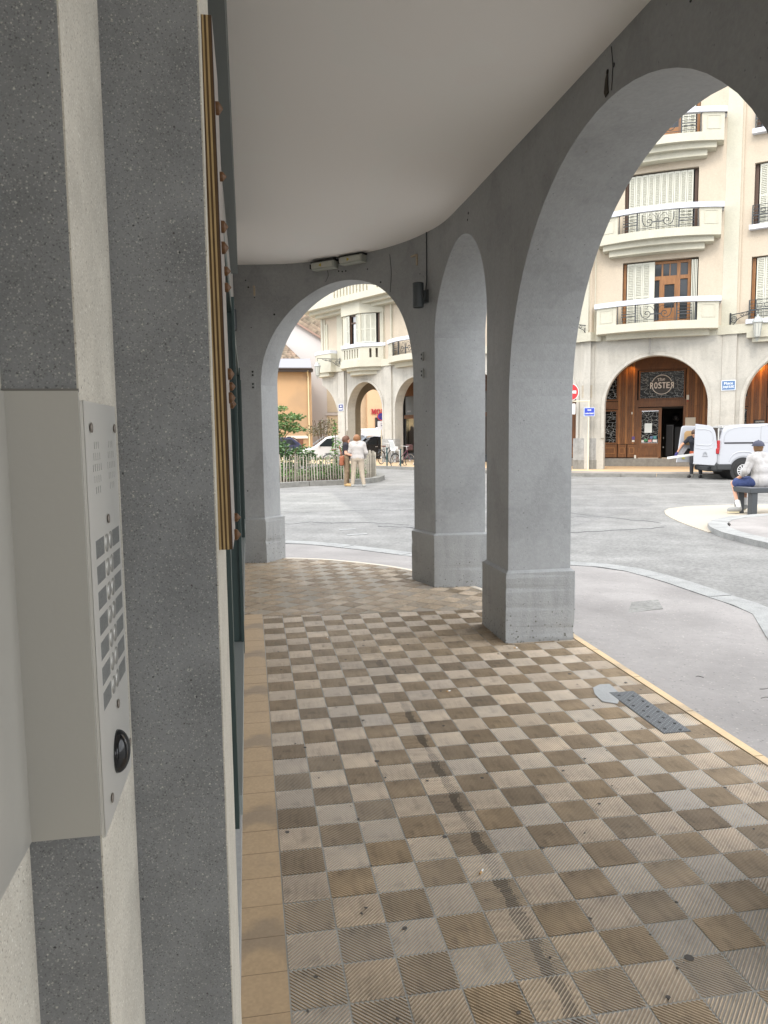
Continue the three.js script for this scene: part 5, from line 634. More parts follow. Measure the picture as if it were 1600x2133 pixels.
// ---------------------------------------------------------------- houses behind
{
  T.roof = tex(512, (u, v) => { const r = v * 12, f = r - Math.floor(r), c = Math.floor(u * 26 + (Math.floor(r) % 2) * 0.5), n = hash(c, Math.floor(r), 3), m = fbm(u, v, 5, 5, 8), s = (0.55 + 0.7 * n) * (0.7 + 0.3 * f); return [mix(0.3, 0.2, m) * s, mix(0.19, 0.17, m) * s, mix(0.13, 0.11, m) * s]; }, 4);
  const roofB = tex(256, (u, v) => { const r = v * 12 % 1, q = (u * 26 + (Math.floor(v * 12) % 2) * 0.5) % 1; return clamp(r * 0.8 + 0.2 * Math.sin(q * PI), 0, 1); }, 4, false);
  const roofM = S({ map: T.roof, color: lin(0.9, 0.95, 1), roughness: 0.95, bumpMap: roofB, bumpScale: 0.08, side: 2 }), slate = flatM(0.25, 0.25, 0.27, 0.7);
  T.orange = tex(1024, (u, v) => { const n = fbm(u, v, 3, 6, 201), st = sm(0.52, 0.68, fbm(u, v, 2, 5, 209)) * 0.55, f = 0.9 + 0.2 * n; return [mix(0.43 * f, 0.3, st), mix(0.28 * f, 0.215, st), mix(0.155 * f, 0.14, st)]; }, 7);
  const om = S({ map: T.orange, roughness: 0.95 }), wm = S({ map: T.ceil, color: lin(0.6, 0.6, 0.62), roughness: 0.95 });
  const or = thing('orange_house', 'old orange rendered house with tiled roof and dark eaves', 'house', [-6, 0, -61]);
  M(bx(22, 6.5, 6, -0.1, 3.25, -3), om, 'wall', or); const slope = (y0, y1, z0, z1, x0, x1) => quads([[[x0, y0, z0], [x1, y0, z0], [x1, y1, z1], [x0, y1, z1], [[x0, 0], [x1, 0], [x1, Math.hypot(y1 - y0, z1 - z0)], [x0, Math.hypot(y1 - y0, z1 - z0)]]]]);
  M(quads([[[-12, 7.6, -0.9], [10.2, 7.6, -0.9], [6.9, 11.8, -7.5], [-12, 11.8, -7.5], [[-12, 0], [10.2, 0], [6.9, 7.8], [-12, 7.8]]], [[10.2, 7.6, -0.9], [10.9, 7.6, -7.5], [6.9, 11.8, -7.5], [6.9, 11.8, -7.5], [[0, 0], [6, 0], [3, 7], [3, 7]]]]), roofM, 'roof', or); M([slope(6.72, 7.62, 0.65, -0.92, -12, 10.9)], slate, 'lead_flashing', or); M([bx(23, 0.22, 0.9, -0.5, 6.6, 0.25), cy(0.09, 0.09, 22.6, 0, 0, 0, 12).rotateZ(PI / 2).translate(-0.4, 6.7, 0.72)], flatM(0.035, 0.025, 0.02, 0.6), 'eaves', or);
  M([cy(0.06, 0.06, 6.2, 10.65, 3.1, 0.1, 10), tube([[10.65, 6.15, 0.1], [10.6, 6.4, 0.4], [10.6, 6.6, 0.7]], 0.06, 12, 8)], flatM(0.6, 0.5, 0.3, 0.6), 'downpipe', or);
  const dr = M([bx(0.9, 1.3, 0.1, 9.7, 0.65, 0.03)], flatM(0.13, 0.05, 0.025, 0.6), 'door', or); M([bx(0.3, 1.5, 0.14, 9.05, 0.75, 0.03), bx(1.7, 0.22, 0.14, 9.7, 1.45, 0.03), bx(2.2, 0.35, 0.14, 7.2, 1.75, 0.03)], stoneLike(), 'door_frame', dr); M(bx(1.7, 0.3, 0.1, 7.3, 1.3, 0.04), MT.black, 'cellar_window', or); M(bx(0.16, 0.7, 0.1, 8.75, 0.8, 0.03), MT.black, 'vent_window', or);
  function stoneLike() { return flatM(0.62, 0.58, 0.5, 0.9); }
  // white house: its wall shows behind and to the right of the orange one, under a sloping verge
  const wh = thing('white_house', 'tall pale house with mossy tiled roof behind the orange house', 'house', [0, 0, -64.5]);
  const vY = (x) => 9.62 - (x - 5.98) * 0.6; M(ext([[-1, 0], [7.9, 0], [7.9, vY(7.9)], [-1, vY(-1)]], 3).translate(0, 0, -3), wm, 'wall', wh);
  M(quads([[[-1.2, vY(-1.2) + 0.02, 0.3], [8.1, vY(8.1) + 0.02, 0.3], [14, vY(8.1) + 7, -8], [4, vY(-1.2) + 7, -8], [[0, 0], [10, 0], [10, 9], [0, 9]]]]), roofM, 'roof', wh); M(beam([-1.2, vY(-1.2) - 0.06, 0.28], [8.1, vY(8.1) - 0.06, 0.28], 0.1, 0.14), flatM(0.3, 0.2, 0.16, 0.9), 'verge', wh);
  M(bx(1.1, 3.2, 0.1, 7.0, 1.6, 0.02), S({ map: T.stone, color: lin(1.25, 1.1, 0.9), roughness: 0.95 }), 'walled_doorway', wh); M(bx(1.6, 0.18, 0.16, 7.1, 3.3, 0.05), wm, 'lintel', wh); M(bx(1.4, 2.6, 0.04, 7.15, 4.75, 0.02), S({ map: T.peach, color: lin(1, 1.02, 1), roughness: 0.95 }), 'render_patch', wh);
  // peach shop building seen through the left arch
  const pe = thing('peach_building', 'peach rendered building with red MONO letters seen through the arch', 'building', [9.13, 0, -59.8], 0.05), pm = S({ map: T.peach, color: lin(1.05, 0.86, 0.7), roughness: 0.95 });
  M(bx(14, 9, 7, 7, 4.5, -3.5), pm, 'wall', pe); M(bx(2.1, 9, 0.3, -1.05, 4.5, -0.4, 0.3), S({ map: T.peach, color: lin(1.04, 0.98, 0.9), roughness: 0.95 }), 'side_wall', pe); M(bx(0.9, 0.25, 0.6, -1.5, 2.05, -0.1), MT.stone, 'ledge', pe); M(bx(0.8, 1.1, 0.3, -1.5, 1.3, -0.1), flatM(0.25, 0.23, 0.2), 'niche', pe);
  const sh = M([bx(4, 2.9, 0.12, 2.6, 1.45, 0.03)], MT.black, 'shop_entrance', pe); M([0, 1, 2, 3, 4, 5].map((k) => bx(0.45, 0.12, 0.05, 1.5, 0.5 + k * 0.36, 0.1)).concat([bx(0.05, 2.6, 0.06, 1.15, 1.4, 0.1)]), flatM(0.3, 0.24, 0.17, 0.8), 'display_shelf', sh);
  let x = 0.5; for (const ch of ['M', 'O', 'N', 'O']) { M(text(ch, 0.4, 0.08, fontSerif).scale(0.8, 1, 1).translate(x, 3.36, 0.02), flatM(0.36, 0.01, 0.03, 0.5), 'letter', pe); x += 0.37; }
}
// ---------------------------------------------------------------- vehicles
const paint = (r, g, b, rough = 0.3) => new THREE.MeshPhysicalMaterial({ color: lin(r, g, b), roughness: rough, clearcoat: 0.6, clearcoatRoughness: 0.08 });
const tyreM = flatM(0.018, 0.018, 0.018, 0.85), glassM = S({ color: lin(0.02, 0.025, 0.03), roughness: 0.06 }), glassL = S({ color: lin(0.34, 0.4, 0.46), roughness: 0.1 }), rimM = flatM(0.6, 0.6, 0.6, 0.4, 0.3);
function wheel(r, w, par, x, z, out) {
  const t = M(new THREE.LatheGeometry([[r * 0.6, -w / 2], [r * 0.9, -w / 2], [r, -w * 0.32], [r, w * 0.32], [r * 0.9, w / 2], [r * 0.62, w / 2], [r * 0.6, w * 0.3]].map((p) => new THREE.Vector2(...p)), 36).rotateX(PI / 2).translate(x, r, z), tyreM, 'wheel', par), o = out > 0 ? 1 : -1;
  const g = [tor(r * 0.6, 0.016, x, r, z + o * w * 0.44, 36), cy(r * 0.17, r * 0.17, 0.03, 0, 0, 0, 16).rotateX(PI / 2).translate(x, r, z + o * w * 0.45)]; for (let k = 0; k < 12; k++) { const a = k / 12 * PI * 2, wd = k % 2 ? 0.022 : 0.036; g.push(bx(r * 0.46, wd, 0.02, r * 0.37, 0, 0).rotateZ(a).translate(x, r, z + o * w * 0.42)); }
  M(g, rimM, 'rim', t); M(cy(r * 0.59, r * 0.59, 0.01, 0, 0, 0, 30).rotateX(PI / 2).translate(x, r, z + o * w * 0.3), MT.black, 'brake_disc', t); return t;
}
const pts = (l) => l.map((p) => new THREE.Vector2(...p));
function car(name, label, cat, pos, ry, o) {
  const t = thing(name, label, cat, pos, ry), W = o.W, s = new THREE.Shape(); o.body.forEach(([x, y], i) => (i ? s.lineTo(x, y) : s.moveTo(x, y)));
  M(ext(s, W - 0.2, 0.1, [], -0.1).translate(0, 0, -W / 2 + 0.1), o.paint, 'body', t);
  for (const x of o.wheels) { M([cy(o.r + 0.06, o.r + 0.06, W + 0.012, 0, 0, 0, 30).rotateX(PI / 2).translate(x, o.r, 0)], MT.black, 'wheel_arch', t); for (const d of [-1, 1]) wheel(o.r, 0.2, t, x, d * (W / 2 - 0.085), d); }
  for (const d of [-1, 1]) for (const p of o.win) M(ext(p, 0.012).translate(0, 0, d > 0 ? W / 2 - 0.002 : -W / 2 - 0.01), glassM, 'side_window', t);
  for (const [a, b, m, n] of [[o.ws[0], o.ws[1], o.light ? glassL : glassM, 'windscreen'], [o.rw[0], o.rw[1], glassM, 'rear_window']]) { const dx = b[0] - a[0], dy = b[1] - a[1], l = Math.hypot(dx, dy), g = new RoundedBoxGeometry(l * 0.86, 0.03, W * 0.82, 2, 0.012).rotateZ(Math.atan2(dy, dx)); M(g.translate((a[0] + b[0]) / 2 + dy / l * 0.1 * o.sgn, (a[1] + b[1]) / 2 + Math.abs(dx) / l * 0.1, 0), m, n, t); }
  M([rb(0.07, 0.16, 0.34, 0.03, o.nose, o.light_y, W / 2 - 0.28), rb(0.07, 0.16, 0.34, 0.03, o.nose, o.light_y, -W / 2 + 0.28)], glassL, 'headlight', t); M([bx(0.06, 0.03, 0.03, o.mir[0], o.mir[1], W / 2 + 0.05), rb(0.1, 0.13, 0.16, 0.03, o.mir[0], o.mir[1] + 0.04, W / 2 + 0.1), rb(0.1, 0.13, 0.16, 0.03, o.mir[0], o.mir[1] + 0.04, -W / 2 - 0.1)], o.paint, 'mirror', t);
  if (o.handle) M([rb(0.16, 0.03, 0.03, 0.01, o.handle[0], o.handle[1], W / 2 + 0.012), rb(0.16, 0.03, 0.03, 0.01, o.handle[0], o.handle[1], -W / 2 - 0.012)], rimM, 'handle', t); return t;
}
// noses point along -x
car('white_van', 'white panel van parked behind the paling fence shrubs', 'van', [2.95, -0.12, -48.2], -0.12, { W: 1.72, body: [[0.1, 0.3], [0.05, 0.6], [0.25, 0.85], [1.0, 1.02], [1.75, 1.58], [2.1, 1.68], [4.1, 1.72], [4.25, 1.5], [4.28, 0.3]], wheels: [0.85, 3.5], r: 0.31, win: [[[1.3, 1.03], [1.82, 1.5], [2.25, 1.52], [2.25, 1.02]]], ws: [[0.98, 1.05], [1.75, 1.6]], rw: [[4.2, 1.55], [4.26, 1.1]], sgn: -1, light: true, nose: 0.1, light_y: 0.78, mir: [1.35, 1.05], handle: [2.2, 0.9], paint: paint(0.5, 0.51, 0.53) });
car('dark_blue_car', 'dark blue estate car at the left behind the tall shrubs', 'car', [0.2, -0.1, -55.6], 0.1, { W: 1.75, body: [[0.05, 0.3], [0, 0.6], [0.2, 0.8], [0.9, 0.95], [1.5, 1.45], [1.9, 1.52], [2.7, 1.48], [3.25, 1.1], [3.4, 0.9], [3.42, 0.3]].map(([x, y]) => [x * 1.0, y * 1.04]), wheels: [0.7, 2.75], r: 0.31, win: [[[1.2, 1.0], [1.6, 1.42], [2.1, 1.46], [2.1, 1.0]], [[2.18, 1.0], [2.18, 1.46], [2.65, 1.42], [3.0, 1.05]]], ws: [[0.92, 1.0], [1.5, 1.5]], rw: [[2.75, 1.5], [3.25, 1.14]], sgn: -1, nose: 0.05, light_y: 0.72, mir: [1.2, 1.0], handle: [1.9, 0.9], paint: paint(0.02, 0.026, 0.07) });
car('black_city_car', 'small black city car behind the two standing women', 'car', [5.95, 0.02, -46.75], 0.08, { W: 1.63, body: [[0.08, 0.3], [0.03, 0.55], [0.15, 0.75], [0.65, 0.95], [1.2, 1.42], [1.55, 1.5], [2.2, 1.45], [2.75, 1.0], [2.85, 0.7], [2.82, 0.3]].map(([x, y]) => [x * 0.92, y]), wheels: [0.55, 2.1], r: 0.29, win: [[[0.9, 0.98], [1.25, 1.36], [1.6, 1.4], [1.6, 0.98]], [[1.66, 0.98], [1.66, 1.4], [2.0, 1.36], [2.32, 1.02]]], ws: [[0.62, 0.98], [1.12, 1.44]], rw: [[2.06, 1.46], [2.52, 1.04]], sgn: -1, light: true, nose: 0.08, light_y: 0.66, mir: [0.95, 0.98], handle: [1.55, 0.85], paint: paint(0.012, 0.012, 0.014, 0.25) });
{ const t = thing('white_lorry', 'white box lorry just visible through the left arch above the black car', 'lorry', [7.0, 0, -53.5], 0.1); M([rb(1.9, 1.4, 1.9, 0.06, 0.95, 1.3, 0)], paint(0.74, 0.75, 0.78), 'box', t); M([rb(1.1, 1.5, 1.9, 0.12, 2.5, 1.35, 0)], paint(0.72, 0.73, 0.76), 'cab', t); M(bx(0.5, 0.4, 1.92, 2.6, 1.6, 0), glassM, 'side_window', t); for (const x of [0.5, 2.5]) wheel(0.34, 0.22, t, x, 0.84, 1); }
{ // delivery van with both rear doors open; local x forward, z = 0 at the near side
  const t = thing('delivery_van', 'white delivery van with both rear doors open outside the bar', 'van', [15.16, 0, -23.1], -0.26), wp = paint(0.4, 0.413, 0.445, 0.28), W = 1.78;
  const sd = new THREE.Shape(); [[0.02, 0.42], [0.0, 0.9], [0.06, 1.3], [0.15, 1.62], [0.24, 1.75], [0.6, 1.815], [1.5, 1.845], [2.5, 1.81], [2.85, 1.74], [3.45, 1.18], [4.1, 1.0], [4.33, 0.78], [4.38, 0.42]].forEach((p, i) => (i ? sd.lineTo(...p) : sd.moveTo(...p))); const arch = (x, r) => { sd.lineTo(x + r, 0.42); sd.absarc(x, 0.32, r, 0.3, PI - 0.3, false); }; arch(3.55, 0.4); arch(0.84, 0.4); sd.lineTo(0.02, 0.42);
  M(ext(sd, W - 0.16, 0.08, [], -0.08).translate(0, 0, -W + 0.08), wp, 'body', t); M([bx(0.03, 1.2, W - 0.22, 0.06, 1.12, -W / 2)], flatM(0.05, 0.035, 0.025, 0.9), 'cargo_space', t); M([bx(0.03, 1.18, 0.05, 0.04, 1.12, -0.07), bx(0.04, 0.05, W - 0.3, 0.2, 1.74, -W / 2)], flatM(0.5, 0.5, 0.48, 0.5), 'door_seal', t);
  M([rb(0.34, 0.28, W + 0.02, 0.08, 0.04, 0.42, -W / 2), rb(0.46, 0.2, 0.1, 0.04, 0.22, 0.43, 0.0), rb(0.3, 0.16, W - 0.4, 0.05, -0.1, 0.36, -W / 2)], flatM(0.03, 0.032, 0.034, 0.7), 'rear_bumper', t); M(bx(3.2, 0.14, W - 0.1, 2.3, 0.3, -W / 2), MT.black, 'underbody', t); M(rb(0.5, 0.26, W + 0.02, 0.08, 4.3, 0.42, -W / 2), flatM(0.03, 0.032, 0.034, 0.7), 'front_bumper', t);
  for (const x of [0.84, 3.55]) { M(cy(0.41, 0.41, W - 0.02, 0, 0, 0, 36).rotateX(PI / 2).translate(x, 0.33, -W / 2), MT.black, 'wheel_well', t); wheel(0.318, 0.21, t, x, -0.09, 1); wheel(0.318, 0.21, t, x, -W + 0.09, -1); }
  M([rb(0.1, 0.34, 0.09, 0.03, 0.02, 1.14, -0.005), rb(0.12, 0.2, 0.1, 0.04, 0.0, 0.96, 0.0)], flatM(0.32, 0.012, 0.015, 0.2), 'tail_light', t);
  const line = (p, m = MT.black, r = 0.006) => tube(p.map(([x, y]) => [x, y, 0.001]), r, p.length * 6, 5);
  M([line([[0.2, 1.28], [0.22, 1.45], [0.32, 1.6], [0.52, 1.69], [0.85, 1.72], [1.3, 1.73]]), line([[0.2, 1.28], [0.2, 1.24], [0.26, 1.22]]), line([[1.36, 1.76], [1.36, 0.7], [1.36, 0.5]]), line([[1.36, 1.73], [1.5, 1.78], [2.2, 1.77]]), line([[2.2, 1.77], [2.2, 0.5]]), line([[1.36, 1.22], [2.2, 1.22]])], flatM(0.3, 0.3, 0.32), 'panel_gap', t); M([rb(1.12, 0.05, 0.02, 0.008, 0.77, 1.22, 0.004)], flatM(0.02, 0.018, 0.022, 0.4), 'slide_rail', t); M([tube([[0.38, 0.62, -0.006], [0.46, 0.8, -0.003], [0.62, 0.9, -0.002], [0.84, 0.93, -0.002], [1.06, 0.9, -0.002], [1.22, 0.8, -0.003], [1.3, 0.62, -0.006]], 0.02, 40, 6)], wp, 'arch_crease', t); M(tube([[1.72, 1.7, 0.0], [1.78, 1.715, 0.0], [1.86, 1.705, 0.0]], 0.012, 12, 5), flatM(0.55, 0.2, 0.25, 0.6), 'red_mark', t);
  M([ext([[2.95, 1.18], [3.38, 1.18], [2.9, 1.62], [2.3, 1.68], [2.3, 1.18]], 0.01).translate(0, 0, 0.0), bx(0.7, 0.02, 1.5, 3.15, 1.5, -W / 2).rotateZ(0)], glassM, 'side_window', t);
  // near door: stands out backwards from the hinge, outer face to the viewer
  const nd = new THREE.Shape(); nd.moveTo(0.0, 0.62); nd.lineTo(0.0, 1.1); nd.lineTo(-0.06, 1.45); nd.quadraticCurveTo(-0.12, 1.76, -0.36, 1.79); nd.lineTo(-0.82, 1.845); nd.lineTo(-0.86, 0.55); nd.lineTo(-0.08, 0.5); nd.closePath();
  const d1 = M(ext(nd, 0.03, 0.014).translate(-0.03, 0, -0.02), wp, 'rear_door', t, 'near rear door folded open, outer side showing'); M([tube([[-0.82, 1.68, 0.022], [-0.4, 1.66, 0.022], [-0.24, 1.58, 0.022], [-0.18, 1.4, 0.022], [-0.2, 1.24, 0.022], [-0.3, 1.16, 0.022], [-0.82, 1.18, 0.022]], 0.016, 60, 6), tube([[-0.86, 1.06, 0.022], [-0.34, 1.04, 0.022], [-0.16, 1.12, 0.022], [-0.1, 1.3, 0.022]], 0.012, 40, 6)], wp, 'pressing', d1);
  M([[0, 0], [0, -0.045]].map(([, dy]) => [beam([-0.55, 0.885 + dy, 0.03], [-0.475, 0.935 + dy, 0.03], 0.012, 0.022), beam([-0.475, 0.935 + dy, 0.03], [-0.4, 0.885 + dy, 0.03], 0.012, 0.022)]).flat(), flatM(0.3, 0.31, 0.33, 0.3, 0.6), 'badge', d1); d1.scale.x = 0.84; { const g = text('CITROEN', 0.035, 0.004); M(g.translate(-0.475, 0.79, 0.026), flatM(0.2, 0.2, 0.22, 0.4, 0.5), 'badge_lettering', d1); }
  // far door, inner side to the viewer
  const th = 0.32, F = (g) => merge(g).clone().rotateY(th).translate(-0.02, 0, -1.8), fs = new THREE.Shape(); fs.moveTo(0, 0.55); fs.lineTo(0, 1.78); fs.lineTo(-0.62, 1.8); fs.quadraticCurveTo(-0.72, 1.8, -0.74, 1.7); fs.lineTo(-0.9, 0.55); fs.closePath();
  const d2 = M(F(ext(fs, 0.03, 0.012)), wp, 'rear_door', t, 'far rear door open, inner side with tan board'); const tb = rrect(0.62, 0.5, 0.12, -0.34, 1.38); M(F(ext(tb, 0.012).translate(0, 0, 0.045)), flatM(0.42, 0.27, 0.13, 0.8), 'lining_board', d2); M(F(ext([[-0.05, 0.98], [-0.5, 1.02], [-0.66, 0.82], [-0.6, 0.78], [-0.05, 0.8]], 0.012).translate(0, 0, 0.045)), MT.black, 'recess', d2); M([F(bx(0.1, 0.05, 0.03, -0.66, 0.68, 0.05))], flatM(0.5, 0.5, 0.1), 'latch', d2); M(F(tube([[-0.03, 1.12, 0.045], [-0.6, 1.1, 0.045], [-0.72, 0.9, 0.045], [-0.74, 0.66, 0.045]], 0.015, 30, 6)), wp, 'pressing', d2);
}
// ---------------------------------------------------------------- planted bed: fence, shrubs, tree
{
  const t = thing('paling_fence', 'weathered grey chestnut paling fence around the planting bed', 'fence', [0, 0.14, -25]), path = [[-1.2, -24.4], [0.4, -24.85], [2.07, -25.35], [3.6, -26.0], [4.32, -26.9], [4.5, -28.2], [4.4, -30]], c = new THREE.CatmullRomCurve3(path.map(([x, z]) => V(x, 0, z)), false, 'centripetal'), L = c.getLength(), N = Math.round(L / 0.098);
  const pm = [[0.3, 0.27, 0.22], [0.36, 0.32, 0.27], [0.24, 0.21, 0.17], [0.4, 0.36, 0.3]].map((q) => S({ map: T.plinth, color: lin(q[0] * 3, q[1] * 3, q[2] * 3), roughness: 0.95 }));
  for (let k = 0; k < N; k++) { const p = c.getPointAt(k / N), d = c.getTangentAt(k / N), h = rr(0.78, 0.9), post = k % 19 === 9, w = post ? 0.075 : rr(0.028, 0.045), g = new THREE.BoxGeometry(w, h + (post ? 0.1 : 0), post ? 0.06 : 0.016, 1, 3, 1), a = g.attributes.position; for (let i = 0; i < a.count; i++) a.setX(i, a.getX(i) * (a.getY(i) > h * 0.4 ? 0.6 : rr(0.92, 1.08))); const m = new THREE.Mesh(uvm(flat(g).translate(0, h / 2, 0)), pm[rnd() * 4 | 0]); m.geometry.computeVertexNormals(); m.position.set(p.x, 0, p.z + 25); m.rotation.set(rr(-0.03, 0.03), Math.atan2(-d.z, d.x) + rr(-0.2, 0.2), rr(-0.045, 0.045)); m.name = numbered('pale'); m.castShadow = m.receiveShadow = true; t.add(m); }
  M([0.16, 0.46, 0.72].map((y) => tube(c.getSpacedPoints(40).map((p) => [p.x, y + rr(-0.008, 0.008), p.z + 25]), 0.004, 120, 4)), MT.iron, 'wire', t);
  const leafMat = (r, g, b) => new THREE.MeshPhysicalMaterial({ color: lin(r, g, b), vertexColors: true, roughness: 0.75, transmission: 0.3, thickness: 0, side: 2 });
  // many small folded leaves spread through lobes [x, y, z, rx, ry, rz, count]
  const leafCloud = (lobes, size, droop = 0) => { const pos = [], col = []; for (const [X, Y, Z, a, b, d, n] of lobes) for (let i = 0; i < n; i++) { let u, v, w; do { u = rr(-1, 1); v = rr(-1, 1); w = rr(-1, 1); } while (u * u + v * v + w * w > 1 || (u * u + v * v + w * w < 0.25 && rnd() < 0.6)); const e = new THREE.Euler(rr(-1, 0.6) - droop, rr(0, 6.3), rr(-0.6, 0.6)), s = size * rr(0.6, 1.3), sh = rr(0.6, 1.45), tint = rr(-0.12, 0.12); const P = [V(0, 0, 0), V(-0.32 * s, 0.08 * s, 0.45 * s), V(0, -0.04 * s, s), V(0.32 * s, 0.08 * s, 0.45 * s)].map((q) => q.applyEuler(e).add(V(X + u * a, Y + v * b, Z + w * d))); for (const [p, q, r] of [[0, 1, 2], [0, 2, 3]]) for (const k of [p, q, r]) { pos.push(P[k].x, P[k].y, P[k].z); col.push(sh * (1 + tint), sh, sh * (1 - tint)); } } const g = new THREE.BufferGeometry(); g.setAttribute('position', new THREE.Float32BufferAttribute(pos, 3)); g.setAttribute('color', new THREE.Float32BufferAttribute(col, 3)); g.computeVertexNormals(); return g; };
  const shrub = (name, label, pos, lobes, size, c, stems, cat = 'shrub') => { const s = thing(name, label, cat, pos); M(leafCloud(lobes, size), leafMat(...c), 'foliage', s); M(stems.map((p) => tube(p, 0.014, 14, 5)), flatM(0.1, 0.07, 0.045, 0.9), 'stem', s); return s; };
  const st = (n, h, r) => [...Array(n).keys()].map(() => { const a = rr(0, 6.3), q = rr(0.2, 1) * r; return [[0, 0, 0], [Math.cos(a) * q * 0.4, h * 0.5, Math.sin(a) * q * 0.4], [Math.cos(a) * q, h, Math.sin(a) * q]]; });
  shrub('leafy_shrub', 'tall green shrub at the left end behind the paling fence', [1.05, 0.14, -26.3], [[-0.3, 0.7, 0, 0.7, 0.7, 0.5, 900], [-0.2, 1.05, -0.2, 0.45, 0.35, 0.4, 420], [0.5, 0.6, 0.1, 0.5, 0.5, 0.4, 520], [0.75, 0.85, -0.2, 0.35, 0.35, 0.3, 240]], 0.11, [0.075, 0.15, 0.04], st(9, 1.1, 0.8));
  shrub('leafy_shrub', 'lower bright green shrub behind the middle of the paling fence', [2.6, 0.14, -26.1], [[0, 0.22, 0, 0.75, 0.28, 0.35, 800], [-0.5, 0.5, -0.4, 0.5, 0.4, 0.3, 380]], 0.09, [0.1, 0.2, 0.045], st(7, 0.4, 0.5));
  shrub('leafy_shrub', 'sparse green shrub behind the fence beside the two women', [3.5, 0.14, -26.8], [[0, 0.25, 0, 0.5, 0.3, 0.4, 420], [0.3, 0.6, -0.2, 0.35, 0.4, 0.3, 160]], 0.085, [0.1, 0.19, 0.05], st(5, 0.6, 0.4));
  shrub('climbing_stem', 'thin tall leafy stem rising above the fence in front of the white van', [2.95, 0.14, -27], [[0.02, 1.0, 0, 0.16, 0.8, 0.15, 190], [0.0, 1.75, 0, 0.09, 0.3, 0.09, 50], [0.3, 0.8, 0, 0.14, 0.6, 0.14, 120], [-0.15, 0.5, 0, 0.2, 0.4, 0.2, 110]], 0.085, [0.11, 0.23, 0.05], [[[0, 0, 0], [0.03, 1, 0], [0, 2.0, 0]], [[0, 0, 0], [0.2, 0.7, 0], [0.32, 1.4, 0]]], 'plant');
  shrub('young_tree', 'young tree with layered pale green leaves at the left edge of the far arch', [1.1, 0.14, -30.3], [[0.1, 1.9, 0, 0.75, 0.16, 0.6, 520], [0.35, 2.2, 0, 0.75, 0.13, 0.5, 420], [-0.2, 2.55, 0, 0.6, 0.14, 0.5, 340], [0.65, 1.72, 0.1, 0.5, 0.09, 0.3, 200], [-0.3, 1.5, 0, 0.6, 0.16, 0.4, 260]], 0.12, [0.16, 0.26, 0.085], [[[0, 0, 0], [0.05, 1.2, 0], [-0.05, 2.6, 0]], [[0.04, 1.0, 0], [0.4, 1.6, 0], [0.9, 1.85, 0]], [[0.04, 1.3, 0], [-0.3, 1.8, 0], [-0.7, 2.1, 0]], [[0, 1.6, 0], [0.4, 2.0, 0.1], [0.8, 2.2, 0.1]]], 'tree');
  shrub('reddish_shrub', 'wispy reddish green shrub above the white van in front of the pale house', [4.9, 0, -52.5], [[0, 1.95, 0, 1.0, 0.5, 0.6, 320], [-0.6, 1.85, 0, 0.7, 0.4, 0.5, 170], [0.4, 2.45, 0, 0.7, 0.35, 0.5, 130]], 0.13, [0.12, 0.12, 0.06], [...st(14, 2.6, 1.0)]);
  { const s = thing('ground_cover', 'low weeds growing in the planting bed behind the fence', 'weeds', [0, 0.14, 0]); s.userData.kind = 'stuff'; M(leafCloud([[1.0, 0.16, -25.6, 1.6, 0.24, 0.35, 1000], [2.9, 0.18, -26.2, 1.1, 0.26, 0.45, 1000], [0.6, 0.4, -26, 0.9, 0.35, 0.3, 500]], 0.085), leafMat(0.15, 0.28, 0.07), 'foliage', s); }
}
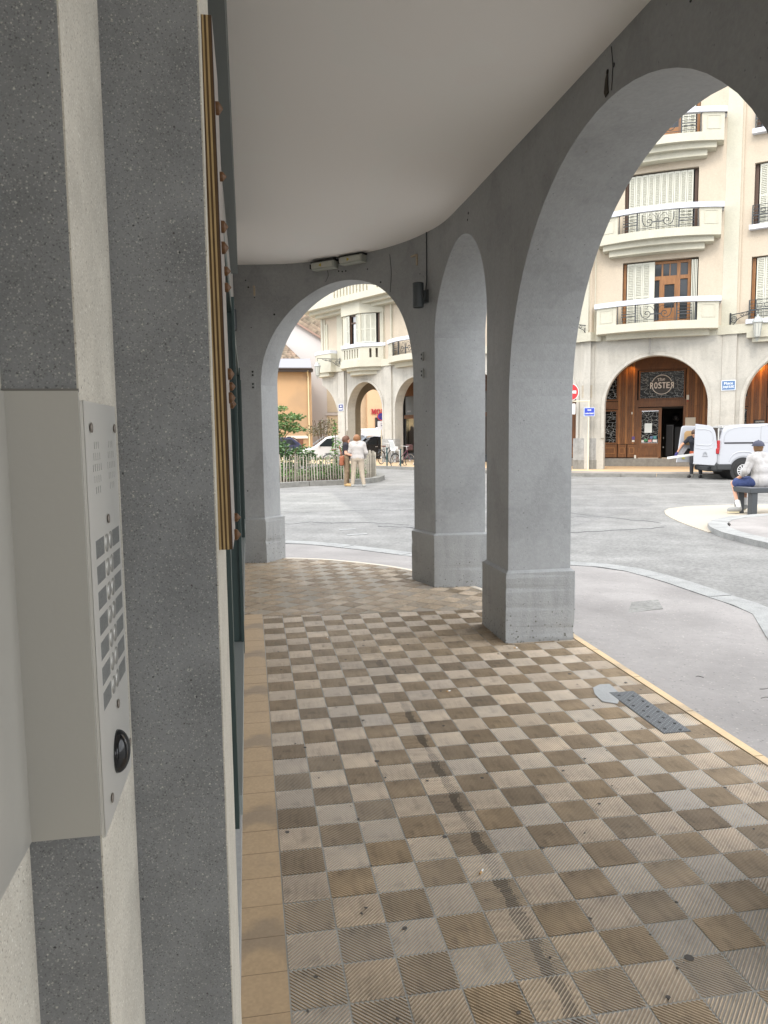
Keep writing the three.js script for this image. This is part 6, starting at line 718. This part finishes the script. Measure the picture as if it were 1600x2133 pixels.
// ---------------------------------------------------------------- bicycles, posts, bench
{
  const makeBike = (pos, ry, label, frameC, seat) => {
    const t = thing('bicycle', label, 'bicycle', pos, ry), fm = flatM(...frameC, 0.35, 0.2), r = 0.33, X = 1.04;
    for (const x of [0, X]) { const w = M([tor(r, 0.017, x, r + 0.017, 0, 44)], tyreM, 'wheel', t); const g = [tor(r - 0.022, 0.008, x, r + 0.017, 0, 40), cy(0.025, 0.025, 0.08, 0, 0, 0, 10).rotateX(PI / 2).translate(x, r + 0.017, 0)]; for (let k = 0; k < 18; k++) { const a = k / 18 * PI * 2; g.push(bar([x, r + 0.017, 0], [x + Math.cos(a) * (r - 0.02), r + 0.017 + Math.sin(a) * (r - 0.02), 0], 0.0016, 0.0016, 4)); } M(g, rimM, 'rim', w); }
    const y = r + 0.017, BB = [0.44, 0.29, 0], ST = [0.3, 0.8, 0], HT = [0.84, 0.86, 0], HB = [0.89, 0.68, 0];
    M([bar(BB, ST, 0.018), bar(BB, HB, 0.022), bar([0.38, 0.5, 0], HT, 0.018), bar(HB, HT, 0.022), bar(BB, [0, y, 0.05], 0.01), bar(BB, [0, y, -0.05], 0.01), bar([0.34, 0.66, 0], [0, y, 0.05], 0.009), bar([0.34, 0.66, 0], [0, y, -0.05], 0.009), bar(HB, [X, y, 0.05], 0.012), bar(HB, [X, y, -0.05], 0.012)], fm, 'frame', t);
    M([bar(HT, [0.8, 1.02, 0], 0.014), tube([[0.66, 1.06, -0.27], [0.76, 1.05, -0.2], [0.82, 1.03, 0], [0.76, 1.05, 0.2], [0.66, 1.06, 0.27]], 0.012, 20, 6)], rimM, 'handlebar', t); M([rb(0.25, 0.06, 0.15, 0.025, 0.27, 0.9, 0), bar(ST, [0.28, 0.88, 0], 0.013)], flatM(0.12, 0.04, 0.02, 0.6), 'saddle', t);
    M([cy(0.09, 0.09, 0.008, 0, 0, 0, 20).rotateX(PI / 2).translate(0.44, 0.29, 0.05), bar([0.44, 0.29, 0.07], [0.52, 0.14, 0.07], 0.01), bar([0.44, 0.29, -0.07], [0.36, 0.44, -0.07], 0.01), rb(0.1, 0.02, 0.08, 0.006, 0.52, 0.14, 0.12), bar([0, y + 0.02, 0.06], [0.44, 0.33, 0.06], 0.005)], MT.iron, 'crank', t); M([tor(r + 0.04, 0.012, 0, y, 0, 20, PI * 0.8).scale(1, 1, 2.2).rotateZ(0), bx(0.36, 0.015, 0.12, 0.0, 0.74, 0), bar([-0.12, 0.73, 0.05], [0, y, 0.05], 0.006), bar([-0.12, 0.73, -0.05], [0, y, -0.05], 0.006)], MT.iron, 'rack', t);
    if (seat) { M([rb(0.3, 0.28, 0.26, 0.05, 1.0, 0.98, 0), bar([0.85, 0.9, 0.08], [0.9, 0.86, 0.1], 0.008)], flatM(0.07, 0.03, 0.03, 0.8), 'basket', t); M([rb(0.06, 0.52, 0.3, 0.03, 0, 0, 0).rotateZ(0.42).translate(-0.18, 1.1, 0), rb(0.34, 0.07, 0.3, 0.03, 0.02, 0.86, 0), rb(0.2, 0.16, 0.06, 0.03, -0.06, 0.96, 0.15), rb(0.2, 0.16, 0.06, 0.03, -0.06, 0.96, -0.15), rb(0.09, 0.42, 0.07, 0.03, 0.17, 0.66, 0.15), rb(0.09, 0.42, 0.07, 0.03, 0.17, 0.66, -0.15)], flatM(0.66, 0.67, 0.66, 0.5), 'child_seat', t); }
    return t;
  };
  makeBike([6.78, 0, -35.9], 0.62, 'bicycle with white child seat and dark basket chained at the far kerb', [0.09, 0.02, 0.04], true);
  makeBike([6.5, 0.12, -38.2], 0.9, 'bicycle with only a wheel visible left of the child seat bicycle', [0.1, 0.1, 0.1], false); makeBike([3.75, 0, -37.2], 0.2, 'dark bicycle behind the paling fence in front of the white van', [0.03, 0.03, 0.03], false);
  for (const [x, z, h, l] of [[6.42, -36.1, 1.0, 'dark green post left of the parked bicycle'], [6.95, -35.45, 0.95, 'dark green post behind the parked bicycle'], [7.62, -34.6, 1.0, 'blue green post at the right of the parked bicycle']]) { const t = thing('street_post', l, 'post', [x, 0, z]); M([new THREE.LatheGeometry(pts([[0.05, 0], [0.05, 0.05], [0.035, 0.08], [0.032, h - 0.08], [0.042, h - 0.06], [0.042, h - 0.03], [0.02, h], [0, h]]), 14)], flatM(0.02, 0.06, 0.06, 0.5), 'shaft', t); M(new THREE.CylinderGeometry(0.06, 0.06, 0.03, 14).translate(0, 0.01, 0), MT.iron, 'foot', t); }
  const t = thing('bench', 'dark grey metal bench that the man in the cap sits on', 'bench', [9.48, 0.012, -13.62]), m = flatM(0.05, 0.056, 0.062, 0.5, 0.1);
  M(rb(2.2, 0.1, 0.56, 0.012, 1.1, 0.475, 0), m, 'seat', t); M(bx(2.14, 0.006, 0.5, 1.1, 0.528, 0), flatM(0.2, 0.2, 0.21, 0.5), 'seat_top', t); for (const [x, z] of [[0.1, 0.19], [0.1, -0.19], [2.08, 0.19], [2.08, -0.19]]) M(rb(0.13, 0.43, 0.13, 0.012, x + (z > 0 ? 0.02 : 0), 0.212, z), m, 'leg', t);
}
// ---------------------------------------------------------------- people
// a smooth skin over tapered capsules [ax,ay,az,ra, bx,by,bz,rb], meshed on a grid
function skin(caps, cell, k = 0.03) {
  let lo = [1e9, 1e9, 1e9], hi = [-1e9, -1e9, -1e9];
  for (const c of caps) for (const o of [0, 4]) for (let i = 0; i < 3; i++) { lo[i] = Math.min(lo[i], c[o + i] - c[o + 3]); hi[i] = Math.max(hi[i], c[o + i] + c[o + 3]); }
  const ctr = lo.map((a, i) => (a + hi[i]) / 2), half_ = Math.max(...lo.map((a, i) => hi[i] - a)) / 2 + 3.5 * cell, N = Math.ceil(2 * half_ / cell), mc = new MarchingCubes(N, undefined, false, false, 400000), hs = N / 2; mc.isolation = 0;
  mc.field.fill(-1); const F = new Float32Array(N * N * N).fill(1e3), reach = k * 2 + cell * 3;
  for (const c of caps) {
    const A = [c[0], c[1], c[2]], d = [c[4] - c[0], c[5] - c[1], c[6] - c[2]], dd = d[0] * d[0] + d[1] * d[1] + d[2] * d[2] || 1e-9, r = Math.max(c[3], c[7]) + reach, b0 = [], b1 = [];
    for (let i = 0; i < 3; i++) { b0[i] = Math.max(0, Math.floor(((Math.min(c[i], c[4 + i]) - r - ctr[i]) / half_ + 1) * hs)); b1[i] = Math.min(N - 1, Math.ceil(((Math.max(c[i], c[4 + i]) + r - ctr[i]) / half_ + 1) * hs)); }
    for (let z = b0[2]; z <= b1[2]; z++) for (let y = b0[1]; y <= b1[1]; y++) for (let x = b0[0]; x <= b1[0]; x++) {
      const px = (x / hs - 1) * half_ + ctr[0] - A[0], py = (y / hs - 1) * half_ + ctr[1] - A[1], pz = (z / hs - 1) * half_ + ctr[2] - A[2], t = clamp((px * d[0] + py * d[1] + pz * d[2]) / dd, 0, 1), e = Math.hypot(px - d[0] * t, py - d[1] * t, pz - d[2] * t) - mix(c[3], c[7], t), q = x + y * N + z * N * N, o = F[q];
      const h = clamp(0.5 + 0.5 * (o - e) / k, 0, 1); F[q] = o > 100 ? e : mix(o, e, h) - k * h * (1 - h);
    }
  }
  for (let q = 0; q < F.length; q++) mc.field[q] = -F[q];
  mc.update(); const p = mc.positionArray.slice(0, mc.count * 3); for (let i = 0; i < p.length; i++) p[i] = p[i] * half_ + ctr[i % 3];
  let g = new THREE.BufferGeometry(); g.setAttribute('position', new THREE.BufferAttribute(p, 3)); g = mergeVertices(g, 1e-4); g.computeVertexNormals(); return g;
}
const fat = (caps, d) => caps.map((c) => { const e = c.slice(); e[3] += d; e[7] += d; return e; });
// limbs from joints; J = {hipL, kneeL, ankL, toeL, shL, elL, wrL, ... , pelvis, waist, chest, neck, head, face}
function human(J, W = 1) {
  const c = (a, ra, b, rb) => [...J[a], ra, ...J[b], rb], off = (p, d) => [p[0] + d[0], p[1] + d[1], p[2] + d[2]], R = J.right, sc = (v, k) => v.map((q) => q * k), u = J.up || [0, 1, 0], f = J.fwd;
  const torso = []; for (const s of [-1, 1]) { torso.push([...off(J.pelvis, sc(R, s * 0.075 * W)), 0.105 * W, ...off(J.waist, sc(R, s * 0.06 * W)), 0.095 * W], [...off(J.waist, sc(R, s * 0.06 * W)), 0.095 * W, ...off(J.chest, sc(R, s * 0.085 * W)), 0.105 * W]); }
  torso.push(c('shL', 0.062 * W, 'neck', 0.06), c('shR', 0.062 * W, 'neck', 0.06));
  const arms = ['L', 'R'].map((s) => [[...J['sh' + s], 0.056 * W, ...J['el' + s], 0.041], [...J['el' + s], 0.041, ...J['wr' + s], 0.029]]), legs = ['L', 'R'].map((s) => [[...J['hip' + s], 0.088 * W, ...J['knee' + s], 0.057], [...J['knee' + s], 0.056, ...J['ank' + s], 0.038]]), feet = ['L', 'R'].map((s) => [...J['ank' + s].map((v, i) => (i === 1 ? v - 0.02 : v)), 0.042, ...J['toe' + s], 0.034]);
  const head = [[...off(J.head, sc(u, 0.045)), 0.09, ...off(J.head, sc(u, -0.01)), 0.086], [...off(J.head, [...sc(f, 0.03)]), 0.07, ...off(off(J.head, sc(u, -0.085)), sc(f, 0.045)), 0.045]], neck = [[...J.neck, 0.058, ...off(J.head, sc(u, -0.06)), 0.054]];
  const nose = [...off(off(J.head, sc(u, 0.005)), sc(f, 0.098)), 0.01, ...off(off(J.head, sc(u, -0.025)), sc(f, 0.112)), 0.014], ears = [-1, 1].map((s) => [...off(J.head, sc(R, s * 0.088)), 0.016, ...off(off(J.head, sc(R, s * 0.088)), sc(u, -0.04)), 0.013]);
  const hands = ['L', 'R'].flatMap((s) => { const w = J['wr' + s], h = J['hand' + s], d = [0, 1, 2].map((i) => h[i] - w[i]), l = Math.hypot(...d), D = d.map((v) => v / l), side = J['side' + s] || R, cur = J['curl' + s] || f, out = [[...w, 0.03, ...off(w, sc(D, 0.07)), 0.034]]; [-0.03, -0.01, 0.01, 0.028].forEach((q, i) => { const a = off(off(w, sc(D, 0.08)), sc(side, q)), b = off(off(a, sc(D, [0.045, 0.055, 0.05, 0.038][i])), sc(cur, 0.012)), e = off(off(b, sc(D, 0.02)), sc(cur, 0.026)); out.push([...a, 0.0105, ...b, 0.009], [...b, 0.009, ...e, 0.008]); }); const a = off(off(w, sc(D, 0.03)), sc(side, -0.035)), b = off(off(a, sc(D, 0.04)), sc(cur, 0.025)); out.push([...a, 0.013, ...b, 0.01]); return out; });
  return { torso, arms, legs, feet, head, neck, nose, ears, hands, all: [...torso, ...arms.flat(), ...legs.flat(), ...feet, ...head, ...neck, nose, ...ears] };
}
T.cloth = tex(512, (u, v) => clamp(0.5 + 1.1 * (fbm(u + 0.12 * fbm(u, v, 4, 2, 3), v * 0.6, 9, 3, 301) - 0.5) + 0.25 * (fbm(u, v, 40, 2, 305) - 0.5), 0, 1), 0.9, false); const cloth = (r, g, b) => S({ color: lin(r, g, b), roughness: 0.95, bumpMap: T.cloth, bumpScale: 0.02 });
const skinM = flatM(0.56, 0.31, 0.21, 0.6), skinTan = flatM(0.5, 0.26, 0.16, 0.6);
function faceBits(J, par, glasses) { // eyes, brows and mouth
  const o = (a, b, c) => [0, 1, 2].map((i) => J.head[i] + J.right[i] * a + (J.up || [0, 1, 0])[i] * b + J.fwd[i] * c), B = (s, p, r) => sph(r, ...p, 1, 1, 1, 8);
  if (glasses) M([B(0, o(0.034, 0.012, 0.088), 0.021), B(0, o(-0.034, 0.012, 0.088), 0.021), bar(o(0.05, 0.016, 0.08), o(0.088, 0.016, -0.01), 0.004), bar(o(-0.05, 0.016, 0.08), o(-0.088, 0.016, -0.01), 0.004)], flatM(0.1, 0.03, 0.03, 0.2), 'glasses', par);
  else M([B(0, o(0.032, 0.012, 0.09), 0.01), B(0, o(-0.032, 0.012, 0.09), 0.01)], MT.black, 'eye', par);
  M(bar(o(-0.02, -0.058, 0.09), o(0.02, -0.058, 0.09), 0.006), flatM(0.4, 0.13, 0.11, 0.5), 'mouth', par);
}
const hairCaps = (J, len, r = 0.012) => { const o = (a, b, c, q) => [...[0, 1, 2].map((i) => J.head[i] + J.right[i] * a + (J.up || [0, 1, 0])[i] * b + J.fwd[i] * c), q]; const H = [[...o(0, 0.05, 0.01, 0.092 + r), ...o(0, 0.045, -0.025, 0.09 + r)], [...o(0, 0.0, -0.04, 0.078 + r), ...o(0, -len * 0.6, -0.045, 0.06 + r)]]; for (const s of [-1, 1]) H.push([...o(s * 0.055, 0.02, -0.012, 0.05 + r), ...o(s * 0.06, -len, -0.02, 0.035 + r)]); return H; };
{ // woman in a dark top, seen from her right side, looking up to the right
  const t = thing('person', 'woman with brown bob hair in dark short-sleeved top with a brown handbag', 'person', [3.02, 0, -24.42], PI / 2 - 0.25);
  const J = { right: [1, 0, 0], fwd: [0, 0.28, 0.96], up: [0, 0.96, -0.28], pelvis: [0, 0.9, 0], waist: [0, 1.05, 0.01], chest: [0, 1.22, 0.01], neck: [0, 1.37, 0], head: [0, 1.47, 0.015], shL: [-0.165, 1.31, 0], shR: [0.165, 1.31, 0], elL: [-0.21, 1.05, 0.02], elR: [0.21, 1.06, -0.03], wrL: [-0.15, 0.98, 0.22], wrR: [0.15, 0.97, 0.16], handL: [-0.1, 0.98, 0.3], handR: [0.1, 0.96, 0.24], hipL: [-0.085, 0.88, 0], hipR: [0.085, 0.88, 0], kneeL: [-0.085, 0.48, 0.02], kneeR: [0.09, 0.48, 0.03], ankL: [-0.085, 0.08, -0.02], ankR: [0.1, 0.08, 0.02], toeL: [-0.09, 0.035, 0.13], toeR: [0.12, 0.035, 0.17] }, h = human(J, 0.98);
  M(skin([...h.all, ...h.hands], 0.014, 0.02), skinM, 'body', t); M(skin(fat([...h.torso, h.arms[0][0].map((v, i) => (i > 3 ? mix(h.arms[0][0][i - 4], v, i === 7 ? 1 : 0.55) : v)), h.arms[1][0].map((v, i) => (i > 3 ? mix(h.arms[1][0][i - 4], v, i === 7 ? 1 : 0.55) : v))], 0.016), 0.014, 0.03), cloth(0.025, 0.022, 0.03), 'top', t); M(skin(fat([...h.legs.flat(), ...h.torso.slice(0, 3).map((c) => [c[0], c[1], c[2], c[3], c[0], c[1] + 0.05, c[2], c[3]])], 0.014), 0.014, 0.03), cloth(0.22, 0.155, 0.095), 'trousers', t); M(skin(fat(h.feet, 0.01), 0.012, 0.02), flatM(0.5, 0.33, 0.15, 0.7), 'shoes', t); M(skin(hairCaps(J, 0.13), 0.012, 0.02), flatM(0.1, 0.04, 0.018, 0.6), 'hair', t); faceBits(J, t, true);
  const b = thing('handbag', 'reddish brown leather handbag on the hip of the woman in dark top', 'handbag', [2.86, 0.68, -24.25], PI / 2 - 0.3); M([rb(0.34, 0.3, 0.12, 0.045, 0.02, 0.14, 0.0), rb(0.3, 0.16, 0.13, 0.03, 0.02, 0.22, 0.012)], flatM(0.28, 0.085, 0.035, 0.55), 'bag', b); M(tube([[-0.12, 0.28, 0.0], [-0.06, 0.5, -0.04], [0.02, 0.62, -0.08], [0.1, 0.5, -0.05], [0.15, 0.28, 0]], 0.012, 24, 6), flatM(0.2, 0.06, 0.03, 0.6), 'strap', b);
}
{ // woman in a white sweater, seen from behind
  const t = thing('person', 'woman in off-white sweater and beige trousers standing with her back turned', 'person', [3.36, 0, -24.25], PI - 0.12);
  const J = { right: [1, 0, 0], fwd: [0, 0.1, 0.995], pelvis: [0, 0.92, 0], waist: [0, 1.07, 0], chest: [0, 1.25, -0.01], neck: [0, 1.4, 0], head: [0.01, 1.5, 0.02], shL: [-0.185, 1.33, 0], shR: [0.185, 1.33, 0], elL: [-0.27, 1.08, 0.0], elR: [0.26, 1.1, -0.02], wrL: [-0.23, 0.92, 0.2], wrR: [0.24, 0.98, 0.22], handL: [-0.2, 0.9, 0.28], handR: [0.2, 0.97, 0.3], hipL: [-0.09, 0.9, 0], hipR: [0.09, 0.9, 0], kneeL: [-0.13, 0.48, 0.03], kneeR: [0.13, 0.48, 0.02], ankL: [-0.19, 0.08, -0.02], ankR: [0.17, 0.08, -0.02], toeL: [-0.21, 0.035, 0.14], toeR: [0.2, 0.035, 0.14] }, h = human(J, 1.05);
  M(skin([...h.all, ...h.hands], 0.014, 0.02), skinM, 'body', t); M(skin([...fat([...h.torso, ...h.arms.flat()], 0.024), [-0.08, 0.93, 0, 0.125, 0.08, 0.93, 0, 0.125]], 0.014, 0.035), cloth(0.43, 0.4, 0.375), 'sweater', t); M(skin([...fat([...h.legs.flat()], 0.02), [-0.08, 0.9, -0.01, 0.125, 0.08, 0.9, -0.01, 0.125]], 0.014, 0.03), cloth(0.42, 0.35, 0.27), 'trousers', t); M(skin(fat(h.feet, 0.012), 0.012, 0.02), flatM(0.66, 0.66, 0.6, 0.7), 'shoes', t); M(skin(hairCaps(J, 0.06, 0.01), 0.012, 0.02), flatM(0.22, 0.095, 0.035, 0.6), 'hair', t); faceBits(J, t, false);
}
{ // worker between the open van doors
  const t = thing('person', 'worker in dark clothes and blue gloves reaching out between the open van doors', 'person', [15.27, 0, -24.52], -0.85);
  const J = { right: [1, 0, 0], fwd: [0, -0.25, 0.97], up: [0, 0.97, 0.25], pelvis: [0, 0.94, -0.05], waist: [0, 1.1, 0], chest: [0, 1.28, 0.1], neck: [0, 1.42, 0.15], head: [0, 1.53, 0.2], shL: [-0.2, 1.36, 0.11], shR: [0.2, 1.36, 0.11], elL: [-0.42, 1.14, 0.2], elR: [0.3, 1.1, 0.2], wrL: [-0.54, 0.88, 0.28], wrR: [0.24, 0.9, 0.35], handL: [-0.58, 0.79, 0.31], handR: [0.2, 0.86, 0.42], hipL: [-0.1, 0.92, -0.04], hipR: [0.1, 0.92, -0.04], kneeL: [-0.12, 0.5, 0.02], kneeR: [0.14, 0.5, 0.0], ankL: [-0.14, 0.09, -0.04], ankR: [0.16, 0.09, -0.1], toeL: [-0.18, 0.04, 0.14], toeR: [0.18, 0.04, 0.06] }, h = human(J, 1.05);
  M(skin([...h.all, ...h.hands], 0.014, 0.02), skinTan, 'body', t); M(skin(fat([...h.torso, h.arms[0][0].map((v, i) => (i > 3 ? mix(h.arms[0][0][i - 4], v, i === 7 ? 1 : 0.6) : v)), h.arms[1][0].map((v, i) => (i > 3 ? mix(h.arms[1][0][i - 4], v, i === 7 ? 1 : 0.6) : v))], 0.018), 0.014, 0.03), cloth(0.02, 0.022, 0.03), 'shirt', t); M(skin(fat(h.legs.flat(), 0.018), 0.014, 0.03), cloth(0.05, 0.05, 0.055), 'trousers', t); M(skin([[-0.1, 0.86, -0.03, 0.122, 0.1, 0.86, -0.03, 0.122]], 0.014, 0.03), cloth(0.42, 0.1, 0.045), 'belt_pouch', t); M(skin(fat(h.feet, 0.014), 0.012, 0.02), flatM(0.03, 0.027, 0.025, 0.8), 'boots', t); M(skin(fat(h.hands.slice(0, h.hands.length / 2), 0.006), 0.008, 0.01), flatM(0.03, 0.025, 0.13, 0.7), 'glove', t); M(skin(fat(h.hands.slice(h.hands.length / 2), 0.006), 0.008, 0.01), flatM(0.03, 0.025, 0.13, 0.7), 'glove', t); M(skin(hairCaps(J, 0.04, 0.008), 0.012, 0.02), flatM(0.06, 0.03, 0.015, 0.6), 'hair', t); faceBits(J, t, false);
  const p = thing('white_plank', 'long white plank held by the worker beside the van', 'plank', [14.7, 0.78, -24.28], 0); p.rotation.set(0, 0.05, 0.1); M(rb(1.3, 0.075, 0.06, 0.006), MT.white, 'plank', p);
}
{ // man on the bench, seen from behind
  const t = thing('person', 'man in white polo shirt, dark cap and blue shorts sitting on the bench', 'person', [9.86, 0.02, -13.58], -2.92);
  const J = { right: [1, 0, 0], fwd: [-0.45, 0, 0.89], pelvis: [0, 0.62, 0], waist: [0, 0.8, 0.0], chest: [0, 1.0, 0.03], neck: [0, 1.15, 0.05], head: [0.0, 1.28, 0.08], shL: [-0.21, 1.08, 0.04], shR: [0.21, 1.08, 0.04], elL: [-0.29, 0.84, 0.06], elR: [0.3, 0.84, 0.08], wrL: [-0.22, 0.7, 0.28], wrR: [0.24, 0.7, 0.28], handL: [-0.18, 0.68, 0.36], handR: [0.2, 0.68, 0.36], hipL: [-0.1, 0.62, 0.04], hipR: [0.1, 0.62, 0.04], kneeL: [-0.06, 0.6, 0.44], kneeR: [0.24, 0.58, 0.42], ankL: [0.06, 0.13, 0.3], ankR: [0.3, 0.1, 0.22], toeL: [0.22, 0.07, 0.36], toeR: [0.44, 0.06, 0.32] };
  const h = human(J, 1.02), lower = (c, f) => c.map((v, i) => (i > 3 ? mix(c[i - 4], v, f) : v));
  M(skin([...h.all, ...h.hands], 0.011, 0.02), skinM, 'body', t);
  M(skin([...fat([...h.torso], 0.022), ...h.arms.map((a) => lower(a[0].map((v, i) => (i % 4 === 3 ? 0.075 : v)), 1)), ...h.arms.map((a) => lower(a[1].map((v, i) => (i % 4 === 3 ? 0.055 : v)), 0.5)), [-0.08, 0.66, -0.02, 0.14, 0.08, 0.66, -0.02, 0.14], [-0.08, 0.86, -0.02, 0.115, 0.08, 0.86, -0.02, 0.115]], 0.011, 0.04), cloth(0.4, 0.39, 0.385), 'polo_shirt', t); M([new THREE.TorusGeometry(0.068, 0.014, 8, 24).rotateX(PI / 2 - 0.15).translate(0, 1.175, 0.055)], flatM(0.72, 0.71, 0.7, 0.95), 'collar', t);
  M(skin([...h.legs.map((l) => lower(l[0].map((v, i) => (i % 4 === 3 ? 0.105 : v)), 0.82)), [-0.1, 0.64, 0, 0.13, 0.1, 0.64, 0, 0.13]], 0.011, 0.03), cloth(0.04, 0.06, 0.16), 'shorts', t);
  M(skin(h.legs.map((l) => { const c = l[1], f = 0.74; return [...[0, 1, 2].map((i) => mix(c[i], c[i + 4], f)), 0.05, c[4], c[5], c[6], 0.046]; }), 0.01, 0.01), MT.white, 'socks', t);
  M(skin(fat(h.feet, 0.016), 0.01, 0.02), flatM(0.3, 0.3, 0.29, 0.8), 'trainers', t); M(h.feet.map((f) => beam([f[0], f[1] - 0.062, f[2]], [f[4] + (f[4] - f[0]) * 0.2, f[5] - 0.045, f[6] + (f[6] - f[2]) * 0.2], 0.095, 0.028)), flatM(0.66, 0.6, 0.42, 0.7), 'sole', t);
  M(skin(hairCaps(J, 0.035, 0.004).slice(1), 0.01, 0.02), flatM(0.13, 0.07, 0.03, 0.8), 'hair', t);
  const cap = new THREE.SphereGeometry(0.112, 28, 14, 0, PI * 2, 0, PI * 0.5).scale(1, 0.95, 1.06), ang = Math.atan2(J.fwd[0], J.fwd[2]), bill = new THREE.CylinderGeometry(0.1, 0.1, 0.01, 24, 1, false, -PI / 2, PI).scale(0.9, 1, 1.0).translate(0, 0.004, 0.085), band = new THREE.TorusGeometry(0.108, 0.008, 6, 30).rotateX(PI / 2).scale(1, 1, 1.06);
  M([cap.rotateX(-0.08), bill, band, sph(0.012, 0, 0.107, 0)].map((g) => g.rotateY(ang).translate(J.head[0], J.head[1] + 0.045, J.head[2])), flatM(0.055, 0.058, 0.085, 0.9), 'cap', t); faceBits(J, t, false);
}
renderer.render(scene, camera);
